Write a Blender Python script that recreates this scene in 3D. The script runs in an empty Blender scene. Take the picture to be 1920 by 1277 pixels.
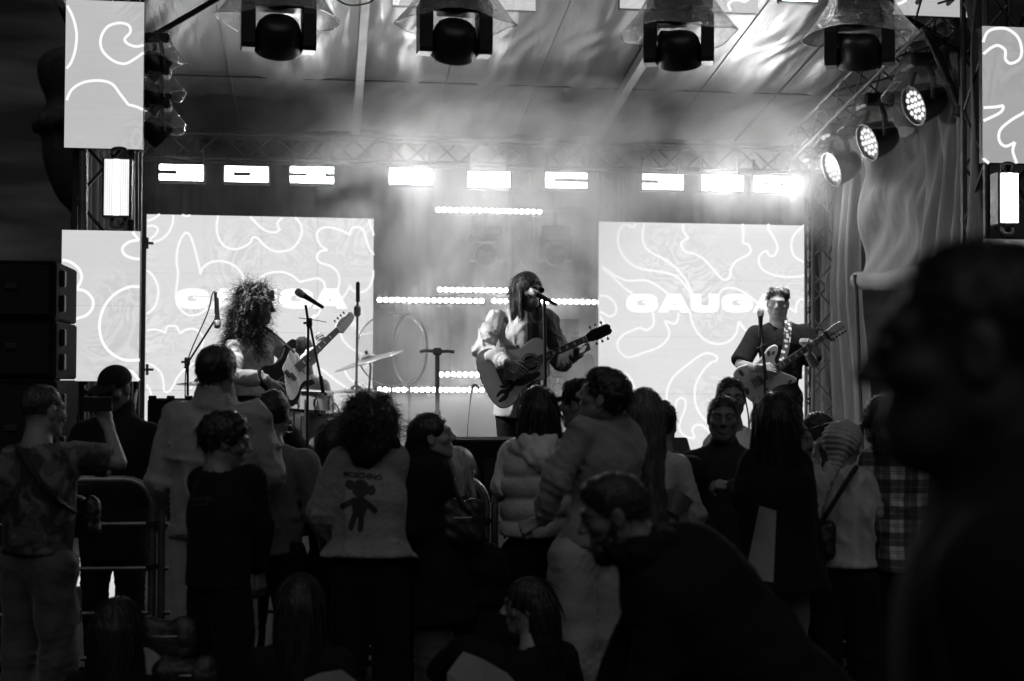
import bpy, math, random
import numpy as np
from mathutils import Vector, Matrix
R_ = math.radians
rng = np.random.default_rng(7)
random.seed(7)
sc = bpy.context.scene
COL = sc.collection

# ---------------------------------------------------------------- camera
FPX, CX, CY = 2667.0, 960.0, 638.5
CAM = np.array([0.0, 0.0, 1.70])
PSI, PITCH, ROLL = R_(7.5), math.atan((715 - CY) / FPX), R_(0.25)
_f = np.array([math.sin(PSI) * math.cos(PITCH), math.cos(PSI) * math.cos(PITCH), math.sin(PITCH)])
_r0 = np.array([math.cos(PSI), -math.sin(PSI), 0.0])
_u0 = np.cross(_r0, _f)
_r = _r0 * math.cos(ROLL) + _u0 * math.sin(ROLL)
_u = _u0 * math.cos(ROLL) - _r0 * math.sin(ROLL)
cam_data = bpy.data.cameras.new("camera")
cam = bpy.data.objects.new("camera", cam_data)
COL.objects.link(cam)
m = Matrix(((_r[0], _u[0], -_f[0], CAM[0]), (_r[1], _u[1], -_f[1], CAM[1]), (_r[2], _u[2], -_f[2], CAM[2]), (0, 0, 0, 1)))
cam.matrix_world = m
cam_data.sensor_width = 36.0
cam_data.lens = FPX / 1920 * 36.0
cam_data.clip_end = 3000
cam_data.clip_start = 0.05
cam_data.dof.use_dof = True
cam_data.dof.focus_distance = 9.4
cam_data.dof.aperture_fstop = cam_data.lens / 1000 / 0.023
sc.camera = cam

# ---------------------------------------------------------------- world, sun, exposure
W = bpy.data.worlds.new("World")
sc.world = W
W.use_nodes = True
wt = W.node_tree
wt.nodes.clear()
def WN(t, **k):
    n = wt.nodes.new(t)
    for a, b in k.items():
        setattr(n, a, b)
    return n
sky = WN("ShaderNodeTexSky", sky_type='NISHITA', sun_disc=False, sun_elevation=R_(52.0), sun_rotation=R_(180), altitude=100, dust_density=2.0)
bw = WN("ShaderNodeRGBToBW")
tc = WN("ShaderNodeTexCoord")
mp = WN("ShaderNodeMapping")
mp.inputs['Scale'].default_value = (1.6, 1.6, 11.0)
cn = WN("ShaderNodeTexNoise")
cn.inputs['Scale'].default_value = 2.3
cn.inputs['Detail'].default_value = 7
cr = WN("ShaderNodeMapRange")
cr.inputs['From Min'].default_value = 0.48
cr.inputs['From Max'].default_value = 0.72
cr.inputs['To Min'].default_value = 0.7
cr.inputs['To Max'].default_value = 3.2
ml = WN("ShaderNodeMath", operation='MULTIPLY')
bg = WN("ShaderNodeBackground")
bg.inputs['Strength'].default_value = 0.0021
wo = WN("ShaderNodeOutputWorld")
L = wt.links.new
L(sky.outputs[0], bw.inputs[0])
L(tc.outputs['Generated'], mp.inputs[0])
L(mp.outputs[0], cn.inputs['Vector'])
L(cn.outputs['Fac'], cr.inputs['Value'])
L(bw.outputs[0], ml.inputs[0])
L(cr.outputs[0], ml.inputs[1])
L(ml.outputs[0], bg.inputs['Color'])
L(bg.outputs[0], wo.inputs['Surface'])
sun_d = bpy.data.lights.new("sun", 'SUN')
sun_d.energy = 0.28
sun_d.angle = R_(60)
sun = bpy.data.objects.new("sun", sun_d)
COL.objects.link(sun)
sun.rotation_euler = (R_(38), 0, 0)
vs = sc.view_settings
vs.view_transform = 'Standard'
vs.look = 'None'
vs.exposure = 0.0
vs.gamma = 1.0
vs.use_curve_mapping = False
sc.cycles.max_bounces = 5
sc.cycles.diffuse_bounces = 2
sc.cycles.glossy_bounces = 2
sc.cycles.transmission_bounces = 4
sc.cycles.transparent_max_bounces = 12
sc.cycles.volume_bounces = 1
sc.cycles.volume_step_rate = 2.0
sc.cycles.volume_max_steps = 48
sc.cycles.caustics_reflective = False
sc.cycles.caustics_refractive = False
sc.cycles.use_denoising = True
sc.cycles.sample_clamp_indirect = 4.0

# ---------------------------------------------------------------- pixel <-> place
def ray(px, py):
    return _f + _r * ((px - CX) / FPX) - _u * ((py - CY) / FPX)
def P(px, py, d):
    return CAM + ray(px, py) * d
def PY(px, py, Y):
    v = ray(px, py)
    return CAM + v * (Y / v[1])
def V(*a):
    return np.array(a, float)
def nrm(v):
    v = np.asarray(v, float)
    return v / (np.linalg.norm(v) + 1e-12)

# ---------------------------------------------------------------- materials
MATS = {}
def new_mat(name):
    mt = bpy.data.materials.new(name)
    mt.use_nodes = True
    mt.node_tree.nodes.clear()
    return mt, mt.node_tree
def N_(t, typ, **k):
    n = t.nodes.new(typ)
    for a, b in k.items():
        if a.startswith('i_'):
            n.inputs[a[2:].replace('_', ' ')].default_value = b
        else:
            setattr(n, a, b)
    return n
def grey(v):
    return (v, v, v, 1)
def mat(name, v=.2, rough=.6, metal=0., bump=0., bscale=40., var=.15, vscale=6., sheen=0., alpha=1., spec=.5, stretch=(1, 1, 1), detail=4):
    if name in MATS:
        return MATS[name]
    mt, t = new_mat(name)
    b = N_(t, 'ShaderNodeBsdfPrincipled')
    o = N_(t, 'ShaderNodeOutputMaterial')
    t.links.new(b.outputs[0], o.inputs[0])
    b.inputs['Roughness'].default_value = rough
    b.inputs['Metallic'].default_value = metal
    b.inputs['Specular IOR Level'].default_value = spec
    if sheen:
        b.inputs['Sheen Weight'].default_value = sheen
        b.inputs['Sheen Roughness'].default_value = .4
    tcn = N_(t, 'ShaderNodeTexCoord')
    mpn = N_(t, 'ShaderNodeMapping')
    mpn.inputs['Scale'].default_value = stretch
    t.links.new(tcn.outputs['Object'], mpn.inputs[0])
    nz = N_(t, 'ShaderNodeTexNoise', i_Scale=vscale, i_Detail=detail)
    t.links.new(mpn.outputs[0], nz.inputs['Vector'])
    mr = N_(t, 'ShaderNodeMapRange')
    mr.inputs['To Min'].default_value = v * (1 - var)
    mr.inputs['To Max'].default_value = v * (1 + var)
    mr.inputs['From Min'].default_value = .3
    mr.inputs['From Max'].default_value = .7
    t.links.new(nz.outputs['Fac'], mr.inputs['Value'])
    t.links.new(mr.outputs[0], b.inputs['Base Color'])
    if bump:
        n2 = N_(t, 'ShaderNodeTexNoise', i_Scale=bscale, i_Detail=5., i_Distortion=.6)
        t.links.new(mpn.outputs[0], n2.inputs['Vector'])
        bp = N_(t, 'ShaderNodeBump', i_Strength=min(1, bump), i_Distance=.02)
        t.links.new(n2.outputs['Fac'], bp.inputs['Height'])
        t.links.new(bp.outputs[0], b.inputs['Normal'])
    MATS[name] = mt
    return mt
def emit(name, v, strength=1.):
    if name in MATS:
        return MATS[name]
    mt, t = new_mat(name)
    e = N_(t, 'ShaderNodeEmission')
    e.inputs[0].default_value = grey(v)
    e.inputs[1].default_value = strength
    o = N_(t, 'ShaderNodeOutputMaterial')
    t.links.new(e.outputs[0], o.inputs[0])
    MATS[name] = mt
    return mt

# ---------------------------------------------------------------- objects
def tag(o, label=None, cat=None, group=None, kind=None):
    if label: o['label'] = label
    if cat: o['category'] = cat
    if group: o['group'] = group
    if kind: o['kind'] = kind
    return o
def thing(name, loc, label=None, cat=None, group=None, kind=None):
    o = bpy.data.objects.new(name, None)
    o.empty_display_size = .1
    COL.objects.link(o)
    o.location = tuple(float(x) for x in loc)
    return tag(o, label, cat, group, kind)
def wloc(o):
    l = np.zeros(3)
    while o is not None:
        l += np.array(o.location)
        o = o.parent
    return l
class MB:
    """collects polygons in world coordinates"""
    def __init__(s):
        s.v, s.f, s.n = [], [], 0
    def add(s, v, f):
        v = np.asarray(v, float)
        s.v.append(v)
        n = s.n
        s.f.extend([[i + n for i in q] for q in f])
        s.n += len(v)
        return s
    def box(s, c, size, M=None, bevel=0.):
        hx, hy, hz = [x / 2 for x in size]
        if bevel <= 0 or min(hx, hy, hz) <= bevel:
            v = np.array([(x, y, z) for x in (-hx, hx) for y in (-hy, hy) for z in (-hz, hz)])
            f = [(0, 1, 3, 2), (4, 6, 7, 5), (0, 4, 5, 1), (2, 3, 7, 6), (0, 2, 6, 4), (1, 5, 7, 3)]
        else:
            b = bevel
            v, ids = [], {}
            for sx in (-1, 1):
                for sy in (-1, 1):
                    for sz in (-1, 1):
                        for ax in range(3):
                            p = [sx * (hx - b), sy * (hy - b), sz * (hz - b)]
                            p[ax] = (sx * hx, sy * hy, sz * hz)[ax]
                            ids[(sx, sy, sz, ax)] = len(v)
                            v.append(p)
            v = np.array(v)
            f = []
            for ax in range(3):
                o1, o2 = [a for a in range(3) if a != ax]
                for sg in (-1, 1):
                    q = []
                    for a, c_ in ((-1, -1), (1, -1), (1, 1), (-1, 1)):
                        k = [0, 0, 0]
                        k[ax], k[o1], k[o2] = sg, a, c_
                        q.append(ids[(*k, ax)])
                    f.append(q)
            for ax in range(3):
                o1, o2 = [a for a in range(3) if a != ax]
                for a in (-1, 1):
                    for c_ in (-1, 1):
                        k0, k1 = [0, 0, 0], [0, 0, 0]
                        k0[ax], k1[ax] = -1, 1
                        k0[o1] = k1[o1] = a
                        k0[o2] = k1[o2] = c_
                        f.append((ids[(*k0, o1)], ids[(*k1, o1)], ids[(*k1, o2)], ids[(*k0, o2)]))
            for sx in (-1, 1):
                for sy in (-1, 1):
                    for sz in (-1, 1):
                        f.append(tuple(ids[(sx, sy, sz, a)] for a in range(3)))
        if M is not None:
            v = v @ np.asarray(M, float).T
        return s.add(v + np.asarray(c, float), f)
    def tube(s, pts, r, n=8, closed=False, caps=True):
        pts = [np.asarray(p, float) for p in pts]
        k = len(pts)
        rr = r if hasattr(r, '__len__') else [r] * k
        vs_, prev = [], None
        for i, p in enumerate(pts):
            if closed:
                t = nrm(pts[(i + 1) % k] - pts[i - 1])
            else:
                t = nrm(pts[min(i + 1, k - 1)] - pts[max(i - 1, 0)])
            if prev is None:
                a = np.cross(t, (0, 0, 1.))
                if np.linalg.norm(a) < .1: a = np.cross(t, (1., 0, 0))
            else:
                a = prev - t * np.dot(prev, t)
            a = nrm(a)
            prev = a
            b = np.cross(t, a)
            for j in range(n):
                w = 2 * math.pi * j / n
                vs_.append(p + (a * math.cos(w) + b * math.sin(w)) * rr[i])
        f = []
        for i in range(k if closed else k - 1):
            i2 = (i + 1) % k
            for j in range(n):
                j2 = (j + 1) % n
                f.append((i * n + j, i * n + j2, i2 * n + j2, i2 * n + j))
        if caps and not closed:
            f.append(tuple(range(n - 1, -1, -1)))
            f.append(tuple((k - 1) * n + j for j in range(n)))
        return s.add(vs_, f)
    def lathe(s, prof, c=(0, 0, 0), M=None, n=24):
        v, f = [], []
        k = len(prof)
        for r, z in prof:
            for j in range(n):
                w = 2 * math.pi * j / n
                v.append((r * math.cos(w), r * math.sin(w), z))
        for i in range(k - 1):
            for j in range(n):
                j2 = (j + 1) % n
                f.append((i * n + j, i * n + j2, (i + 1) * n + j2, (i + 1) * n + j))
        rs = [q[0] for q in prof]
        if k >= 4 and min(rs) > .5 * max(rs):        # a ring: close it on itself
            for j in range(n):
                j2 = (j + 1) % n
                f.append(((k - 1) * n + j, (k - 1) * n + j2, j2, j))
        else:
            if rs[0] > 1e-4: f.append(tuple(range(n - 1, -1, -1)))
            if rs[-1] > 1e-4: f.append(tuple((k - 1) * n + j for j in range(n)))
        v = np.array(v)
        if M is not None: v = v @ np.asarray(M, float).T
        return s.add(v + np.asarray(c, float), f)
    def prism(s, outl, thick, c, U, Vv, Nn, bev=0.):
        """2-D outline (u,v) extruded from -thick to 0 along Nn, front edge bevelled"""
        o = np.asarray(outl, float)
        k = len(o)
        U, Vv, Nn, c = [np.asarray(x, float) for x in (U, Vv, Nn, c)]
        def ring(pts, z): return [c + U * a + Vv * b + Nn * z for a, b in pts]
        rings = []
        if bev:
            d = np.roll(o, -1, 0) - np.roll(o, 1, 0)
            d /= np.linalg.norm(d, axis=1, keepdims=True) + 1e-9
            area = np.sum(o[:, 0] * np.roll(o[:, 1], -1) - np.roll(o[:, 0], -1) * o[:, 1])
            nn = np.stack([-d[:, 1], d[:, 0]], 1) * (1 if area > 0 else -1)
            i1 = o + nn * bev
            rings = [ring(i1, -thick), ring(o, -thick + bev), ring(o, -bev), ring(i1, 0)]
        else:
            rings = [ring(o, -thick), ring(o, 0)]
        v = [p for rg in rings for p in rg]
        f = []
        for i in range(len(rings) - 1):
            for j in range(k):
                j2 = (j + 1) % k
                f.append((i * k + j, i * k + j2, (i + 1) * k + j2, (i + 1) * k + j))
        f.append(tuple(range(k - 1, -1, -1)))
        f.append(tuple((len(rings) - 1) * k + j for j in range(k)))
        return s.add(v, f)
    def build(s, name, material, parent=None, smooth=False, origin=None):
        if not s.v:
            return None
        v = np.concatenate(s.v)
        if parent is not None:
            off = wloc(parent)
            loc = np.zeros(3)
        elif origin is not None:
            off = np.asarray(origin, float)
            loc = off
        else:
            off = np.array([(v[:, 0].min() + v[:, 0].max()) / 2, (v[:, 1].min() + v[:, 1].max()) / 2, v[:, 2].min()])
            loc = off
        me = bpy.data.meshes.new(name)
        me.from_pydata((v - off).tolist(), [], s.f)
        if smooth:
            me.shade_smooth() if smooth is True else None
            if smooth is not True:
                me.shade_smooth()
                try: me.set_sharp_from_angle(angle=R_(smooth))
                except Exception: pass
        me.materials.append(material)
        o = bpy.data.objects.new(name, me)
        COL.objects.link(o)
        o.location = tuple(loc)
        if parent is not None:
            o.parent = parent
        return o
def share(src, name, parent, loc):
    """copy of a part, sharing its mesh, moved by loc relative to its parent"""
    c = src.copy()
    c.name = name
    COL.objects.link(c)
    c.parent = parent
    c.location = tuple(loc)
    return c
def copy_tree(o, loc, parent=None):
    c = o.copy()
    COL.objects.link(c)
    c.parent = parent
    c.location = tuple(loc)
    for ch in o.children:
        copy_tree(ch, ch.location, c)
    return c
def basis(z, up=(0, 0, 1)):
    """columns x,y,z with z along the given axis"""
    z = nrm(z)
    x = np.cross(up, z)
    if np.linalg.norm(x) < 1e-3: x = np.cross((0, 1, 0), z)
    x = nrm(x)
    y = np.cross(z, x)
    return np.stack([x, y, z], 1)
def cat_rom(pts, seg=6, closed=False):
    p = np.asarray(pts, float)
    k = len(p)
    out = []
    for i in range(k if closed else k - 1):
        if closed:
            a, b, c, d = p[i - 1], p[i], p[(i + 1) % k], p[(i + 2) % k]
        else:
            a, b, c, d = p[max(i - 1, 0)], p[i], p[i + 1], p[min(i + 2, k - 1)]
        for j in range(seg):
            t = j / seg
            out.append(.5 * ((2 * b) + (c - a) * t + (2 * a - 5 * b + 4 * c - d) * t * t + (3 * b - a - 3 * c + d) * t ** 3))
    if not closed: out.append(p[-1])
    return np.array(out)
# ================================================================ SETTING
DECK = 0.66
YT, YH, YB, YS, YBK = 9.47, 10.0, 12.9, 13.2, 13.9     # towers, header, rear truss, screens, backdrop
M_BLACK = mat('black_metal', .025, .45, .3, .15, 30)
M_DARK = mat('dark_paint', .018, .55, 0, .1, 25)
M_ALU = mat('truss_metal', .11, .4, .7, .1, 60, var=.3)
M_STEEL = mat('galvanised_steel', .22, .42, .8, .12, 50, var=.3)
M_CHROME = mat('chrome', .6, .15, 1.)
M_RUBBER = mat('cable_rubber', .012, .6)

def ground_sheet():
    b = MB()
    n = 60
    xs = np.concatenate([-np.geomspace(400, 8, 14), np.linspace(-7, 9, 40), np.geomspace(10, 400, 14)])
    ys = np.concatenate([[-60, -20, -6], np.linspace(-2, 14, 44), np.geomspace(16, 900, 14)])
    v = []
    for y in ys:
        for x in xs:
            z = .012 * math.sin(x * 3.1 + y) * math.sin(y * 2.3) if -7 < x < 9 and -2 < y < 14 else 0
            v.append((x, y, z - .01))
    k = len(xs)
    f = [(j * k + i, j * k + i + 1, (j + 1) * k + i + 1, (j + 1) * k + i) for j in range(len(ys) - 1) for i in range(k - 1)]
    o = b.add(v, f).build('ground', mat('lawn_soil', .035, .9, 0, .8, 60, var=.5, vscale=3), origin=(0, 0, 0))
    tag(o, kind='structure')
    # short grass where the ground can be seen
    g = MB()
    r = np.random.default_rng(3)
    vv, ff = [], []
    for i in range(9000):
        x, y = r.uniform(-3, 4.5), r.uniform(5.2, 8.4)
        a, h, w = r.uniform(0, 6.28), r.uniform(.03, .09), .004
        dx, dy = math.cos(a), math.sin(a)
        t = r.uniform(-.03, .03, 2)
        k = len(vv)
        vv += [(x - dx * w, y - dy * w, -.02), (x + dx * w, y + dy * w, -.02), (x + t[0], y + t[1], h)]
        ff.append((k, k + 1, k + 2))
    g.add(vv, ff)
    o = g.build('grass', mat('grass_blade', .06, .7, var=.4, vscale=9), origin=(0, 0, 0))
    tag(o, 'short trampled grass between the barriers and the crowd', 'grass', kind='stuff')
ground_sheet()

# ---------------------------------------------------------------- stage platform
def stage_platform():
    t = thing('stage_platform', (1.5, 11.4, 0), 'low concert stage with black deck and pale boarded front', 'stage')
    x0, x1 = -2.3, 5.4
    nx, ny = 8, 5
    wx, wy = (x1 - x0) / nx, (14.3 - 8.75) / ny
    first = None
    for i in range(nx):
        for j in range(ny):
            c = V(x0 + wx * (i + .5), 8.75 + wy * (j + .5), DECK - .03)
            if first is None:
                first = MB().box(c, (wx - .004, wy - .004, .06), bevel=.003).build('deck_panel', mat('stage_ply', .05, .35, 0, .1, 30, var=.3), t)
                c0 = c
            else:
                share(first, 'deck_panel', t, c - c0)
    for i in range(7):
        x = x0 + .2 + i * 1.22
        for y in (8.85, 11.4, 14.1):
            MB().tube([(x, y, 0), (x, y, DECK - .06)], .025).build('leg', M_ALU, t)
    k = 10
    w = (x1 - x0) / k
    for i in range(k):
        MB().box((x0 + w * (i + .5), 8.62 + .006 * math.sin(i * 5), .49), (w - .012, .018, .94), bevel=.004).build('front_board', mat('pale_board', .42, .55, 0, .1, 8, var=.12), t)
stage_platform()

# ---------------------------------------------------------------- trusses
def truss(name, A, B, w, label, cat='truss', group=None, bay=None, r=.024, up=(0, 1, 0), sides=4, mt=None, braces=True):
    A, B = np.asarray(A, float), np.asarray(B, float)
    mt = mt or M_ALU
    ax = nrm(B - A)
    e1 = nrm(np.cross(up, ax))
    e2 = np.cross(ax, e1)
    Lh = np.linalg.norm(B - A)
    t = thing(name, A, label, cat, group)
    cs = [(-w / 2, -w / 2), (w / 2, -w / 2), (w / 2, w / 2), (-w / 2, w / 2)]
    for a, b in cs:
        o = e1 * a + e2 * b
        MB().tube([A + o, B + o], r, 8).build('chord', mt, t, smooth=40)
    bay = bay or w
    n = max(2, int(round(Lh / bay)))
    for s_ in range(sides):
        a0, a1 = cs[s_], cs[(s_ + 1) % 4]
        o0, o1 = e1 * a0[0] + e2 * a0[1], e1 * a1[0] + e2 * a1[1]
        for i in range(n):
            p = A + ax * (Lh * i / n)
            q = A + ax * (Lh * (i + 1) / n)
            if i % 2: MB().tube([p + o0, q + o1], r * .5, 6).build('brace', mt, t)
            else: MB().tube([p + o1, q + o0], r * .5, 6).build('brace', mt, t)
    for e in (A, B):
        for a, b in cs:
            pass
    return t
xl = PY(202, 400, YT + .32)[0]
xr = PY(1872, 400, YT + .32)[0]
truss('truss_tower', (xl, YT + .32, 0), (xl, YT + .32, 4.95), .36, 'lattice truss tower behind the small stacked screens beside the dusk sky', 'truss tower', bay=.4)
truss('truss_tower', (xr, YT + .32, 0), (xr, YT + .32, 4.95), .36, 'lattice truss tower beside the draped pale curtain and upright strobe', 'truss tower', bay=.4)
xb = PY(1537, 500, YB)[0]
truss('truss_tower', (xb, YB, DECK), (xb, YB, 3.9), .2, 'slim lattice upright right behind the electric guitarist', 'truss tower', bay=.22, r=.018)
xb = PY(1152, 350, YB + .25)[0]
truss('truss_tower', (xb, YB + .45, DECK), (xb, YB + .45, 3.75), .22, 'hazy lattice upright between the lit bars and the screen with the guitarist', 'truss tower', bay=.25, r=.018)
xb = PY(985, 350, YB + .45)[0]
truss('truss_tower', (xb, YB + .75, DECK), (xb, YB + .75, 3.75), .2, 'hazy upright behind the singer and the pixel bars', 'truss tower', bay=.25, r=.018)
zb = PY(960, 288, YB)[2]
truss('truss_beam', (PY(262, 288, YB)[0], YB + .05, zb), (PY(1560, 288, YB)[0], YB + .05, zb), .22, 'horizontal rear truss carrying the row of strobes', 'truss', bay=.24, r=.018, up=(0, 0, 1), mt=M_BLACK)
zh = PY(960, -60, YH + .25)[2]
truss('truss_beam', (xl, YH + .22, zh + .12), (xr, YH + .22, zh + .12), .3, 'front header truss above the hanging lights', 'truss', bay=.33, up=(0, 0, 1))
# side truss on the right in depth direction
sA, sB = PY(1800, 60, 10.2), None
XS = 4.56
truss('truss_beam', (XS - .1, 9.9, 4.42), (XS - .1, 12.9, 3.92), .24, 'sloping side truss that carries the tilted wash lights', 'truss', bay=.27, r=.018, up=(0, 0, 1), mt=M_BLACK)

def pole(name, pts, r, label, cat, mt=None, group=None, clamp=None):
    t = thing(name, pts[0], label, cat, group)
    MB().tube(pts, r, 10).build('tube', mt or M_BLACK, t, smooth=40)
    for c in (clamp or []):
        MB().box(c, (.09, .09, .09), bevel=.015).build('clamp', M_BLACK, t)
        MB().tube([np.asarray(c) + V(-.07, -.03, -.03), np.asarray(c) + V(.05, -.05, -.045)], .012, 8).build('bolt', M_STEEL, t)
    return t
pole('diagonal_brace', [PY(262, 82, 10.25), PY(425, -12, 10.25)], .022, 'dark diagonal brace tube from the tower with the small screens to the header', 'brace')
pole('diagonal_brace', [PY(1738, 58, 10.1), PY(1802, 208, 10.1)], .03, 'short diagonal brace tube ending in a clamp beside the curtain', 'brace', clamp=[PY(1803, 210, 10.08)])
pole('diagonal_brace', [PY(1680, 25, 10.3), PY(1832, 112, 10.0)], .03, 'dark diagonal brace tube running down to the tower beside the curtain', 'brace')
pole('tower_pole', [PY(257, 285, YT + .03), PY(257, 432, YT + .03)], .011, 'slim bright pole beside the upright strobe between small screens', 'pole', M_STEEL)
pole('tower_pole', [PY(155, 270, YT + .1), PY(155, 440, YT + .1)], .03, 'thick weathered pole between the two small screens', 'pole', M_STEEL)
pole('roof_cable', cat_rom([PY(632, 0, 10.4), PY(655, 10, 10.4), PY(690, 6, 10.4), PY(705, -6, 10.4)], 5), .006, 'thin cable loop hanging near the roof purlin', 'cable', M_RUBBER)

# ---------------------------------------------------------------- roof
def roof_z(Y): return 4.16 + (13.7 - Y) * .145
def stage_roof():
    t = thing('stage_roof', (1.5, 11.7, 4.2), 'silvery tarpaulin stage roof sloping down to the back', 'roof')
    pur = [-1.95, .28, 2.62, 4.8]
    mt, nt = new_mat('silver_tarp')
    b_ = N_(nt, 'ShaderNodeBsdfPrincipled')
    o_ = N_(nt, 'ShaderNodeOutputMaterial')
    b_.inputs['Base Color'].default_value = grey(.07)
    b_.inputs['Roughness'].default_value = .36
    b_.inputs['Specular IOR Level'].default_value = .9
    tcn = N_(nt, 'ShaderNodeTexCoord')
    n1 = N_(nt, 'ShaderNodeTexNoise', i_Scale=3.6, i_Detail=5., i_Distortion=.7)
    mp_ = N_(nt, 'ShaderNodeMapping')
    mp_.inputs['Scale'].default_value = (2.2, .45, 1)
    mp_.inputs['Rotation'].default_value = (0, 0, .5)
    bp = N_(nt, 'ShaderNodeBump', i_Strength=.30, i_Distance=.03)
    nt.links.new(tcn.outputs['Object'], mp_.inputs[0])
    nt.links.new(mp_.outputs[0], n1.inputs['Vector'])
    nt.links.new(n1.outputs['Fac'], bp.inputs['Height'])
    nt.links.new(bp.outputs[0], b_.inputs['Normal'])
    nt.links.new(b_.outputs[0], o_.inputs[0])
    edges = [-1.95, -.83, .28, 1.05, 1.84, 2.62, 3.35, 4.08, 4.8]
    for k in range(len(edges) - 1):
        xa, xb_ = edges[k], edges[k + 1]
        nx, ny = 26, 64
        v = []
        for j in range(ny + 1):
            Y = 9.7 + (13.85 - 9.7) * j / ny
            for i in range(nx + 1):
                u = i / nx
                x = xa + (xb_ - xa) * u
                sag = .055 * math.sin(math.pi * u) ** 2
                wr = .014 * math.sin(x * 9 + 3 * math.sin(Y * 1.7 + k)) * math.sin(Y * 2.3 + x * 2) + .006 * math.sin(x * 31 + Y * 7 + 2 * math.sin(Y * 5))
                wr *= math.sin(math.pi * u)
                v.append((x, Y, roof_z(Y) - sag * .6 - wr - .012 * (k % 2)))
        f = [(j * (nx + 1) + i, j * (nx + 1) + i + 1, (j + 1) * (nx + 1) + i + 1, (j + 1) * (nx + 1) + i) for j in range(ny) for i in range(nx)]
        MB().add(v, f).build('tarp_strip', mt, t, smooth=True)
        if k:
            MB().tube([(xa, 9.7, roof_z(9.7) - .012), (xa, 13.85, roof_z(13.85) - .012)], .012, 6).build('seam', mt, t)
    sl = math.atan(.145)
    Mx = np.array([[1, 0, 0], [0, math.cos(sl), math.sin(sl)], [0, -math.sin(sl), math.cos(sl)]])
    for x in pur:
        MB().box((x, 11.77, roof_z(11.77) - .07), (.075, 4.2, .10), Mx, .006).build('purlin', mat('purlin_alu', .3, .4, .6, .05), t)
    for Y in (12.4,):
        MB().tube([(-1.95, Y, roof_z(Y) - .035), (4.8, Y, roof_z(Y) - .035)], .008, 6).build('tie_wire', M_ALU, t)
    # upper skin so that no daylight leaks
    MB().box((1.43, 11.77, roof_z(11.77) + .06), (6.9, 4.3, .02), Mx).build('top_skin', M_DARK, t)
stage_roof()

# ---------------------------------------------------------------- cloths
def cloth(name, fn, nu, nv, material, label, cat, thick=.004, parent=None):
    v = [fn(i / nu, j / nv) for j in range(nv + 1) for i in range(nu + 1)]
    k = nu + 1
    f = [(j * k + i, j * k + i + 1, (j + 1) * k + i + 1, (j + 1) * k + i) for j in range(nv) for i in range(nu)]
    o = MB().add(v, f).build(name, material, parent, smooth=True)
    md = o.modifiers.new('thickness', 'SOLIDIFY')
    md.thickness = thick
    if parent is None: tag(o, label, cat)
    return o
M_BDROP = mat('black_drape', .012, .85, 0, .3, 12, sheen=.1)
def bd(u, w):
    x = -2.0 + 7.2 * u
    return (x, YBK + .05 * math.sin(x * 17) + .02 * math.sin(x * 41 + w * 3), DECK + .02 + (4.22 - DECK) * w)
cloth('backdrop_curtain', bd, 260, 10, M_BDROP, 'black pleated backdrop curtain hanging behind the screens', 'curtain')
def sd(u, w):
    y = 10.9 + 2.95 * u
    return (-1.84 + .04 * math.sin(y * 19), y, DECK + .02 + (roof_z(y) - .1 - DECK) * w)
cloth('side_curtain', sd, 110, 8, M_BDROP, 'black side curtain beside the tall screen with the bassist', 'curtain')
mt_c, nt = new_mat('pale_translucent_drape')
d_ = N_(nt, 'ShaderNodeBsdfDiffuse')
tl = N_(nt, 'ShaderNodeBsdfTranslucent')
mx = N_(nt, 'ShaderNodeMixShader')
mx.inputs[0].default_value = .35
nz = N_(nt, 'ShaderNodeTexNoise', i_Scale=5., i_Detail=6.)
mpn = N_(nt, 'ShaderNodeMapping')
mpn.inputs['Scale'].default_value = (3, 3, .6)
tcn = N_(nt, 'ShaderNodeTexCoord')
mr = N_(nt, 'ShaderNodeMapRange')
mr.inputs['To Min'].default_value = .22
mr.inputs['To Max'].default_value = .36
nt.links.new(tcn.outputs['Object'], mpn.inputs[0])
nt.links.new(mpn.outputs[0], nz.inputs['Vector'])
nt.links.new(nz.outputs['Fac'], mr.inputs['Value'])
nt.links.new(mr.outputs[0], d_.inputs[0])
nt.links.new(mr.outputs[0], tl.inputs[0])
bpn = N_(nt, 'ShaderNodeBump', i_Strength=.5, i_Distance=.03)
nt.links.new(nz.outputs['Fac'], bpn.inputs['Height'])
nt.links.new(bpn.outputs[0], d_.inputs['Normal'])
oo = N_(nt, 'ShaderNodeOutputMaterial')
nt.links.new(d_.outputs[0], mx.inputs[1])
nt.links.new(tl.outputs[0], mx.inputs[2])
nt.links.new(mx.outputs[0], oo.inputs[0])
XC = 4.72
pc = thing('draped_curtain', (XC, 11.4, 2.0), 'pale draped side curtain gathered in swags with rolled bottom', 'curtain')
ZR = 2.60
def cur_a(u, w):           # front panel pulled into diagonal swags, ends at the roll
    y = 9.75 + 2.35 * u
    top, bot = roof_z(y) - .12, ZR
    z = bot + (top - bot) * w
    k_ = min(1, max(0, (u - .35) / .3))
    k_ = k_ * k_ * (3 - 2 * k_)
    vert = .055 * math.sin(y * 19 + 1.6 * math.sin(z * 1.9 + y * 2)) + .022 * math.sin(y * 43 + z * 3)
    swag = .045 * math.sin((z + .55 * (y - 11.5) ** 2 - .12 * (y - 11.5)) * 9) + .012 * math.sin((z * .8 + y * .9) * 16)
    sw = .10 * math.sin(math.pi * u) * math.sin(w * 3)
    fold = vert * (1 - k_) + swag * k_
    return (XC + sw + fold, y, z)
cloth('swagged_panel', cur_a, 90, 70, mt_c, '', '', parent=pc)
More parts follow.
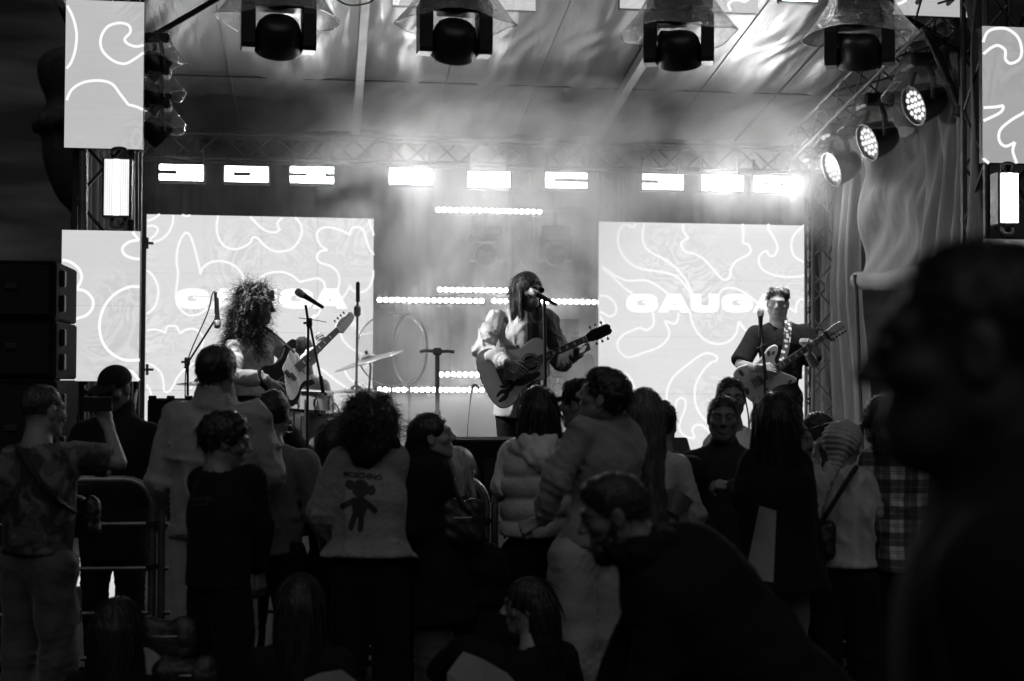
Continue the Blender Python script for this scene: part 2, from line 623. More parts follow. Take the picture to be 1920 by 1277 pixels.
def cur_b(u, w):           # rear panel hanging to the floor, gathered
    y = 12.0 + 1.7 * u
    gather = .55 + .45 * abs(w - .45) * 1.9
    y = 12.05 + 1.65 * (u * gather + (1 - gather) * .25)
    z = .75 + (roof_z(y) - .12 - .75) * w
    return (XC + .03 + .05 * math.sin(u * 34 + w * 2) * (1.2 - w * .4) + .05 * math.sin(w * 7 + u * 3), y, z)
cloth('hanging_panel', cur_b, 120, 60, mt_c, '', '', parent=pc)
MB().tube([(XC - .02, 9.9, ZR + .02), (XC + .01, 10.8, ZR - .05), (XC, 11.6, ZR - .03), (XC - .02, 12.12, ZR + .01)], [.085, .09, .085, .08], 14).build('rolled_hem', mat('hem_cloth', .14, .8, 0, .4, 14), pc, smooth=50)
for y in (10.6, 12.0):
    MB().tube([(XC - .1, y, ZR + .05), (XC - .09, y - .01, ZR - .1), (XC - .05, y - .03, 1.2), (XC - .03, y - .04, .7)], .018, 6).build('tie_strap', M_DARK, pc)
# stair rail behind the right side
def handrail(px0, px1, Y, label):
    t = thing('handrail', PY(px0, 850, Y), label, 'handrail')
    pts = [PY(px0, 852, Y), PY(px0, 770, Y), PY(px0 + 4, 745, Y), PY(px0 + 18, 735, Y), PY(px0 + 34, 740, Y), PY(px1, 800, Y)]
    MB().tube(cat_rom(pts, 5), .022, 10).build('tube', M_STEEL, t, smooth=40)
    MB().tube([PY(px0 + 34, 740, Y) + V(0, .0, 0), PY(px0 + 36, 852, Y)], .018, 8).build('post', M_STEEL, t)
handrail(1537, 1600, 13.5, 'tubular stair handrail behind the tower next to the electric guitarist')
handrail(1598, 1680, 13.3, 'tubular stair handrail beneath the rolled hem of the pale curtain')

# ---------------------------------------------------------------- LED screens
def led_mat(name, base, seed):
    mt, t = new_mat(name)
    g = N_(t, 'ShaderNodeNewGeometry')
    mp_ = N_(t, 'ShaderNodeMapping')
    mp_.inputs['Location'].default_value = (seed, seed * .7, seed * 1.3)
    n1 = N_(t, 'ShaderNodeTexNoise', i_Scale=1.7, i_Detail=3., i_Distortion=2.6)
    w1 = N_(t, 'ShaderNodeMath', operation='MULTIPLY')
    w1.inputs[1].default_value = 46.
    w2 = N_(t, 'ShaderNodeMath', operation='SINE')
    n2 = N_(t, 'ShaderNodeTexNoise', i_Scale=1.1, i_Detail=2.)
    a1 = N_(t, 'ShaderNodeMapRange')
    a1.inputs['From Min'].default_value = -1
    a1.inputs['From Max'].default_value = 1
    a1.inputs['To Min'].default_value = -.15 * base
    a1.inputs['To Max'].default_value = .05 * base
    m2 = N_(t, 'ShaderNodeMapRange')
    m2.inputs['From Min'].default_value = .45
    m2.inputs['From Max'].default_value = .62
    mm = N_(t, 'ShaderNodeMath', operation='MULTIPLY')
    # large soft tone patches and the fine horizontal pixel rows
    a2 = N_(t, 'ShaderNodeMapRange')
    a2.inputs['To Min'].default_value = base * .86
    a2.inputs['To Max'].default_value = base * 1.12
    st = N_(t, 'ShaderNodeMapping')
    st.inputs['Scale'].default_value = (1.2, 1, 55)
    n3 = N_(t, 'ShaderNodeTexNoise', i_Scale=1.6, i_Detail=3.)
    a3 = N_(t, 'ShaderNodeMapRange')
    a3.inputs['To Min'].default_value = -.06 * base
    a3.inputs['To Max'].default_value = .06 * base
    s1 = N_(t, 'ShaderNodeMath', operation='ADD')
    s2 = N_(t, 'ShaderNodeMath', operation='ADD')
    e = N_(t, 'ShaderNodeEmission')
    o = N_(t, 'ShaderNodeOutputMaterial')
    l = t.links.new
    l(g.outputs['Position'], mp_.inputs[0])
    l(mp_.outputs[0], n1.inputs['Vector'])
    l(mp_.outputs[0], n2.inputs['Vector'])
    l(n1.outputs['Fac'], w1.inputs[0])
    l(w1.outputs[0], w2.inputs[0])
    l(w2.outputs[0], a1.inputs['Value'])
    l(n2.outputs['Fac'], m2.inputs['Value'])
    l(a1.outputs[0], mm.inputs[0])
    l(m2.outputs[0], mm.inputs[1])
    l(n2.outputs['Fac'], a2.inputs['Value'])
    l(mp_.outputs[0], st.inputs[0])
    l(st.outputs[0], n3.inputs['Vector'])
    l(n3.outputs['Fac'], a3.inputs['Value'])
    l(a2.outputs[0], s1.inputs[0])
    l(mm.outputs[0], s1.inputs[1])
    l(s1.outputs[0], s2.inputs[0])
    l(a3.outputs[0], s2.inputs[1])
    l(s2.outputs[0], e.inputs[0])
    l(e.outputs[0], o.inputs[0])
    return mt
M_LINE = emit('screen_line_glow', 1., 1.0)
M_TEXT = emit('screen_text_glow', 1., 1.15)
def ribbon(pts, Y, wpx, rect=None):
    c = cat_rom(pts, 7)
    if rect is not None:
        c[:, 0] = np.clip(c[:, 0], rect[0], rect[2])
        c[:, 1] = np.clip(c[:, 1], rect[1], rect[3])
    d = np.gradient(c, axis=0)
    d /= np.linalg.norm(d, axis=1, keepdims=True) + 1e-9
    n = np.stack([-d[:, 1], d[:, 0]], 1) * wpx / 2
    v = [PY(*q, Y) for q in c + n] + [PY(*q, Y) for q in c - n]
    k = len(c)
    # front face only, 3 mm proud of the panels
    return v, [(i, i + 1, k + i + 1, k + i) for i in range(k - 1)]
def zoomed(pl, x0, y0, s):
    return [(x0 + a / s, y0 + b / s) for a, b in pl]
SCREENS = {}
def led_screen(rect, Y, nx, nz, base, seed, label, lines=(), wpx=4.5, group=None, frame=.05):
    """rect: left, top, right, bottom as seen; top/bottom taken at the middle"""
    xm = (rect[0] + rect[2]) / 2
    xa, xb_ = PY(rect[0], rect[1], Y)[0], PY(rect[2], rect[1], Y)[0]
    zt, zb_ = PY(xm, rect[1], Y)[2], PY(xm, rect[3], Y)[2]
    t = thing('led_screen', ((xa + xb_) / 2, Y, zb_), label, 'led screen', group)
    mt = led_mat('led_face_%d' % seed, base, seed * 3.7)
    w, h = (xb_ - xa) / nx, (zt - zb_) / nz
    for i in range(nx):
        for j in range(nz):
            c = V(xa + w * (i + .5), Y + .003, zb_ + h * (j + .5))
            v = [c + V(sx * (w / 2 - .0008), 0, sz * (h / 2 - .0008)) for sx, sz in ((-1, -1), (1, -1), (1, 1), (-1, 1))]
            v += [p + V(0, .012, 0) for p in v]
            MB().add(v, [(0, 1, 2, 3), (7, 6, 5, 4), (0, 4, 5, 1), (1, 5, 6, 2), (2, 6, 7, 3), (3, 7, 4, 0)]).build('led_panel', mt, t)
    MB().box(((xa + xb_) / 2, Y + .0175 + frame / 2, (zt + zb_) / 2), (xb_ - xa, frame, zt - zb_)).build('cabinet', M_DARK, t)
    for ln in lines:
        v, f = ribbon(ln, Y - .001, wpx, (rect[0] + 1, min(PYpx(xa, zt, Y)[1], PYpx(xb_, zt, Y)[1]), rect[2] - 1, 2000))
        MB().add(v, f).build('light_line', M_LINE, t)
    return t, (xa, xb_, zb_, zt)
def proj(p):
    v = np.asarray(p, float) - CAM
    d = v @ _f
    return CX + FPX * (v @ _r) / d, CY - FPX * (v @ _u) / d
def PYpx(x, z, Y): return proj((x, Y, z))

zL = lambda pl: zoomed(pl, 270, 395, 4.3636)
zM = lambda pl: zoomed(pl, 270, 590, 4.3636)
zR = lambda pl: zoomed(pl, 1115, 410, 4.683)
zQ = lambda pl: zoomed(pl, 1115, 600, 4.683)
left_lines = [zL(p) for p in (
    [(25, 85), (80, 65), (130, 28)],
    [(25, 130), (70, 122), (110, 145), (100, 190), (60, 225), (50, 255)],
    [(50, 265), (140, 235), (200, 180), (235, 100), (240, 35)],
    [(310, 35), (345, 45), (380, 38)],
    [(608, 40), (595, 130), (610, 220), (660, 290), (740, 316), (820, 295), (875, 255), (890, 220), (930, 225), (980, 280), (1050, 325), (1120, 335), (1210, 310), (1270, 240), (1292, 160), (1270, 90), (1235, 58)],
    [(870, 48), (910, 95), (980, 155), (1060, 178), (1108, 155), (1090, 105), (1130, 58)],
    [(520, 790), (480, 830), (420, 855), (350, 850), (285, 790), (262, 720), (265, 640), (278, 520), (268, 430), (272, 330), (300, 235), (345, 180), (385, 220), (420, 330), (450, 450), (462, 520)],
    [(462, 520), (480, 470), (540, 425), (620, 412), (700, 430), (770, 475), (810, 540), (805, 620), (785, 700)],
    [(890, 620), (920, 570), (1000, 520), (1110, 500), (1200, 525), (1255, 565), (1275, 585)],
    [(1275, 585), (1350, 565), (1420, 555), (1470, 585), (1485, 650)],
    [(1885, 365), (1840, 300), (1810, 200), (1780, 145), (1720, 135), (1690, 165), (1685, 200)],
    [(1685, 200), (1620, 165), (1520, 137), (1450, 145), (1415, 190), (1430, 260), (1470, 305), (1505, 322)],
    [(1505, 322), (1440, 335), (1415, 380), (1440, 425), (1520, 450), (1580, 500), (1600, 570), (1585, 650)],
    [(1840, 70), (1860, 140), (1882, 205)],
    [(1875, 485), (1870, 560), (1830, 640), (1760, 668), (1700, 645), (1690, 610)],
    [(1690, 610), (1650, 680), (1620, 715)],
    [(20, 485), (70, 530), (110, 610), (115, 700), (85, 790), (20, 848)],
    [(1445, 810), (1420, 850), (1370, 890)],
    [(610, 860), (660, 882), (700, 875)],
    [(1690, 855), (1715, 890), (1700, 950)])]
left_lines += [zM(p) for p in (
    [(10, 135), (70, 122), (130, 130), (175, 150)], [(175, 150), (190, 98), (240, 92), (268, 100), (295, 155)],
    [(295, 155), (340, 125), (400, 115), (450, 140), (485, 190), (480, 240), (465, 285)], [(465, 285), (500, 295), (560, 300)],
    [(10, 395), (80, 420), (140, 480), (160, 560), (165, 620), (195, 632), (230, 600), (270, 520), (330, 450), (390, 405), (440, 400)],
    [(8, 570), (45, 610), (60, 680), (60, 760)],
    [(380, 610), (410, 545), (460, 510)], [(465, 700), (467, 610)],
    [(1610, 110), (1620, 190), (1690, 270), (1790, 325)],
    [(1690, 0), (1720, 60), (1740, 120), (1800, 160), (1875, 140)],
    [(1445, 440), (1560, 530), (1670, 610)], [(1640, 455), (1680, 520), (1760, 575), (1870, 600)],
    [(1840, 375), (1825, 420), (1790, 440)], [(1400, 0), (1350, 60), (1330, 200)])]
right_lines = [zR(p) for p in (
    [(265, 47), (225, 90), (203, 170), (215, 250), (260, 340), (340, 410), (430, 445), (540, 460), (640, 480), (730, 515), (790, 580), (830, 640), (845, 690)],
    [(280, 46), (320, 70), (352, 65), (355, 44)],
    [(435, 44), (420, 150), (440, 240), (500, 300), (600, 350), (700, 420), (780, 510), (830, 590), (862, 660)],
    [(775, 44), (780, 110), (825, 170)],
    [(825, 170), (770, 200), (762, 240), (800, 290), (880, 310), (950, 350), (1020, 420), (1080, 490), (1120, 530), (1165, 535), (1190, 500), (1195, 450), (1230, 385), (1290, 345), (1350, 315), (1370, 280), (1350, 230), (1300, 212)],
    [(1300, 212), (1305, 120), (1298, 45)],
    [(1525, 45), (1530, 100), (1575, 170), (1605, 250), (1580, 320), (1535, 325), (1510, 280)],
    [(1510, 280), (1460, 310), (1440, 370), (1470, 440), (1560, 490), (1680, 512), (1790, 508), (1875, 485)],
    [(1850, 50), (1780, 110), (1735, 180), (1730, 270), (1770, 345), (1875, 395)],
    [(335, 660), (250, 600), (160, 510), (65, 430)], [(65, 422), (140, 475), (240, 530), (330, 545), (430, 540), (520, 570), (600, 625), (655, 670)],
    [(42, 675), (100, 680), (160, 720), (190, 780), (175, 840), (130, 858), (90, 840), (60, 822), (42, 825)],
    [(45, 855), (70, 900), (92, 945)],
    [(1090, 660), (1130, 620), (1200, 608), (1290, 635), (1360, 685), (1430, 740)],
    [(1875, 725), (1820, 705), (1775, 745), (1770, 825)], [(1770, 825), (1700, 775), (1680, 760)],
    [(510, 820), (520, 900), (505, 950), (450, 978), (400, 960), (320, 985), (240, 1030), (200, 1090), (210, 1150), (260, 1205), (320, 1215), (420, 1180), (560, 1130), (630, 1070), (655, 1010), (640, 950), (615, 910)],
    [(615, 910), (630, 900), (690, 922), (725, 900), (738, 830)],
    [(840, 820), (850, 890), (890, 980), (950, 1050), (1020, 1090), (1100, 1100), (1180, 1075), (1240, 1010), (1265, 900)], [(1265, 900), (1300, 950), (1330, 985)])]
right_lines += [zQ(p) for p in (
    [(1070, 360), (1070, 320), (1000, 292), (930, 310), (820, 390), (700, 490), (645, 590), (632, 690), (650, 755), (690, 772), (712, 760), (720, 710), (765, 685), (800, 720), (790, 790), (755, 880), (745, 950), (780, 1010), (840, 1035), (880, 1035)],
    [(880, 1035), (858, 970), (880, 930), (930, 920), (990, 960), (1030, 1010)],
    [(1070, 360), (1020, 375), (950, 450), (890, 560), (878, 650), (890, 750), (930, 830), (990, 900), (1060, 960)],
    [(210, 480), (280, 475), (325, 530), (350, 600)],
    [(1225, 495), (1290, 475), (1330, 500)], [(1820, 465), (1875, 455)], [(1785, 690), (1875, 690)], [(1875, 790), (1820, 780), (1860, 830)])]
scrL, rL = led_screen((275, 405.5, 701, 842), YS, 4, 4, .76, 1, 'large square led screen with GAUGA lettering behind the bassist and drum kit', left_lines)
scrR, rR = led_screen((1123, 419, 1515.5, 846), YS, 4, 4, .80, 2, 'large square led screen with GAUGA lettering behind the electric guitarist', right_lines)
zU = lambda pl: zoomed(pl, 0, 0, 2.66)
zD = lambda pl: zoomed(pl, 0, 400, 3.548)
zV = lambda pl: zoomed(pl, 1780, 40, 3.04)
led_screen((123.5, 1, 270.5, 278), YT, 1, 2, .54, 3, 'small upright led screen hung high on the tower beside the dusk sky', [zU(p) for p in (
    [(335, 28), (365, 90), (382, 170), (375, 250), (355, 310), (332, 342)],
    [(716, 225), (680, 232), (640, 220), (622, 195), (650, 160), (640, 125), (590, 115), (535, 135), (503, 190), (510, 250), (560, 300), (620, 318), (670, 295), (716, 262)],
    [(332, 500), (360, 445), (420, 410), (500, 402), (560, 420), (600, 470), (640, 522)], [(640, 522), (680, 532), (714, 548)])], 5.2)
led_screen((116, 432, 263, 715), YT, 1, 2, .68, 4, 'small upright led screen beneath the lit upright strobe beside the black loudspeakers', [zD(p) for p in (
    [(880, 122), (925, 178)], [(925, 178), (860, 190), (815, 230), (830, 275), (880, 298), (932, 305)],
    [(414, 310), (470, 325), (525, 370), (543, 430), (510, 505)], [(510, 505), (570, 520), (615, 570), (615, 630), (570, 680), (490, 710), (415, 778)],
    [(932, 490), (860, 490), (760, 540), (690, 630), (662, 740), (680, 850), (740, 930), (830, 975), (932, 975)],
    [(840, 1045), (880, 1055), (925, 1112)])], 5.6)
led_screen((1843, 51, 1988, 306), YT, 1, 2, .40, 5, 'small upright led screen above the blazing strobe at the draped curtain tower', [zV(p) for p in (
    [(192, 120), (215, 65), (260, 42), (330, 44), (390, 90), (412, 160), (400, 215), (350, 240), (320, 215), (318, 165), (280, 138), (240, 150), (192, 188)],
    [(192, 492), (260, 488), (310, 480)], [(310, 480), (290, 520), (192, 568)],
    [(470, 490), (426, 520), (350, 565), (290, 620), (285, 680), (320, 712), (375, 690)], [(375, 690), (362, 740), (385, 810)], [(192, 780), (226, 810)])], 5.6)
led_screen((1845, 449, 1990, 730), YT, 1, 2, .5, 6, 'small upright led screen below the blazing strobe at the draped curtain tower', [[(1886, 452), (1898, 462), (1908, 485), (1902, 520)]], 5.6)
for k, (a, b, c, lines, sx) in enumerate((
        (738, 1005, 14.5, [[(65, 0), (60, 58)], [(125, -30), (98, 66)], [(340, 70), (390, 42), (460, 70)], [(810, 85), (900, 25), (1040, 0), (1170, 20), (1250, 100)]], 730),
        (1163, 1422, 19.5, [[(850, -60), (870, 40), (890, 80), (935, 115), (965, 95), (950, -40)], [(1510, 140), (1480, 60), (1520, 15), (1600, 0), (1690, 22), (1740, -10)]], 1150),
        (1573, 1826, 27.5, [[(240, -20), (290, 80), (360, 130), (430, 138), (520, 110), (680, -20)], [(740, -10), (800, 40), (860, 48), (960, 0)]], 1560))):
    led_screen((a, c - 134, b, c), YH, 2, 1, (.6, .62, .5)[k], 7 + k,
               ('wide led screen on the header nearest the roof purlin', 'wide led screen on the header between two others', 'wide led screen on the header nearest the draped curtain')[k],
               [zoomed(p, sx, 0, 6.857) for p in lines], 5.6)
led_screen((120, 1046, 268, 1143), 8.56, 1, 1, .75, 11, 'low lit led panel at the stage front seen between dark legs')

# lettering on the two large screens, heavy extended capitals
def letter_G(w, h, x, y):
    def sup(cx, cy, a, b, p, n=40):
        return [(cx + a * abs(math.cos(t)) ** (2 / p) * math.copysign(1, math.cos(t)), cy + b * abs(math.sin(t)) ** (2 / p) * math.copysign(1, math.sin(t))) for t in np.linspace(0, 2 * math.pi, n, endpoint=False)]
    o = sup(x + w / 2, y + h / 2, w / 2, h / 2, 2.9)
    cut = [(x + w * .40, y + h * .36), (x + w * .60, y + h * .36), (x + w * .60, y + h * .46), (x + w * 1.02, y + h * .46), (x + w * 1.02, y + h * .53), (x + w * .70, y + h * .53), (x + w * .62, y + h * .64), (x + w * .40, y + h * .64), (x + w * .34, y + h * .58), (x + w * .34, y + h * .42)]
    # outer ring opened by a thin slot above the bar
    o2 = [p for p in o if not (p[0] > x + w * .9 and y + h * .58 < p[1] < y + h * .66)]
    st = min((i for i in range(len(o2)) if o2[i][0] > x + w / 2 and o2[i][1] >= y + h * .645), key=lambda i: o2[i][1])
    o2 = o2[st:] + o2[:st]
    F = lambda a, b: (x + w * a, y + h * b)
    return [o2 + [F(.985, .595), F(.50, .595), F(.50, .50), F(.61, .50), F(.61, .37), F(.40, .37), F(.34, .43), F(.34, .59), F(.40, .655), F(.60, .655), F(.64, .645), F(.982, .645)]]
def letter_A(w, h, x, y):
    o = [(x, y), (x + w * .30, y), (x + w * .34, y + h * .14), (x + w * .66, y + h * .14), (x + w * .70, y), (x + w, y), (x + w * .70, y + h), (x + w * .30, y + h)]
    return [o, [(x + w * .44, y + h * .38), (x + w * .56, y + h * .38), (x + w * .5, y + h * .55)]]
def letter_U(w, h, x, y):
    return [[(x, y + h), (x, y + h * .35), (x + w * .04, y + h * .15), (x + w * .14, y + h * .03), (x + w * .28, y), (x + w * .72, y), (x + w * .86, y + h * .03), (x + w * .96, y + h * .15), (x + w, y + h * .35), (x + w, y + h),
             (x + w * .63, y + h), (x + w * .63, y + h * .46), (x + w * .58, y + h * .38), (x + w * .42, y + h * .38), (x + w * .37, y + h * .46), (x + w * .37, y + h)]]
def flat_polys(polys):
    """fill outlines with holes through a 2-D curve"""
    cu = bpy.data.curves.new('tmp', 'CURVE')
    cu.dimensions = '2D'
    cu.fill_mode = 'BOTH'
    for pl in polys:
        sp = cu.splines.new('POLY')
        sp.points.add(len(pl) - 1)
        for q, (a, b) in zip(sp.points, pl): q.co = (a, b, 0, 1)
        sp.use_cyclic_u = True
    ob = bpy.data.objects.new('tmp', cu)
    COL.objects.link(ob)
    me = ob.to_mesh()
    v = np.array([tuple(q.co) for q in me.vertices])
    f = [tuple(p.vertices) for p in me.polygons]
    ob.to_mesh_clear()
    bpy.data.objects.remove(ob)
    bpy.data.curves.remove(cu)
    return v, f
def lettering(t, spans, ztop, zbot, Y):
    for ch, (a, b) in zip('GAUGA', spans):
        xa, xb_ = PY(a, ztop, Y)[0], PY(b, ztop, Y)[0]
        mid = (a + b) / 2
        z1, z0 = PY(mid, ztop, Y)[2], PY(mid, zbot, Y)[2]
        pl = {'G': letter_G, 'A': letter_A, 'U': letter_U}[ch](xb_ - xa, z1 - z0, xa, z0)
        v, f = flat_polys(pl)
        v = np.stack([v[:, 0], np.full(len(v), Y), v[:, 1]], 1)
        o = MB().add(v, f).build('letter', M_TEXT, t)
        o['label'] = 'glowing white letter ' + ch
lettering(scrL, [(270 + a / 4.3636, 270 + b / 4.3636) for a, b in ((265, 537), (538, 825), (828, 1092), (1108, 1386), (1380, 1668))], 541, 579, YS - .003)
lettering(scrR, [(1115 + a / 4.683, 1115 + b / 4.683) for a, b in ((278, 556), (555, 845), (842, 1095), (1114, 1390), (1388, 1680))], 551, 586, YS - .003)
for py in (456, 693):
    b = MB().box(PY(277, py, YS - .04), (.10, .03, .022)).box(PY(276, py, YS - .04), (.022, .035, .10))
    b.build('corner_clamp', M_DARK, scrL)

# ---------------------------------------------------------------- strobes, pixel bars, moving heads, washes
def strobe(px, py, Y, w, h, label, power, group, vertical=False, seed=0):
    c = PY(px, py, Y)
    t = thing('strobe_light', c - V(0, 0, h / 2 + .02), label, 'strobe light', group)
    MB().box(c + V(0, .075, 0), (w + .03, .13, h + .03), bevel=.008).build('housing', M_BLACK, t)
    key = 'strobe_face_%g' % power
    if key not in MATS:
        mt, tt = new_mat(key)
        g = N_(tt, 'ShaderNodeTexCoord')
        br = N_(tt, 'ShaderNodeTexBrick')
        br.offset = 0
        br.inputs['Scale'].default_value = 1
        br.inputs['Mortar Size'].default_value = .0018
        br.inputs['Brick Width'].default_value = .014
        br.inputs['Row Height'].default_value = .014
        br.inputs['Color1'].default_value = grey(1)
        br.inputs['Color2'].default_value = grey(.95)
        br.inputs['Mortar'].default_value = grey(.45)
        mp_ = N_(tt, 'ShaderNodeMapping')
        mp_.inputs['Rotation'].default_value = (R_(90), 0, 0)
        e = N_(tt, 'ShaderNodeEmission')
        e.inputs[1].default_value = power
        o = N_(tt, 'ShaderNodeOutputMaterial')
        tt.links.new(g.outputs['Object'], mp_.inputs[0])
        tt.links.new(mp_.outputs[0], br.inputs['Vector'])
        tt.links.new(br.outputs[0], e.inputs[0])
        tt.links.new(e.outputs[0], o.inputs[0])
        MATS[key] = mt
    if vertical:
        for sx in (-1, 1):
            MB().box(c + V(sx * w * .31, 0, 0), (w * .36, .016, h)).build('led_plate', MATS[key], t)
        for k in range(3):
            MB().box(c + V(0, -.004, h * (.335 - .335 * k)), (w * .22, .02, h * .32)).build('flash_tube', emit('tube_%g' % power, 1, power * 4), t)
    else:
        for sz in (-1, 1):
            MB().box(c + V(0, 0, sz * h * .32), (w, .016, h * .36)).build('led_plate', MATS[key], t)
        r = random.Random(seed)
        k = 5
        for i in range(k):
            on = r.random() < .7
            MB().box(c + V(w * ((i + .5) / k - .5), -.004, 0), (w / k * .98, .02, h * .24)).build('flash_tube', emit('tube_%g' % power, 1, power * 2.5) if on else M_ALU, t)
    # bracket
    if vertical:
        for s_ in (-1, 1):
            MB().tube(cat_rom([c + V(-w * .2, .06, s_ * (h / 2 + .015)), c + V(-w * .2, .04, s_ * (h / 2 + .07)), c + V(w * .3, .03, s_ * (h / 2 + .07)), c + V(w * .32, .05, s_ * (h / 2 + .015))], 4), .012, 8).build('bracket', M_BLACK, t, smooth=40)
    else:
        for s_ in (-1, 1):
            MB().box(c + V(s_ * w * .46, .09, h / 2 + .09), (.02, .03, .16)).build('bracket', M_BLACK, t)
    return t
SP = [(340, 323.5), (462, 326.5), (585, 328), (770, 331), (917, 336.5), (1062, 338), (1243, 341), (1355, 343), (1452, 345)]
POW = [18, 12, 90, 60, 30, 18, 15, 60, 95]
NM = ['at the end by the side curtain', 'second from the side curtain', 'left of the gap over the drums, glaring', 'over the drum kit, with a dark tube half', 'above the singer and the top pixel bar',
      'right above the hazy moving heads', 'over the electric guitarist screen edge', 'beside the glaring end strobe', 'glaring at the end above the electric guitarist']
for i, (a, b) in enumerate(SP):
    strobe(a, b, YB - .2, .375, .135, 'lit white strobe on the rear truss ' + NM[i], POW[i], 'rear strobes', seed=i)
strobe(218.5, 351, YT - .12, .155, .36, 'lit upright strobe between the two small screens by the dusk sky', 1.3, 'tower strobes', True)
strobe(1893, 371, YT - .12, .125, .345, 'blazing upright strobe on the tower beside the draped curtain', 6., 'tower strobes', True)

M_LENS = emit('pixel_lens', 1, 42.)
M_LENS_OFF = mat('pixel_lens_off', .2, .2)
def pixel_bar(px0, py0, n, Y, label, lit=True, mask=None):
    a, b = PY(px0, py0, Y), PY(px0 + 190, py0 + 1.2, Y)
    sp = .0565
    t = thing('pixel_bar', a - V(.03, 0, .05), label, 'light bar', 'pixel bars between the screens')
    c = a + V(sp * (n - 1) / 2, 0, 0)
    MB().box(c + V(0, .045, 0), (sp * n + .02, .08, .075), bevel=.006).build('housing', M_BLACK, t)
    prof = [(.0215, 0), (.0205, .008), (.015, .013), (0, .015)]
    M_ = basis((0, -1, 0))
    src = None
    for i in range(n):
        p = a + V(sp * i, .006, 0)
        if src is None:
            src = MB().lathe(prof, p, M_, 14).build('lens', M_LENS if lit else M_LENS_OFF, t)
            p0 = p
        else:
            share(src, 'lens', t, p - p0)
    for s_ in (.2, .8):
        MB().box(a + V(sp * n * s_, .1, -.0), (.04, .05, .09)).build('bracket', M_BLACK, t)
pixel_bar(822, 393, 18, 13.3, 'lit pixel bar highest between the screens')
pixel_bar(825, 543, 18, 13.3, 'lit pixel bar just above the long row behind the singer')
pixel_bar(712, 562, 18, 13.35, 'lit pixel bar next to the drum side screen at the singer mouth height')
pixel_bar(926.5, 564, 18, 13.35, 'lit pixel bar behind the singer head reaching the guitarist screen')
pixel_bar(828, 702, 14, 13.3, 'short lit pixel bar just above the lowest row behind the guitar body')
pixel_bar(712, 730.5, 18, 13.35, 'lit pixel bar lowest beside the cymbals')
pixel_bar(1021, 395, 7, 13.5, 'unlit pixel bar stub next to the highest lit bar', lit=False)

mt_p, nt = new_mat('clear_plastic_film')
tr = N_(nt, 'ShaderNodeBsdfTransparent')
tr.inputs[0].default_value = grey(.93)
gl = N_(nt, 'ShaderNodeBsdfGlossy')
gl.inputs['Roughness'].default_value = .12
gl.inputs[0].default_value = grey(.9)
lw = N_(nt, 'ShaderNodeLayerWeight')
lw.inputs[0].default_value = .38
nz = N_(nt, 'ShaderNodeTexNoise', i_Scale=26., i_Detail=4., i_Distortion=2.)
tcn = N_(nt, 'ShaderNodeTexCoord')
bp = N_(nt, 'ShaderNodeBump', i_Strength=1., i_Distance=.03)
mx = N_(nt, 'ShaderNodeMixShader')
oo = N_(nt, 'ShaderNodeOutputMaterial')
nt.links.new(tcn.outputs['Object'], nz.inputs['Vector'])
nt.links.new(nz.outputs['Fac'], bp.inputs['Height'])
nt.links.new(bp.outputs[0], gl.inputs['Normal'])
nt.links.new(lw.outputs['Facing'], mx.inputs[0])
nt.links.new(tr.outputs[0], mx.inputs[1])
nt.links.new(gl.outputs[0], mx.inputs[2])
nt.links.new(mx.outputs[0], oo.inputs[0])
M_FILM = mt_p
def film_cone(c, r0, r1, h, M=None, seed=0, n=40, k=9, sx=1.):
    r = random.Random(seed)
    ph = [r.uniform(0, 6.28) for _ in range(4)]
    v = []
    for j in range(k + 1):
        u = j / k
        for i in range(n):
            w = 2 * math.pi * i / n
            rad = (r0 + (r1 - r0) * u ** 1.5) * (1 + .05 * math.sin(5 * w + ph[0] + u * 3) + .05 * (1 - u) * math.sin(11 * w + ph[1] - u * 5))
            v.append((rad * math.cos(w) * sx, rad * math.sin(w), -h * u + .02 * math.sin(3 * w + ph[2]) * u))
    f = [(j * n + i, j * n + (i + 1) % n, (j + 1) * n + (i + 1) % n, (j + 1) * n + i) for j in range(k) for i in range(n)]
    v = np.array(v)
    if M is not None: v = v @ np.asarray(M).T
    rim = v[k * n:] + np.asarray(c)
    b = MB().add(v + np.asarray(c), f)
    return b, rim
M_MHEAD = mat('fixture_black', .02, .38, 0, .05, 20, var=.3)
M_MLIT = mat('fixture_lit_back', .16, .5, .1)
M_GLASSD = mat('dark_lens', .01, .08)
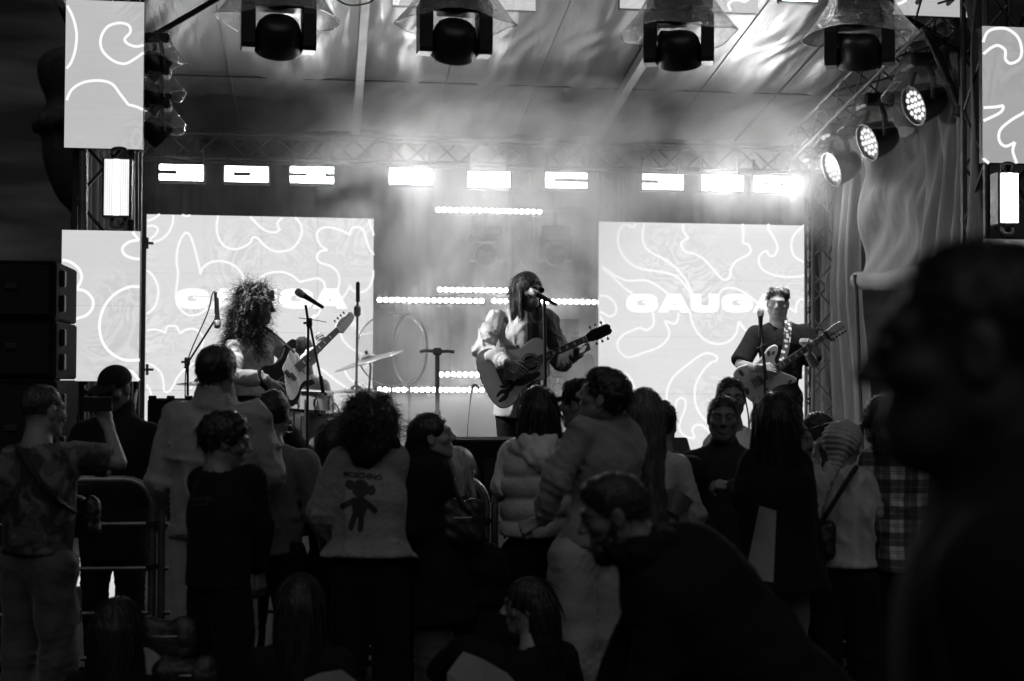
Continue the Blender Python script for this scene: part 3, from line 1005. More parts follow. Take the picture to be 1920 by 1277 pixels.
def moving_head(px, py, Y, s, label, tilt=25, pan=0, cover=True, group='moving heads under the header', seed=0):
    """px,py: centre of the head"""
    c = PY(px, py, Y)
    t = thing('moving_head', c + V(0, 0, .4 * s), label, 'stage light', group)
    MB().box(c + V(0, 0, .335 * s), (.44 * s, .3 * s, .15 * s), bevel=.02 * s).build('base', M_MHEAD, t)
    MB().tube([c + V(0, 0, .43 * s), c + V(0, 0, .62 * s)], .03 * s, 8).build('hook_clamp', M_BLACK, t)
    cp, sp_ = math.cos(R_(pan)), math.sin(R_(pan))
    Rz = np.array([[cp, -sp_, 0], [sp_, cp, 0], [0, 0, 1]])
    arms = []
    for sx in (-1, 1):
        o = [(-.085, .24), (.085, .24), (.095, .14), (.095, -.08), (.07, -.11), (-.07, -.11), (-.095, -.08), (-.095, .14)]
        ex = Rz @ V(1, 0, 0)
        ey = Rz @ V(0, 1, 0)
        MB().prism(np.array(o) * s, .095 * s, c + ex * (sx * .208 * s + (.0475 * s)), ey, V(0, 0, 1), ex, .006 * s).build('yoke_arm', M_MHEAD, t)
    MB().box(c + V(0, 0, .225 * s), (.49 * s, .19 * s, .10 * s), Rz, .02 * s).build('yoke', M_MHEAD, t)
    ax = Rz @ V(0, -math.sin(R_(tilt)), -math.cos(R_(tilt)))
    Mh = basis(ax, (1, 0, 0) if abs(ax[2]) > .9 else (0, 0, 1))
    prof = [(.0, -.125), (.07, -.122), (.115, -.11), (.142, -.08), (.158, -.03), (.165, .03), (.168, .10), (.160, .12), (.148, .12), (.146, .10), (0, .10)]
    h = MB().lathe([(a * s, b * s) for a, b in prof], c, Mh, 28).build('head', M_MHEAD, t, smooth=35)
    MB().lathe([(0, .102 * s), (.143 * s, .102 * s), (.11 * s, .118 * s), (0, .126 * s)], c, Mh, 28).build('lens', M_GLASSD, h, smooth=35)
    # plate for the lit back of the head, light put into its paler colour
    o = [(-.14, .02), (-.09, .11), (.09, .11), (.14, .02)]
    MB().prism(np.array(o) * s, .012 * s, c + V(0, .19 * s, .07 * s), V(1, 0, 0), V(0, 0, 1), V(0, -1, 0)).build('lit_back_plate', M_MLIT, t)
    if cover:
        b, rim = film_cone(c + V(0, 0, .48 * s), .20 * s, .40 * s, .38 * s, None, seed, sx=1.05)
        o = b.build('rain_cover', M_FILM, t, smooth=True)
        MB().tube(rim, .0045, 6, closed=True).build('cover_hem', M_FILM, o)
    return t
moving_head(522, 66, 9.75, .98, 'black moving head under plastic cover next to the drum side purlin', -38, 6, seed=1)
moving_head(852, 74, 9.8, 1.0, 'black moving head under the header screen next to the purlin', -40, 4, seed=2)
moving_head(1273, 92, 9.9, .98, 'black moving head under the middle header screen', -30, -16, seed=3)
moving_head(1612, 96, 10.0, .98, 'black moving head under the header screen next to the draped curtain', -24, -24, seed=4)
moving_head(912, 476, 13.0, .62, 'hazy moving head behind the singer, nearer the drums', 70, -15, False, 'moving heads in the smoke', 5)
moving_head(1040, 476, 13.0, .62, 'hazy moving head behind the singer, nearer the guitarist screen', 70, 5, False, 'moving heads in the smoke', 6)

M_WLENS = emit('wash_lens', 1, 1.0)
def aim_spot(name, loc, target, power, size, parent, blend=.6, rad=.08):
    ld = bpy.data.lights.new(name, 'SPOT')
    ld.energy = power
    ld.spot_size = R_(size)
    ld.spot_blend = blend
    ld.shadow_soft_size = rad
    o = bpy.data.objects.new(name, ld)
    COL.objects.link(o)
    o.parent = parent
    o.location = tuple(np.asarray(loc) - wloc(parent))
    o.rotation_euler = Vector(tuple(np.asarray(target, float) - np.asarray(loc, float))).to_track_quat('-Z', 'Y').to_euler()
    return o
def wash_light(c, ax, s, label, group, target, power, cover_dir=None, seed=0, cover_only=False, hang=(0, 0, 1)):
    t = thing('wash_light', np.asarray(c) + V(0, 0, .3 * s), label, 'stage light', group)
    M_ = basis(ax)
    c = np.asarray(c, float)
    ax = nrm(ax)
    prof = [(0, -.20), (.06, -.195), (.10, -.17), (.135, -.10), (.15, -.02), (.158, .06), (.16, .075), (.148, .075), (.145, .055), (0, .05)]
    h = MB().lathe([(a * s, b * s) for a, b in prof], c, M_, 28).build('head', M_MHEAD, t, smooth=35)
    src = None
    for ring_, k in ((0, 1), (.05, 6), (.1, 12)):
        for i in range(k):
            w = 2 * math.pi * i / k
            p = c + M_ @ V(ring_ * s * math.cos(w), ring_ * s * math.sin(w), .051 * s)
            if src is None:
                src = MB().lathe([(.021 * s, 0), (.02 * s, .006 * s), (.012 * s, .014 * s), (0, .016 * s)], p, M_, 10).build('lens', M_WLENS, h, smooth=True)
                p0 = p
            else:
                share(src, 'lens', h, p - p0)
    side = nrm(np.cross(ax, (0, 0, 1)))
    for sx in (-1, 1):
        a = c + side * (sx * .175 * s)
        MB().tube([a, a + V(0, 0, .16 * s), c + side * (sx * .10 * s) + V(0, 0, .27 * s)], .024 * s, 8).build('yoke_arm', M_MHEAD, t)
    MB().box(c + V(0, 0, .31 * s), (.26 * s, .26 * s, .11 * s), bevel=.02 * s).build('base', M_MHEAD, t)
    b, rim = film_cone(c + V(0, 0, .42 * s), .10 * s, .30 * s, .36 * s, None, seed)
    o = b.build('rain_cover', M_FILM, t, smooth=True)
    MB().tube(rim, .004, 6, closed=True).build('cover_hem', M_FILM, o)
    if power:
        aim_spot('wash_beam', c + ax * .40 * s, target, power, 62, t)
    return t
TG = PY(960, 650, 10.6)
for i, (px, py, Y, s) in enumerate(((1728, 193, 10.35, 1.0), (1640, 262, 11.15, 1.0), (1572, 313, 12.0, 1.0))):
    c = PY(px, py, Y)
    ax = nrm(V(-.93, -.10, -.36))
    wash_light(c, ax, s, 'tilted wash light with glowing lenses, ' + ('nearest the clamp of the diagonal brace', 'middle one on the sloping side truss', 'nearest the glaring end strobe')[i], 'wash lights on the side truss', V(2.0, 9.6, 1.6), 55, seed=20 + i)
for i, (px, py) in enumerate(((312, 128), (312, 188), (314, 250))):
    c = PY(px - 16, py, 9.85)
    wash_light(c, nrm(V(.62, .25, -.55)), .62, 'plastic covered wash light on the tower beside the small high screen, ' + ('top of three', 'middle of three', 'lowest of three')[i], 'wash lights on the tower', PY((480, 950, 1430)[i], 650, 10.3), (400, 190, 240)[i], seed=30 + i)
# flood on the header whose glare enters from above
fl = thing('flood_light', PY(1500, -22, 10.05), 'glaring flood light on the header between two wide screens', 'flood light')
c = PY(1500, -8, 10.05)
MB().box(c + V(0, .05, 0), (.3, .08, .09), bevel=.01).build('housing', M_BLACK, fl)
MB().box(c + V(0, 0, -.01), (.26, .014, .055)).build('lamp_face', emit('flood_face', 1, 14), fl)
aim_spot('flood_beam', c + V(0, .2, -.1), PY(1400, 690, 10.9), 480, 60, fl)

# ---------------------------------------------------------------- smoke
SMOKE_MID, SMOKE_TOP, SMOKE_LOW, SMOKE_BASE = .25, .20, 3.2, .015
def smoke():
    x0, x1, y0, y1, z0, z1 = -1.75, 4.5, 11.0, 13.78, DECK + .01, 4.13
    b = MB().box(((x0 + x1) / 2, (y0 + y1) / 2, (z0 + z1) / 2), (x1 - x0, y1 - y0, z1 - z0))
    mt, t = new_mat('stage_smoke')
    g = N_(t, 'ShaderNodeNewGeometry')
    n1 = N_(t, 'ShaderNodeTexNoise', i_Scale=1.25, i_Detail=6., i_Roughness=.62, i_Distortion=1.1)
    mp_ = N_(t, 'ShaderNodeMapping')
    mp_.inputs['Location'].default_value = (3.1, 1.7, .4)
    mr = N_(t, 'ShaderNodeMapRange')
    mr.inputs['From Min'].default_value = .42
    mr.inputs['From Max'].default_value = .62
    mr.inputs['To Min'].default_value = .05
    mr.inputs['To Max'].default_value = 2.1
    sx = N_(t, 'ShaderNodeSeparateXYZ')
    def ss(a, b_, lo, hi, src):
        q = N_(t, 'ShaderNodeMapRange', interpolation_type='SMOOTHSTEP')
        for nm, vv in (('From Min', a), ('From Max', b_), ('To Min', lo), ('To Max', hi)): q.inputs[nm].default_value = vv
        t.links.new(sx.outputs[src], q.inputs['Value'])
        return q.outputs[0]
    def ma(op, a, b_):
        q = N_(t, 'ShaderNodeMath', operation=op)
        for ii, vv in enumerate((a, b_)):
            if isinstance(vv, float): q.inputs[ii].default_value = vv
            else: t.links.new(vv, q.inputs[ii])
        return q.outputs[0]
    # the smoke pours from the middle and rises to the lamps; thin before the screens
    mid = ma('MULTIPLY', ss(-.1, .9, 0., SMOKE_MID, 'X'), ss(2.1, 2.9, 1., 0., 'X'))
    top_ = ma('MULTIPLY', ss(2.75, 3.5, 0., SMOKE_TOP, 'Z'), ss(-.4, 1.0, .02, 1., 'X'))
    low = ma('MULTIPLY', ma('MULTIPLY', ss(-.1, .8, 0., SMOKE_LOW, 'X'), ss(2.2, 3.1, 1., 0., 'X')), ss(1.35, 1.62, 1., 0., 'Z'))
    tot = ma('ADD', ma('ADD', mid, ma('ADD', top_, low)), SMOKE_BASE)
    muo = ma('MULTIPLY', mr.outputs[0], tot)
    pv = N_(t, 'ShaderNodeVolumeScatter')
    pv.inputs['Color'].default_value = grey(.95)
    pv.inputs['Anisotropy'].default_value = .35
    o = N_(t, 'ShaderNodeOutputMaterial')
    l = t.links.new
    l(g.outputs['Position'], mp_.inputs[0])
    l(mp_.outputs[0], n1.inputs['Vector'])
    l(n1.outputs['Fac'], mr.inputs['Value'])
    l(g.outputs['Position'], sx.inputs[0])
    l(muo, pv.inputs['Density'])
    l(pv.outputs[0], o.inputs['Volume'])
    ob = b.build('smoke', mt)
    tag(ob, 'drifting stage smoke lit by the strobes', 'smoke', kind='stuff')
smoke()
# ================================================================ SHAPES FOR PEOPLE (signed distance fields meshed with surface nets)
def _axis(lo, hi, res):
    n = max(4, int(math.ceil((hi - lo) / res)) + 1)
    return lo + np.arange(n) * res
class Sdf:
    def __init__(s, k=.03):
        s.ops, s.k, s.clips, s.noise = [], k, [], None
    def cap(s, a, b, ra, rb=None, k=None, flat=None, sub=False):
        """tapered capsule; flat=(axis, factor) squeezes it along the axis"""
        a, b = np.asarray(a, float), np.asarray(b, float)
        rb = ra if rb is None else rb
        r = max(ra, rb)
        lo, hi = np.minimum(a, b) - r, np.maximum(a, b) + r
        s.ops.append(('c', a, b, ra, rb, flat, s.k if k is None else k, sub, lo, hi))
        return s
    def ell(s, c, rad, R=None, k=None, sub=False):
        c = np.asarray(c, float)
        rad = np.asarray(rad, float)
        if R is None: ext = rad
        else: ext = np.sqrt(((np.asarray(R) * rad) ** 2).sum(1))
        s.ops.append(('e', c, rad, R, None, None, s.k if k is None else k, sub, c - ext, c + ext))
        return s
    def clip(s, p, n, k=.0):
        s.clips.append((np.asarray(p, float), nrm(n), k))
        return s
    def mesh(s, res):
        adds = [o for o in s.ops if not o[7]]
        pad = res * 2.5 + .02
        lo = np.min([o[8] for o in adds], 0) - pad
        hi = np.max([o[9] for o in adds], 0) + pad
        X, Y, Z = [_axis(lo[i], hi[i], res) for i in range(3)]
        A = np.full((len(X), len(Y), len(Z)), 1.0, np.float32)
        for (ty, a, b, ra, rb, flat, k, sub, l, h) in s.ops:
            m = k + res * 2 + .01
            sl = []
            for i, G in enumerate((X, Y, Z)):
                i0 = max(0, np.searchsorted(G, l[i] - m) - 1)
                i1 = min(len(G), np.searchsorted(G, h[i] + m) + 1)
                sl.append(slice(i0, i1))
            if any(q.stop <= q.start for q in sl): continue
            x = X[sl[0]][:, None, None]; y = Y[sl[1]][None, :, None]; z = Z[sl[2]][None, None, :]
            if ty == 'c':
                ba = b - a
                px, py, pz = x - a[0], y - a[1], z - a[2]
                if flat is not None:
                    n, fa = flat
                    n = nrm(n)
                    dn = (px * n[0] + py * n[1] + pz * n[2])
                    q = dn * (1 / fa - 1)
                    px, py, pz = px + n[0] * q, py + n[1] * q, pz + n[2] * q
                    bn = float(ba @ n)
                    ba = ba + n * bn * (1 / fa - 1)
                L2 = float(ba @ ba) + 1e-9
                t = np.clip((px * ba[0] + py * ba[1] + pz * ba[2]) / L2, 0, 1)
                d = np.sqrt((px - ba[0] * t) ** 2 + (py - ba[1] * t) ** 2 + (pz - ba[2] * t) ** 2) - (ra + (rb - ra) * t)
                if flat is not None: d = d * (.5 + .5 * flat[1])
            else:
                px, py, pz = x - a[0], y - a[1], z - a[2]
                if ra is not None:
                    Rm = np.asarray(ra)
                    px, py, pz = (px * Rm[0, 0] + py * Rm[1, 0] + pz * Rm[2, 0], px * Rm[0, 1] + py * Rm[1, 1] + pz * Rm[2, 1], px * Rm[0, 2] + py * Rm[1, 2] + pz * Rm[2, 2])
                k0 = np.sqrt((px / b[0]) ** 2 + (py / b[1]) ** 2 + (pz / b[2]) ** 2)
                k1 = np.sqrt((px / b[0] ** 2) ** 2 + (py / b[1] ** 2) ** 2 + (pz / b[2] ** 2) ** 2)
                d = k0 * (k0 - 1) / (k1 + 1e-6)
            F0 = A[tuple(sl)]
            if sub:
                d = -d
                hh = np.clip(.5 - .5 * (F0 - d) / max(k, 1e-5), 0, 1)
                A[tuple(sl)] = F0 + (d - F0) * hh + k * hh * (1 - hh)
            else:
                hh = np.clip(.5 + .5 * (F0 - d) / max(k, 1e-5), 0, 1)
                A[tuple(sl)] = F0 + (d - F0) * hh - k * hh * (1 - hh)
        if s.noise is not None:
            near = np.abs(A) < .06
            ix = np.nonzero(near)
            A[ix] += s.noise(np.stack([X[ix[0]], Y[ix[1]], Z[ix[2]]], 1)).astype(np.float32)
        for p, n, k in s.clips:
            d = (X[:, None, None] - p[0]) * n[0] + (Y[None, :, None] - p[1]) * n[1] + (Z[None, None, :] - p[2]) * n[2]
            A = np.maximum(A, d.astype(np.float32))
        return snet(A, X, Y, Z)
_E = [((0, 0, 0), (1, 0, 0)), ((0, 1, 0), (1, 1, 0)), ((0, 0, 1), (1, 0, 1)), ((0, 1, 1), (1, 1, 1)),
      ((0, 0, 0), (0, 1, 0)), ((1, 0, 0), (1, 1, 0)), ((0, 0, 1), (0, 1, 1)), ((1, 0, 1), (1, 1, 1)),
      ((0, 0, 0), (0, 0, 1)), ((1, 0, 0), (1, 0, 1)), ((0, 1, 0), (0, 1, 1)), ((1, 1, 0), (1, 1, 1))]
def snet(A, X, Y, Z):
    S = A < 0
    c = np.zeros(tuple(n - 1 for n in A.shape), np.int8)
    for i in (0, 1):
        for j in (0, 1):
            for k in (0, 1):
                c += S[i:i + c.shape[0], j:j + c.shape[1], k:k + c.shape[2]]
    occ = (c > 0) & (c < 8)
    ii, jj, kk = np.nonzero(occ)
    idx = np.full(occ.shape, -1, np.int32)
    idx[ii, jj, kk] = np.arange(len(ii))
    acc = np.zeros((len(ii), 3))
    cnt = np.zeros(len(ii))
    for (a, b) in _E:
        fa = A[ii + a[0], jj + a[1], kk + a[2]]
        fb = A[ii + b[0], jj + b[1], kk + b[2]]
        mk = (fa < 0) != (fb < 0)
        t = np.where(mk, fa / np.where(mk, fa - fb, 1), 0)
        for q in range(3):
            acc[:, q] += np.where(mk, a[q] + (b[q] - a[q]) * t, 0)
        cnt += mk
    acc /= np.maximum(cnt, 1)[:, None]
    h = X[1] - X[0]
    v = np.stack([X[ii], Y[jj], Z[kk]], 1) + acc * h
    F = []
    nx, ny, nz = A.shape
    for ax in range(3):
        if ax == 0:
            s0, s1 = S[:-1, 1:-1, 1:-1], S[1:, 1:-1, 1:-1]
            i, j, k = np.nonzero(s0 != s1); fl = s0[i, j, k]
            j += 1; k += 1
            q = [idx[i, j - 1, k - 1], idx[i, j, k - 1], idx[i, j, k], idx[i, j - 1, k]]
        elif ax == 1:
            s0, s1 = S[1:-1, :-1, 1:-1], S[1:-1, 1:, 1:-1]
            i, j, k = np.nonzero(s0 != s1); fl = s0[i, j, k]
            i += 1; k += 1
            q = [idx[i - 1, j, k - 1], idx[i - 1, j, k], idx[i, j, k], idx[i, j, k - 1]]
        else:
            s0, s1 = S[1:-1, 1:-1, :-1], S[1:-1, 1:-1, 1:]
            i, j, k = np.nonzero(s0 != s1); fl = s0[i, j, k]
            i += 1; j += 1
            q = [idx[i - 1, j - 1, k], idx[i, j - 1, k], idx[i, j, k], idx[i - 1, j, k]]
        q = np.stack(q, 1)
        q[~fl] = q[~fl][:, ::-1]
        F.append(q)
    return v, np.concatenate(F)
def sines(seed, amp, wl, n=5, aniso=(1, 1, 1), ridge=False):
    r = np.random.default_rng(seed)
    K = r.normal(size=(n, 3))
    K = K / np.linalg.norm(K, axis=1, keepdims=True) * (2 * math.pi / (wl * r.uniform(.7, 1.5, (n, 1)))) * np.asarray(aniso)
    Q = r.normal(size=(n, 3)) * 2 * math.pi / (wl * 4)
    ph = r.uniform(0, 6.28, (2, n))
    def fn(p):
        w = np.sin(p @ K.T + ph[0] + 1.8 * np.sin(p @ Q.T + ph[1]))
        if ridge: w = 1 - 2 * np.abs(w)
        return amp * w.sum(1) / math.sqrt(n)
    return fn
def creases(seed, amp, wl, n, zr):
    """narrow fold ridges on otherwise calm cloth; zr = how much the folds may run sideways"""
    r = np.random.default_rng(seed)
    a = r.uniform(0, 6.28, n)
    K = np.stack([np.cos(a), np.sin(a), r.normal(size=n) * zr], 1)
    K = K / np.linalg.norm(K, axis=1, keepdims=True) * math.pi / (wl * r.uniform(.8, 1.5, (n, 1)))
    Q = r.normal(size=(n, 3)) * 2 * math.pi / .75
    Q2 = r.normal(size=(n, 3)) * 2 * math.pi / .45
    ph = r.uniform(0, 6.28, (3, n))
    def fn(p):
        w = 1 - np.abs(np.sin(p @ K.T + ph[0] + 1.3 * np.sin(p @ Q.T + ph[1])))
        return -amp * ((w ** 3 - .25) * (.5 + .5 * np.sin(p @ Q2.T + ph[2]))).sum(1)
    return fn
def bunched(p, spots, amp, seed):
    """cloth bunching into creases across a limb near its joints"""
    out = np.zeros(len(p))
    for i, (c, d, rad) in enumerate(spots):
        q = p - c
        g = np.exp(-(q * q).sum(1) / (2 * rad * rad))
        t = q @ np.asarray(d)
        side = q[:, 0] * 7 + q[:, 1] * 5
        w = 1 - np.abs(np.sin(math.pi * t / .042 + 1.2 * np.sin(side * 2.2 + seed + i) + i * 1.7))
        out -= amp * g * (w ** 2 - .3)
    return out
def mesh_obj(name, parts, material, parent, smooth=True):
    """parts: list of (verts, quads) joined into one mesh in the parent's frame"""
    off = wloc(parent)
    vs_, fs, n = [], [], 0
    for v, f in parts:
        vs_.append(np.asarray(v, np.float64)); fs.append(np.asarray(f, np.int64) + n); n += len(v)
    v = np.concatenate(vs_) - off
    me = bpy.data.meshes.new(name)
    me.vertices.add(len(v))
    me.vertices.foreach_set('co', v.astype(np.float32).ravel())
    loops = np.concatenate([f.ravel() for f in fs])
    tot = np.concatenate([np.full(len(f), f.shape[1]) for f in fs])
    me.loops.add(len(loops))
    me.loops.foreach_set('vertex_index', loops.astype(np.int32))
    me.polygons.add(len(tot))
    me.polygons.foreach_set('loop_start', (np.cumsum(tot) - tot).astype(np.int32))
    me.polygons.foreach_set('loop_total', tot.astype(np.int32))
    me.polygons.foreach_set('use_smooth', np.ones(len(tot), bool))
    me.update(calc_edges=True)
    me.materials.append(material)
    o = bpy.data.objects.new(name, me)
    COL.objects.link(o)
    o.parent = parent
    return o
def rot(yaw, pitch=0, roll=0):
    """columns right, forward, up; yaw 0 = away from camera, 90 = to the picture's right"""
    a = -yaw
    w = R_(a) - PSI
    Rz = np.array([[math.cos(w), -math.sin(w), 0], [math.sin(w), math.cos(w), 0], [0, 0, 1]])
    p = R_(pitch)
    Rx = np.array([[1, 0, 0], [0, math.cos(p), -math.sin(p)], [0, math.sin(p), math.cos(p)]])
    q = R_(roll)
    Ry = np.array([[math.cos(q), 0, math.sin(q)], [0, 1, 0], [-math.sin(q), 0, math.cos(q)]])
    return Rz @ Rx @ Ry
# ---------------------------------------------------------------- head, hands, hair
def head_sdf(S, c, R, s, beard=0, female=False, ears=True):
    T = lambda x, y, z: c + R @ (V(x, y, z) * s)
    E = lambda p, r, k=.02, sub=False: S.ell(T(*p), np.array(r) * s, R, k * s, sub)
    C = lambda a, b, ra, rb, k=.015, sub=False: S.cap(T(*a), T(*b), ra * s, rb * s, k * s, sub=sub)
    E((0, -.012, .032), (.075, .096, .085))
    E((0, .022, -.03), (.060, .070, .078), .03)
    jw = .046 if female else .052
    for x in (-1, 1):
        C((x * jw, -.004, -.055), (x * .018, .058, -.094), .022, .020, .03)
        E((x * .046, .055, -.018), (.022, .026, .020), .02)
        C((x * .012, .088, .030), (x * .045, .070, .030), .011, .009, .02)
    C((0, .060, -.097), (0, .064, -.095), .020, .020, .02)
    C((0, .088, .022), (0, .113, -.020), .008, .0125, .012)
    for x in (-1, 1): E((x * .012, .102, -.026), (.0085, .010, .007), .008)
    for x in (-1, 1): E((x * .031, .102, .010), (.015, .013, .010), .012, True)
    for x in (-1, 1): E((x * .031, .079, .010), (.0125, .0125, .0115), .004)
    C((-.019, .088, -.054), (.019, .088, -.054), .0062, .0062, .006)
    C((-.016, .088, -.067), (.016, .088, -.067), .0075, .0075, .006)
    C((-.019, .101, -.060), (.019, .101, -.060), .0022, .0022, .004, True)
    if ears:
        for x in (-1, 1):
            E((x * .079, -.008, -.004), (.009, .021, .033), .01)
            E((x * .088, .000, -.002), (.006, .010, .018), .008, True)
    if beard:
        E((0, .045, -.085), (.055, .05, .045), .02)
def hand_sdf(S, w, D, Nb, side, curl=(25, 25, 25, 25, 20), s=1., spread=.06):
    """w wrist, D towards knuckles, Nb back-of-hand normal, side +1 when the thumb lies towards D x Nb"""
    D = nrm(D)
    Nb = nrm(Nb - D * np.dot(Nb, D))
    T = np.cross(D, Nb) * side
    kb = w + D * .085 * s
    offs = [.033, .011, -.011, -.030]
    lens = [(.043, .027, .02), (.048, .030, .021), (.045, .028, .02), (.035, .021, .018)]
    for i in range(4):
        S.cap(w + T * offs[i] * .5 * s, kb + T * offs[i] * s, .017 * s, .0125 * s, .012 * s, (Nb, .8))
    for i in range(4):
        p = kb + T * offs[i] * s
        a = 0
        d0 = nrm(D + T * (offs[i] * spread * 30))
        c_ = curl[i]
        for j, ln in enumerate(lens[i]):
            a += R_(c_ * (1.0, 1.15, .8)[j])
            d = d0 * math.cos(a) - Nb * math.sin(a)
            q = p + d * ln * s
            S.cap(p, q, (.0098, .0088, .0080)[j] * s, (.0090, .0080, .0068)[j] * s, .004 * s)
            p = q
    p = w + D * .028 * s + T * .026 * s - Nb * .006 * s
    S.cap(w + D * .02 * s, p, .018 * s, .0145 * s, .012 * s)
    d = nrm(D * .75 + T * .62 - Nb * .30)
    c_ = curl[4]
    for j, ln in enumerate((.040, .032, .024)):
        d = nrm(d - T * math.sin(R_(c_)) * (.0, .35, .5)[j] - Nb * math.sin(R_(c_)) * .25)
        q = p + d * ln * s
        S.cap(p, q, (.0135, .0110, .0098)[j] * s, (.0112, .0098, .0080)[j] * s, .006 * s)
        p = q
def strands(roots, dirs, length, seed, grav=.5, curl=0., width=.0016, segs=5, jitter=.25):
    """thin two-sided ribbons that follow the hair"""
    r = np.random.default_rng(seed)
    V_, F_ = [], []
    n = 0
    for p, d in zip(roots, dirs):
        d = nrm(d + r.normal(size=3) * jitter)
        L_ = length * r.uniform(.6, 1.15)
        side = nrm(np.cross(d, r.normal(size=3)))
        ph, fr = r.uniform(0, 6.28), r.uniform(14, 26)
        pts = []
        q = np.array(p, float)
        for j in range(segs + 1):
            u = j / segs
            w = width * (1 - .8 * u)
            o = side * curl * math.sin(fr * u + ph) + np.cross(side, d) * curl * math.cos(fr * u + ph) if curl else 0
            pts.append((q + o, w))
            d = nrm(d + V(0, 0, -1) * grav / segs * (1 + u))
            q = q + d * L_ / segs
        for (pp, w) in pts:
            V_ += [pp - side * w, pp + side * w]
        for j in range(segs):
            F_.append((n + 2 * j, n + 2 * j + 1, n + 2 * j + 3, n + 2 * j + 2))
        n += 2 * (segs + 1)
    return np.array(V_), np.array(F_)
def flow_strands(mesh, ctr, n, seed, flow, length, grav, width, segs, jit, _):
    v, f = mesh
    r = np.random.default_rng(seed + 5)
    fi = r.integers(0, len(f), n)
    a, b, c_ = v[f[fi][:, 0]], v[f[fi][:, 1]], v[f[fi][:, 2]]
    nn = np.cross(b - a, c_ - a)
    nn /= np.linalg.norm(nn, axis=1, keepdims=True) + 1e-12
    sg = np.sign(((a - ctr) * nn).sum(1).mean())
    nn = nn * (sg if sg else 1)
    return strands(a + nn * .001, [nrm(flow(q)) for q in nn], length, seed, grav, 0, width, segs, jit)
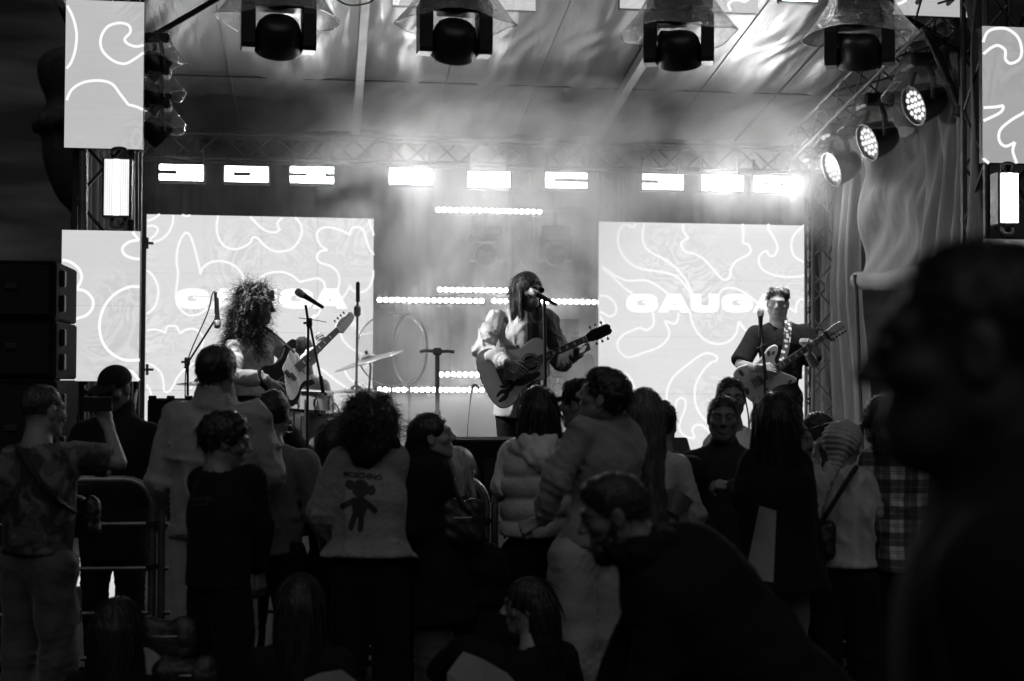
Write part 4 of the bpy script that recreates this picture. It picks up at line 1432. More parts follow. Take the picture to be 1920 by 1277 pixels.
def hair_parts(c, R, s, spec, seed):
    kind = spec.get('kind', 'short')
    T = lambda x, y, z: c + R @ (V(x, y, z) * s)
    S = Sdf(.025 * s)
    E = lambda p, r, k=None, sub=False: S.ell(T(*p), np.array(r) * s, R, k, sub)
    vol = spec.get('vol', .012)
    r = np.random.default_rng(seed)
    out = []
    def scalp(n, zmin=-.2, back=True):
        pts, ds = [], []
        while len(pts) < n:
            d = nrm(r.normal(size=3))
            if d[2] < zmin or (d[1] > .35 and d[2] < .45): continue
            p = V(0, -.012, .032) + d * (V(.075, .096, .085) + vol)
            pts.append(T(*p)); ds.append(R @ d)
        return pts, ds
    BR = Sdf(.004)
    for x in (-1, 1): BR.cap(T(x * .014, .101, .031), T(x * .044, .084, .033),   .0034 * s, .0024 * s)
    out.append(BR.mesh(.0035))
    if kind == 'swept':
        E((0, -.014, .034), (.077, .099, .087))
        for i in range(26):
            sg = 1 if r.random() < .68 else -1
            y0 = r.uniform(-.07, .055)
            a_ = V(-.022 + r.normal() * .006, y0, .111 - .7 * max(0, y0 - .02))
            b_ = V(sg * r.uniform(.035, .060) - .008, y0 + r.uniform(-.01, .02), .098 + r.normal() * .007 - .5 * max(0, y0 - .02))
            c__ = V(sg * r.uniform(.070, .078), y0 - .015, .050 + r.normal() * .012)
            S.cap(T(*a_), T(*b_), .012 * s, .015 * s, .012)
            S.cap(T(*b_), T(*c__), .015 * s, .007 * s, .012)
        E((0, .112, -.02), (.080, .088, .092), .012, True)
        for x in (-1, 1): E((x * .09, .035, -.05), (.05, .045, .05), .012, True)
        S.clip(T(0, -.02, -.06), R @ V(0, .25, -1))
        S.noise = sines(seed, .002 * s, .02 * s, 5)
        out.append(S.mesh(.0065))
        out.append(flow_strands(out[1], c + R @ V(0, -.01, .02) * s, 500, seed, lambda nn: R @ V(.6, .2, -.3), .03, .3, .0013, 3, .25, None))
    elif kind in ('short', 'crop', 'fade'):
        v_ = vol if kind != 'crop' else .0015
        E((0, -.014, .036), (.076 + v_ * .7, .097 + v_, .086 + v_))
        if kind == 'crop': S.noise = sines(seed, .0022 * s, .03 * s, 5)
        if kind == 'short' or kind == 'fade':
            E((.0, .03, .085), (.06, .055, .026 + v_), .03)
            S.noise = sines(seed, .0045 * s * spec.get('messy', 1), .035 * s, 6)
        E((0, .105, -.02), (.088, .092, .092), .015, True)
        for x in (-1, 1): E((x * .09, .03, -.05), (.05, .04, .055), .012, True)
        S.clip(T(0, -.02, -.062 if kind != 'fade' else -.02), R @ V(0, .25, -1))
        out.append(S.mesh(.0085 * max(s, .9)))
        if kind == 'crop':
            out.append(flow_strands(out[1], c + R @ V(0, -.01, .02) * s, 1500, seed, lambda nn: nn * .5 + R @ V(0, .5, -.3), .016 * s, .1, .0012, 2, .3, None))
        else:
            fw = R @ V(*spec.get('comb', (0, .6, .0)))
            out.append(flow_strands(out[1], c + R @ V(0, -.01, .02) * s, spec.get('n', 420), seed, lambda nn: fw - nn * (nn @ fw) + V(0, 0, -.25) + nn * .10 * spec.get('messy', 1), spec.get('len', .035) * s, .35, .0014, 3, .16 * spec.get('messy', 1), None))
    elif kind in ('long', 'straight'):
        Ln = spec.get('len', .35)
        E((0, -.016, .036), (.080 + vol, .100 + vol, .090 + vol))
        back = V(0, -1, 0)
        for x, y, wd in ((-.055, -.05, .045), (.055, -.05, .045), (0, -.085, .055), (-.03, -.08, .05), (.03, -.08, .05)):
            a = T(x, y, .0)
            b = a + V(0, 0, -Ln) + (R @ V(x * .5, spec.get('sweep', -.02), 0))
            S.cap(a, b, (wd + vol * .5) * s, wd * spec.get('taper', .75) * s, .02)
        if spec.get('front', True):
            for x in (-1, 1):
                a = T(x * .072, .0, .03)
                S.cap(a, a + V(0, 0, -Ln * .7) + R @ V(x * .02, .03, 0), .026 * s, .02 * s, .02)
        E((0, .115, -.035), (.058, .085, .105), .012, True)
        S.noise = sines(seed, .0026, .028, 6, (1.4, 1.4, .10))
        out.append(S.mesh(.0105))
        out.append(flow_strands(out[1], c + R @ V(0, -.03, .02) * s, spec.get('n', 900), seed, lambda nn: V(0, 0, -1) + nn * (nn[2] * .98 - .03) + (R @ V(0, -.25, 0)) * max(0, nn[2]), .13, .5, .0014, 5, .05, None))
    elif kind == 'curly':
        rad = spec.get('rad', .04)
        E((0, -.02, .04), (.08 + vol * .5, .10 + vol * .5, .09 + vol * .5))
        for i in range(spec.get('lumps', 60)):
            d = nrm(r.normal(size=3))
            if d[1] > .3 and d[2] < .35: continue
            if d[2] < spec.get('zlow', -.55): continue
            p = V(0, -.02, .035) + d * (V(.075, .09, .085) + vol * r.uniform(.5, 1.2))
            E(p, V(1, 1, 1) * rad * r.uniform(.5, .95) * .8, .01)
        for (x, y, z, r0) in spec.get('mass', ()):
            E((x, y, z), (r0, r0 * .85, r0 * 1.15), .03)
        S.noise = sines(seed, .007, .03, 6)
        E((0, .125, -.03), (.06, .08, .10), .012, True)
        out.append(S.mesh(.0095))
        n = spec.get('n', 900)
        vv, ff = out[1]
        zc = vv[:, 2]
        pick = r.integers(0, len(vv), n)
        ctr = c + R @ V(0, -.02, .0)
        ds = vv[pick] - ctr
        ok = (R.T @ ds.T)[1] < .085
        pts = vv[pick][ok]
        dd = [nrm(nrm(q) * .55 + V(0, 0, -.6) + r.normal(size=3) * .5) for q in ds[ok]]
        out.append(strands(pts, dd, spec.get('slen', .07), seed, .5, spec.get('curl', .006), .0020, 6, .4))
    elif kind == 'bun':
        E((0, -.014, .036), (.077 + vol * .6, .097 + vol, .087 + vol))
        E((0, .115, -.03), (.086, .092, .100), .012, True)
        for x in (-1, 1): E((x * .09, .04, -.045), (.045, .045, .055), .012, True)
        b = spec.get('bun', (0, -.115, .01, .045))
        if b: E(b[:3], (b[3], b[3] * .8, b[3]), .015)
        S.clip(T(0, -.02, -.07), R @ V(0, .5, -1))
        S.noise = sines(seed, .002, .03, 5, (1, .3, 1))
        out.append(S.mesh(.008))
        p, d = scalp(120, -.2)
        out.append(strands(p, [nrm(q * .4 + R @ V(0, -.8, 0)) for q in d], .05, seed, .2, 0, .0015, 3))
    return out
# ---------------------------------------------------------------- a whole person
def skin_mat(v): return mat('skin_%g' % v, v, .5, 0, .08, 120, var=.08, vscale=20)
def cloth_mat(v, key='', **k):
    a = dict(rough=.82, bump=.3, bscale=24, var=.12, vscale=5, sheen=.35, stretch=(1, 1, .7))
    if v < .05: a.update(sheen=.04, spec=.15, rough=.92)
    a.update(k)
    return mat('cloth_%g%s' % (v, key), v, **a)
def hair_mat(v): return mat('hair_%g' % v, v, .42, 0, .4, 90, var=.4, vscale=30, stretch=(1, 1, .15))
SEED = [100]
def person(label, hx, ytop, d, yaw, ground=0., H=None, head=None, joints=None, arms=('down', 'down'), sh=1., build=1., skin=.28, female=False,
           hair=None, top=None, pants=None, shoes=.03, hands=(True, True), hand_pose=None, beard=0, hscale=1., group='festival audience', extras=None, res=.013, feet=True, cat='person', base=None, seated=0., floor=0.):
    SEED[0] += 17
    seed = SEED[0]
    zt = P(hx, ytop, d)[2]
    if seated: ground = zt - H
    if H is None: H = zt - ground
    s = H / 1.75
    Rb = rot(yaw)
    hy, hp, hr = head if head else (yaw, 0, 0)
    Rh = rot(hy, hp, hr)
    hs = hscale * (.55 + .45 * s) * (.96 if female else 1.)
    topp = P(hx, ytop, d)
    hc = topp - Rh @ V(0, -.012, .117) * hs          # head centre
    root0 = np.array([hc[0], hc[1], 0]) - (Rb @ V(0, .025, 0)) * s
    org = V(root0[0], root0[1], ground)
    def loc(x, y, z): return org + Rb @ V(x * s * (sh if abs(x) > .12 else 1), y * s, 0) + V(0, 0, z * s)
    J = dict(pel=loc(0, -.01, .96), wai=loc(0, -.005, 1.10), che=loc(0, .0, 1.30), neb=loc(0, -.02, 1.455))
    for sx, n in ((1, 'R'), (-1, 'L')):
        J['sh' + n] = loc(sx * .172, -.01, 1.385)
        J['hip' + n] = loc(sx * .09, 0, .92)
        J['kn' + n] = loc(sx * .105, .02, .50)
        J['an' + n] = loc(sx * .115, -.02, .085)
        a = arms[0 if n == 'R' else 1]
        if a == 'down':
            J['el' + n], J['wr' + n] = loc(sx * .245, -.03, 1.13), loc(sx * .255, .05, .90)
        elif a == 'front':
            J['el' + n], J['wr' + n] = loc(sx * .25, .0, 1.14), loc(sx * .06, .24, 1.08)
        elif a == 'up':
            J['el' + n], J['wr' + n] = loc(sx * .22, .22, 1.24), loc(sx * .06, .34, 1.46)
        elif a == 'pocket':
            J['el' + n], J['wr' + n] = loc(sx * .29, -.08, 1.14), loc(sx * .2, .08, .96)
    if seated:
        for sx, n in ((1, 'R'), (-1, 'L')):
            J['kn' + n] = J['hip' + n] + Rb @ V(sx * .07, .36 * s, .06 + (.14 if seated > 1 else 0))
            J['an' + n] = J['kn' + n] + Rb @ V(sx * .02, .10, -.36 * s)
            if J['an' + n][2] < floor + .09: J['an' + n][2] = floor + .09
    for kx, q in (joints or {}).items():
        J[kx] = P(q[0], q[1], d + (q[2] if len(q) > 2 else 0)) if not isinstance(q, np.ndarray) else q
    base_ = V(org[0], org[1], floor if seated else ground) if base is None else base
    t = thing('person', base_, label, cat, group)
    fwd = Rb[:, 1]
    bs = build
    M_SK = skin_mat(skin)
    parts = []
    # head and neck
    S = Sdf(.03)
    head_sdf(S, hc, Rh, hs, beard, female)
    S.cap(hc + Rh @ V(0, -.022, -.05) * hs, J['neb'] + V(0, 0, .0), (.049 if female else .056) * hs, (.056 if female else .066) * s, .03)
    S.cap(J['neb'], J['che'] * .35 + J['neb'] * .65, .07 * s, .10 * s, .04, (fwd, .7))
    S.clip(J['neb'] * .75 + J['che'] * .25, V(0, 0, -1))
    parts.append(S.mesh(.0072 if d > 2 else .005))
    # trunk, legs, upper arms (mostly under the clothes)
    S = Sdf(.04)
    fl = (fwd, .66)
    S.cap(J['pel'], J['wai'], .112 * s * bs, .112 * s * bs, .05, fl)
    S.cap(J['wai'], J['che'], .112 * s * bs, .135 * s * bs, .05, fl)
    S.cap(J['che'], J['neb'], .125 * s * bs, .06 * s, .05, fl)
    for n in 'RL':
        S.cap(J['hip' + n], J['kn' + n], .066 * s * bs, .048 * s, .03)
        S.cap(J['kn' + n], J['an' + n], .052 * s, .036 * s, .02)
        S.cap(J['che'] * .3 + J['neb'] * .7, J['sh' + n], .055 * s, .052 * s, .04)
        S.cap(J['sh' + n], J['el' + n], .050 * s, .040 * s, .02)
    parts.append(S.mesh(.02))
    # forearms with hands
    top = dict(top or {})
    slv = top.get('sleeve', 'long')
    for i, n in enumerate('RL'):
        if not hands[i]: continue
        S = Sdf(.012)
        el, wr = J['el' + n], J['wr' + n]
        D = nrm(wr - el)
        S.cap(el, wr, .040 * s, .026 * s, .02)
        hpz = (hand_pose or {}).get(n, {})
        sgn = 1 if n == 'R' else -1
        HD = nrm(np.asarray(hpz.get('D', D), float))
        Nb = np.asarray(hpz.get('N', Rb @ V(sgn * 1., .15, 0.1)), float)
        side = hpz.get('side', None)
        if side is None:
            tt = np.cross(HD, nrm(Nb - HD * (Nb @ HD)))
            side = 1 if tt @ (fwd + V(0, 0, .3)) > 0 else -1
        hand_sdf(S, wr + HD * .012, HD, Nb, side, hpz.get('curl', (28, 30, 32, 36, 22)), .97 * hs * (.92 if female else 1.))
        S.cap(wr, wr + HD * .02, .026 * s, .024 * s, .015)
        if slv == 'short': parts.append(S.mesh(.0065))
        else:
            S.clip(wr - D * .10 * s, -D)
            parts.append(S.mesh(.0058))
    body = mesh_obj('body', parts, M_SK, t)
    # eyes
    if hair is not None:
        hp_ = hair_parts(hc, Rh, hs, hair, seed)
        if hp_: mesh_obj('hair', hp_, hair_mat(hair.get('v', .02)), t)
    # top garment
    if top:
        g = top.get('g', .022) * s
        S = Sdf(top.get('k', .035))
        hem = top.get('hem', .90) * s
        if 'hemy' in top: hem = P(hx, top['hemy'], d)[2] - ground
        up = nrm(J['neb'] - J['pel'])
        hw = top.get('hemw', 0.)
        fl2 = (fwd, top.get('flat', .72))
        bot = J['pel'] - (J['wai'] - J['pel']) * .0
        pz = (J['pel'] - V(0, 0, ground))[2]
        n_dn = nrm(V(0, 0, -1) * .999 + up * -1)
        drop = max(0., np.linalg.norm(J['pel'] - V(J['pel'][0], J['pel'][1], ground)) - hem)
        hempt = J['pel'] - up * (pz - hem)
        S.cap(hempt - up * .05 * s, J['wai'], (.138 * bs + hw) * s + g, (.126 * bs) * s + g, None, fl2)
        S.cap(J['wai'], J['che'], .126 * s * bs + g, .138 * s * bs + g, None, fl2)
        S.cap(J['che'], J['neb'] - up * .04 * s, .130 * s * bs + g, .068 * s + g * .4, None, fl2)
        sr = top.get('sr', 1.)
        ends = []
        for n in 'RL':
            el, wr, sh_ = J['el' + n], J['wr' + n], J['sh' + n]
            S.cap(J['neb'] - up * .012, sh_, .044 * s + g * .4, .044 * s + g * .5, .05)
            S.cap(J['che'], sh_ - up * .03 * s, .09 * s, .055 * s + g * .4, .035, fl2)
            a0, a1, a2 = (.048 * s * sr + g * .6), (.044 * s * sr + g * .6), (.030 * s * sr + g * .4)
            kk = .008
            if slv == 'long':
                S.cap(sh_, el, a0, a1, kk)
                S.cap(el, wr - nrm(wr - el) * .012, a1, a2, kk)
            elif slv == 'short':
                q = sh_ + (el - sh_) * top.get('sl', .72)
                S.cap(sh_, q, a0, a1 * 1.15, kk)
                ends.append((q, nrm(el - sh_), a1))
            elif slv == 'none':
                pass
        if top.get('collar'):
            S.cap(J['neb'] + up * .01, J['neb'] + up * (.01 + top['collar'] * s), .075 * s + g * .4, .068 * s + g * .4, .02)
            S.cap(J['neb'] + up * .03, J['neb'] + up * .4, .052 * s, .06 * s, .005, sub=True)
        for q, dv, ar in ends: S.cap(q + dv * ar * 1.9, q + dv * (ar * 1.9 + .12), ar * 1.75, ar * 1.75, .004, sub=True)
        if not top.get('collar') and not top.get('hood'): S.cap(J['neb'] + up * .028 * s + fwd * .02 * s, J['neb'] + up * .3 + fwd * .03 * s, .070 * s, .075 * s, .008, sub=True)
        S.clip(hempt, -up)
        if slv == 'none':
            for n in 'RL':
                sg = 1 if n == 'R' else -1
                S.clip(J['sh' + n] + Rb[:, 0] * sg * .0, Rb[:, 0] * sg)
        w1 = sines(seed + 1, top.get('wr', .006) * .7, top.get('wl', .2), 4, (1, 1, .5))
        w2 = creases(seed + 2, top.get('wr', .006) * .5, .12, 3, 1.2)
        w3 = creases(seed + 3, top.get('fold', .005) * .55, .17, 3, .35)
        bunch = []
        if slv == 'long':
            for n in 'RL':
                el, wr, sh_ = J['el' + n], J['wr' + n], J['sh' + n]
                bunch += [(el, nrm(wr - sh_), .075), (wr - (wr - el) * .12, nrm(wr - el), .06), (sh_ + (el - sh_) * .55, nrm(el - sh_ + V(0, 0, .12)), .06)]
        bunch.append((hempt + up * .10 * s, up * .9 + Rb[:, 0] * .3, .07))
        S.noise = lambda p: w1(p) + w2(p) + w3(p) + bunched(p, bunch, top.get('bunch', .010), seed)
        nm = top.get('name', 'jacket')
        jo = mesh_obj(nm, [S.mesh(res)], top.get('mat') or cloth_mat(top.get('v', .1)), t)
        t['_'] = 0
        del t['_']
        # ribbed hem and cuffs
        if top.get('rib'):
            rb = Sdf(.02)
            rb.cap(hempt + up * .0, hempt + up * .06 * s, (.130 * bs + hw) * s + g * .8, (.130 * bs + hw) * s + g * .8, None, fl2)
            rb.clip(hempt - up * .012, -up)
            rb.clip(hempt + up * .05 * s, up)
            mesh_obj('hem_band', [rb.mesh(.011)], top.get('mat') or cloth_mat(top.get('v', .1)), jo)
        if top.get('hood'):
            hv = top.get('hoodv', top.get('v', .1))
            S = Sdf(.03)
            b = J['neb']
            S.cap(b + Rb @ V(-.09, -.01, .0) * s, b + Rb @ V(0, -.10, -.05) * s, .05 * s, .06 * s)
            S.cap(b + Rb @ V(.09, -.01, .0) * s, b + Rb @ V(0, -.10, -.05) * s, .05 * s, .06 * s)
            S.cap(b + Rb @ V(-.06, -.07, .03) * s, b + Rb @ V(.06, -.07, .03) * s, .045 * s, .045 * s)
            S.cap(b + Rb @ V(0, -.10, -.04) * s, b + Rb @ V(0, -.12, -.075) * s, .06 * s, .035 * s, None, (fwd, .7))
            S.cap(b + Rb @ V(-.07, .06, -.02) * s, b + Rb @ V(-.09, -.01, 0) * s, .03 * s, .045 * s)
            S.cap(b + Rb @ V(.07, .06, -.02) * s, b + Rb @ V(.09, -.01, 0) * s, .03 * s, .045 * s)
            S.noise = sines(seed + 4, .006, .07, 5)
            mesh_obj('hood', [S.mesh(.011)], cloth_mat(hv), jo)
    # trousers
    if pants:
        g = pants.get('g', .016) * s
        wd = pants.get('w', 1.)
        S = Sdf(.035)
        S.cap(J['pel'] + nrm(J['wai'] - J['pel']) * .04 * s, (J['hipR'] + J['hipL']) / 2, .128 * s * bs + g * .8, .128 * s * bs + g, None, (fwd, .70))
        for n in 'RL':
            S.cap(J['hip' + n], J['kn' + n], .085 * s * bs + g, (.058 * wd) * s + g, .02)
            q = J['an' + n] + (J['kn' + n] - J['an' + n]) * pants.get('short', 0.02)
            S.cap(J['kn' + n], q, .058 * wd * s + g, .045 * wd * s + g, .02)
        w1 = sines(seed + 7, pants.get('wr', .006) * .6, .17, 5, (1, 1, .8))
        bl = [(J['kn' + n], nrm(J['an' + n] - J['hip' + n]), .10) for n in 'RL'] + [(J['an' + n] + (J['kn' + n] - J['an' + n]) * .2, nrm(J['an' + n] - J['kn' + n]), .10) for n in 'RL'] + [(J['hip' + n], nrm(V(0, 0, 1) + Rb[:, 0] * (.9 if n == 'R' else -.9)), .10) for n in 'RL']
        S.noise = lambda p: w1(p) + bunched(p, bl, pants.get('bunch', .011), seed)
        mesh_obj(pants.get('name', 'trousers'), [S.mesh(res * 1.15)], pants.get('mat') or cloth_mat(pants.get('v', .02), 'p'), t)
    if feet and shoes is not None:
        for n in 'RL':
            an = J['an' + n]
            D = nrm((J['kn' + n] - J['hip' + n]) * 0 + fwd)
            S = Sdf(.02)
            S.cap(an + V(0, 0, -.03), an + V(0, 0, -.045) + D * .05, .042 * s, .045 * s)
            S.cap(an + V(0, 0, -.05) + D * .04, an + V(0, 0, -.055) + D * .155, .043 * s, .034 * s)
            S.clip(an + V(0, 0, -.087), V(0, 0, -1))
            mesh_obj('shoe', [S.mesh(.011)], mat('shoe_%g' % shoes, shoes, .5), t)
    info = dict(t=t, J=J, Rb=Rb, Rh=Rh, hc=hc, hs=hs, s=s, up=None, fwd=fwd, d=d, seed=seed)
    if extras: extras(info)
    return info
# ================================================================ INSTRUMENTS AND STAGE PROPS
def frame_of(a, b, facing):
    """u from body a to headstock b, n face normal, v = n x u"""
    u = nrm(np.asarray(b) - np.asarray(a))
    n = np.asarray(facing, float)
    n = nrm(n - u * (n @ u))
    return u, np.cross(n, u), n
def guitar_common(t, O, u, v, n, nut, head_len, fb_from, fb_w0, fb_w1, neck_t, M_neck, M_fb, M_head, pegs, peg_side, head_outline, frets, dots, strings, bridge_u, z0, M_head_face=None, peg_mat=None):
    """O: body reference; positions measured along u from O"""
    L_ = nut - fb_from
    o = [(fb_from, -fb_w0 / 2), (nut, -fb_w1 / 2), (nut, fb_w1 / 2), (fb_from, fb_w0 / 2)]
    fb = MB().prism(o, .006, O + n * (z0 + .006), u, v, n).build('fretboard', M_fb, t)
    scale = nut - bridge_u
    for k in range(1, frets + 1):
        p = nut - scale * (1 - 2 ** (-k / 12))
        if p < fb_from + .004: break
        w = fb_w1 + (fb_w0 - fb_w1) * (nut - p) / L_
        MB().box(O + u * p + n * (z0 + .0068), (.0022, w, .0018), np.stack([u, v, n], 1)).build('fret', M_CHROME, fb)
        if k in dots:
            q = p + scale * (2 ** (-(k - 1) / 12) - 2 ** (-k / 12)) / 2
            MB().box(O + u * q + n * (z0 + .0063), (.012, w * .45, .0012), np.stack([u, v, n], 1)).build('inlay', mat('pearl_inlay', .7, .3), fb)
    b = MB()
    k = 8
    pts = []
    prof = [(math.cos(a), -abs(math.sin(a))) for a in np.linspace(0, math.pi, k)]
    vv = []
    for pp, w in ((fb_from, fb_w0 * .98), (nut + .01, fb_w1 * .98)):
        for a, c_ in prof: vv.append(O + u * pp + v * (a * w / 2) + n * (z0 + c_ * neck_t))
    b.add(vv, [(i, i + 1, k + i + 1, k + i) for i in range(k - 1)] + [tuple(range(k)), tuple(range(2 * k - 1, k - 1, -1))])
    b.build('neck', M_neck, t, smooth=40)
    hd = MB().prism([(nut + a, c_) for a, c_ in head_outline], .014, O + n * (z0 + .002), u, v, n, .002).build('headstock', M_head, t)
    MB().box(O + u * (nut + .002) + n * (z0 + .008), (.005, fb_w1, .006), np.stack([u, v, n], 1)).build('nut', mat('bone', .6, .4), t)
    for (pu, sd) in pegs:
        e = O + u * (nut + pu[0]) + v * pu[1]
        pg = MB().tube([e + n * (z0 - .004), e + n * (z0 + .014)], .0045, 8).build('tuning_peg', peg_mat or M_CHROME, hd)
        kb = e + v * sd * .028 + n * (z0 - .010)
        MB().tube([e + n * (z0 - .010), kb], .003, 6).build('peg_shaft', peg_mat or M_CHROME, hd)
        MB().box(kb + v * sd * .008, (.018, .016, .008), np.stack([u, v, n], 1), .003).build('peg_button', peg_mat or M_CHROME, hd)
    for i in range(strings):
        x = (i / (strings - 1) - .5)
        a = O + u * bridge_u + v * x * fb_w0 * 1.05 + n * (z0 + .012)
        c_ = O + u * nut + v * x * fb_w1 * .84 + n * (z0 + .0115)
        MB().tube([a, c_], .0011 + .0005 * (i < strings / 2), 4).build('string', M_STEEL, t)
def acoustic_guitar(a, b, facing):
    u, v, n = frame_of(a, b, facing)
    O = np.asarray(a)            # centre of sound hole
    t = thing('acoustic_guitar', O - u * .3, 'pale topped acoustic guitar with dark headstock held by the singer', 'guitar')
    half = [(.155, .028), (.150, .10), (.115, .138), (.06, .142), (.0, .125), (-.055, .118), (-.12, .135), (-.19, .178), (-.26, .198), (-.32, .180), (-.352, .12), (-.362, .04)]
    cut = [(.155, -.028), (.118, -.055), (.100, -.10), (.075, -.128), (.03, -.134), (-.02, -.122), (-.07, -.120), (-.13, -.138), (-.19, -.178), (-.26, -.198), (-.32, -.180), (-.352, -.12), (-.362, -.04)]
    out = cat_rom([*half, *cut[::-1]], 4, True)
    out[:, 1] *= np.where(out[:, 0] < -.05, 1.10, 1.04)
    MB().prism(out, .10, O, u, v, n, .004).build('body', mat('dark_wood', .05, .3, 0, .05, 15), t, smooth=30)
    inn = out * .0 + out
    d = np.roll(out, -1, 0) - np.roll(out, 1, 0)
    d /= np.linalg.norm(d, axis=1, keepdims=True)
    nn = np.stack([-d[:, 1], d[:, 0]], 1)
    ctr = out.mean(0)
    if ((ctr - out) * nn).sum() < 0: nn = -nn
    MB().prism(out + nn * .006, .003, O + n * .0025, u, v, n).build('top_plate', mat('spruce_top', .50, .28, 0, .05, 6, var=.1, vscale=4, stretch=(1, 1, 1)), t)
    ring = [(math.cos(w), math.sin(w)) for w in np.linspace(0, 2 * math.pi, 36, endpoint=False)]
    bb = MB()
    r0, r1 = .052, .072
    vv = [O + (u * p + v * q) * r0 + n * .0045 for p, q in ring] + [O + (u * p + v * q) * r1 + n * .0045 for p, q in ring]
    k = 36
    bb.add(vv, [(i, (i + 1) % k, k + (i + 1) % k, k + i) for i in range(k)])
    bb.build('rosette', mat('rosette_pattern', .18, .4, 0, 0, 10, var=.95, vscale=70), t)
    MB().prism([(p * .0515, q * .0515) for p, q in ring], .004, O + n * .0042, u, v, n).build('sound_hole', mat('hole_black', .004, .9), t)
    MB().prism([(-.235, -.075), (-.20, -.075), (-.195, -.05), (-.195, .05), (-.20, .075), (-.235, .075), (-.24, .05), (-.24, -.05)], .009, O + n * .0115, u, v, n, .002).build('bridge', mat('ebony', .02, .4), t)
    pk = cat_rom([(-.05, -.055), (.02, -.07), (.03, -.10), (-.03, -.115), (-.12, -.12), (-.16, -.09), (-.13, -.06)], 4, True)
    MB().prism(pk, .001, O + n * .0042, u, v, n).build('pickguard', mat('pickguard_dark', .03, .2), t)
    # printed vine motif on the lower bout
    for pl in ([(-.10, -.09), (-.16, -.085), (-.22, -.11), (-.27, -.10), (-.31, -.12)], [(-.22, -.11), (-.25, -.14), (-.28, -.15), (-.31, -.155)], [(-.16, -.085), (-.19, -.06), (-.23, -.075), (-.26, -.06)]):
        c_ = cat_rom(pl, 5)
        dd = np.gradient(c_, axis=0)
        dd /= np.linalg.norm(dd, axis=1, keepdims=True)
        w_ = (.014 * np.sin(np.linspace(.5, 3.0, len(c_))) + .003)[:, None]
        nn2 = np.stack([-dd[:, 1], dd[:, 0]], 1) * w_
        vv = [O + u * p + v * q + n * .0045 for p, q in c_ + nn2] + [O + u * p + v * q + n * .0045 for p, q in c_ - nn2]
        k = len(c_)
        MB().add(vv, [(i, i + 1, k + i + 1, k + i) for i in range(k - 1)]).build('vine_print', mat('print_black', .01, .5), t)
    head = [(0, -.022), (.02, -.03), (.06, -.042), (.17, -.038), (.19, -.02), (.185, 0), (.19, .02), (.17, .038), (.06, .042), (.02, .03), (0, .022)]
    pegs = [((.055 + .042 * i, sd * .026), sd) for i in range(3) for sd in (-1, 1)]
    guitar_common(t, O, u, v, n, .42, .19, .055, .056, .044, .022, mat('mahogany', .06, .35), mat('ebony', .02, .4), mat('headstock_black', .012, .18), pegs, 0, head, 20, (1, 3, 5, 7, 9, 12, 15), 6, -.215, .004)
    return t, O, u, v, n
def electric_guitar(a, b, facing):
    u, v, n = frame_of(a, b, facing)
    O = np.asarray(a)            # body centre
    t = thing('electric_guitar', O - u * .25, 'white electric guitar with leaf decals held by the guitarist in black', 'guitar')
    out = cat_rom([(.10, .03), (.115, .065), (.165, .10), (.185, .135), (.165, .158), (.11, .158), (.05, .135), (-.01, .125), (-.08, .15), (-.15, .168), (-.205, .14), (-.225, .06), (-.225, -.03), (-.20, -.12), (-.15, -.158), (-.09, -.150), (-.03, -.115), (.03, -.118), (.10, -.150), (.145, -.165), (.165, -.148), (.15, -.11), (.12, -.07), (.10, -.03)], 4, True)
    MB().prism(out, .044, O, u, v, n, .006).build('body', mat('cream_lacquer', .62, .18, 0, .02), t, smooth=30)
    for (p, q, r) in ((.10, .125, .024), (.13, .11, .018), (.05, .11, .014), (.11, -.14, .022), (-.15, .12, .03), (-.19, -.02, .03), (-.06, -.09, .016)):
        w = random.uniform(0, 3)
        pl = [(p + r * math.cos(x) * math.cos(w) - .5 * r * math.sin(x) * math.sin(w), q + r * math.cos(x) * math.sin(w) + .5 * r * math.sin(x) * math.cos(w)) for x in np.linspace(0, 6.283, 12, endpoint=False)]
        MB().prism(pl, .001, O + n * .0015, u, v, n).build('leaf_decal', mat('decal_dark', .09, .3, var=.6, vscale=60), t)
    Mx = np.stack([u, v, n], 1)
    MB().box(O + u * .075 + n * .006, (.038, .072, .012), Mx, .004).build('neck_pickup', M_CHROME, t)
    MB().box(O + u * -.06 + n * .006, (.04, .085, .014), Mx, .004).build('bridge_pickup', M_CHROME, t)
    MB().box(O + u * -.06 + n * .0075, (.022, .07, .014), Mx, .003).build('pickup_cover', M_BLACK, t)
    MB().box(O + u * -.11 + n * .008, (.05, .078, .014), Mx, .004).build('bridge', M_CHROME, t)
    for (p, q) in ((-.09, -.11), (-.14, -.115), (-.18, -.09)):
        MB().lathe([(.011, 0), (.010, .016), (0, .018)], O + u * p + v * q, Mx @ np.eye(3), 12).build('knob', M_CHROME, t)
    head = [(0, -.021), (.03, -.03), (.10, -.032), (.17, -.03), (.185, -.005), (.175, .028), (.13, .035), (.06, .03), (.02, .024), (0, .021)]
    pegs = [((.035 + .025 * i, -.018), -1) for i in range(6)]
    guitar_common(t, O, u, v, n, .50, .18, .085, .055, .043, .02, mat('maple', .3, .3), mat('rosewood', .07, .4), mat('maple', .3, .3), pegs, 0, head, 22, (3, 5, 7, 9, 12, 15, 17), 6, -.115, .004)
    # capo clip on the headstock
    MB().box(O + u * .53 + n * .02, (.03, .07, .02), Mx, .004).build('clip_tuner', M_BLACK, t)
    MB().tube([O + u * .53 + v * .04 + n * .01, O + u * .50 + v * .085 + n * .02], .008, 8).build('clip_arm', M_BLACK, t)
    MB().tube([O + u * .53 + v * -.03, O + u * .56 + v * -.07 + n * .01], .010, 8).build('clip_grip', M_BLACK, t)
    return t, O, u, v, n
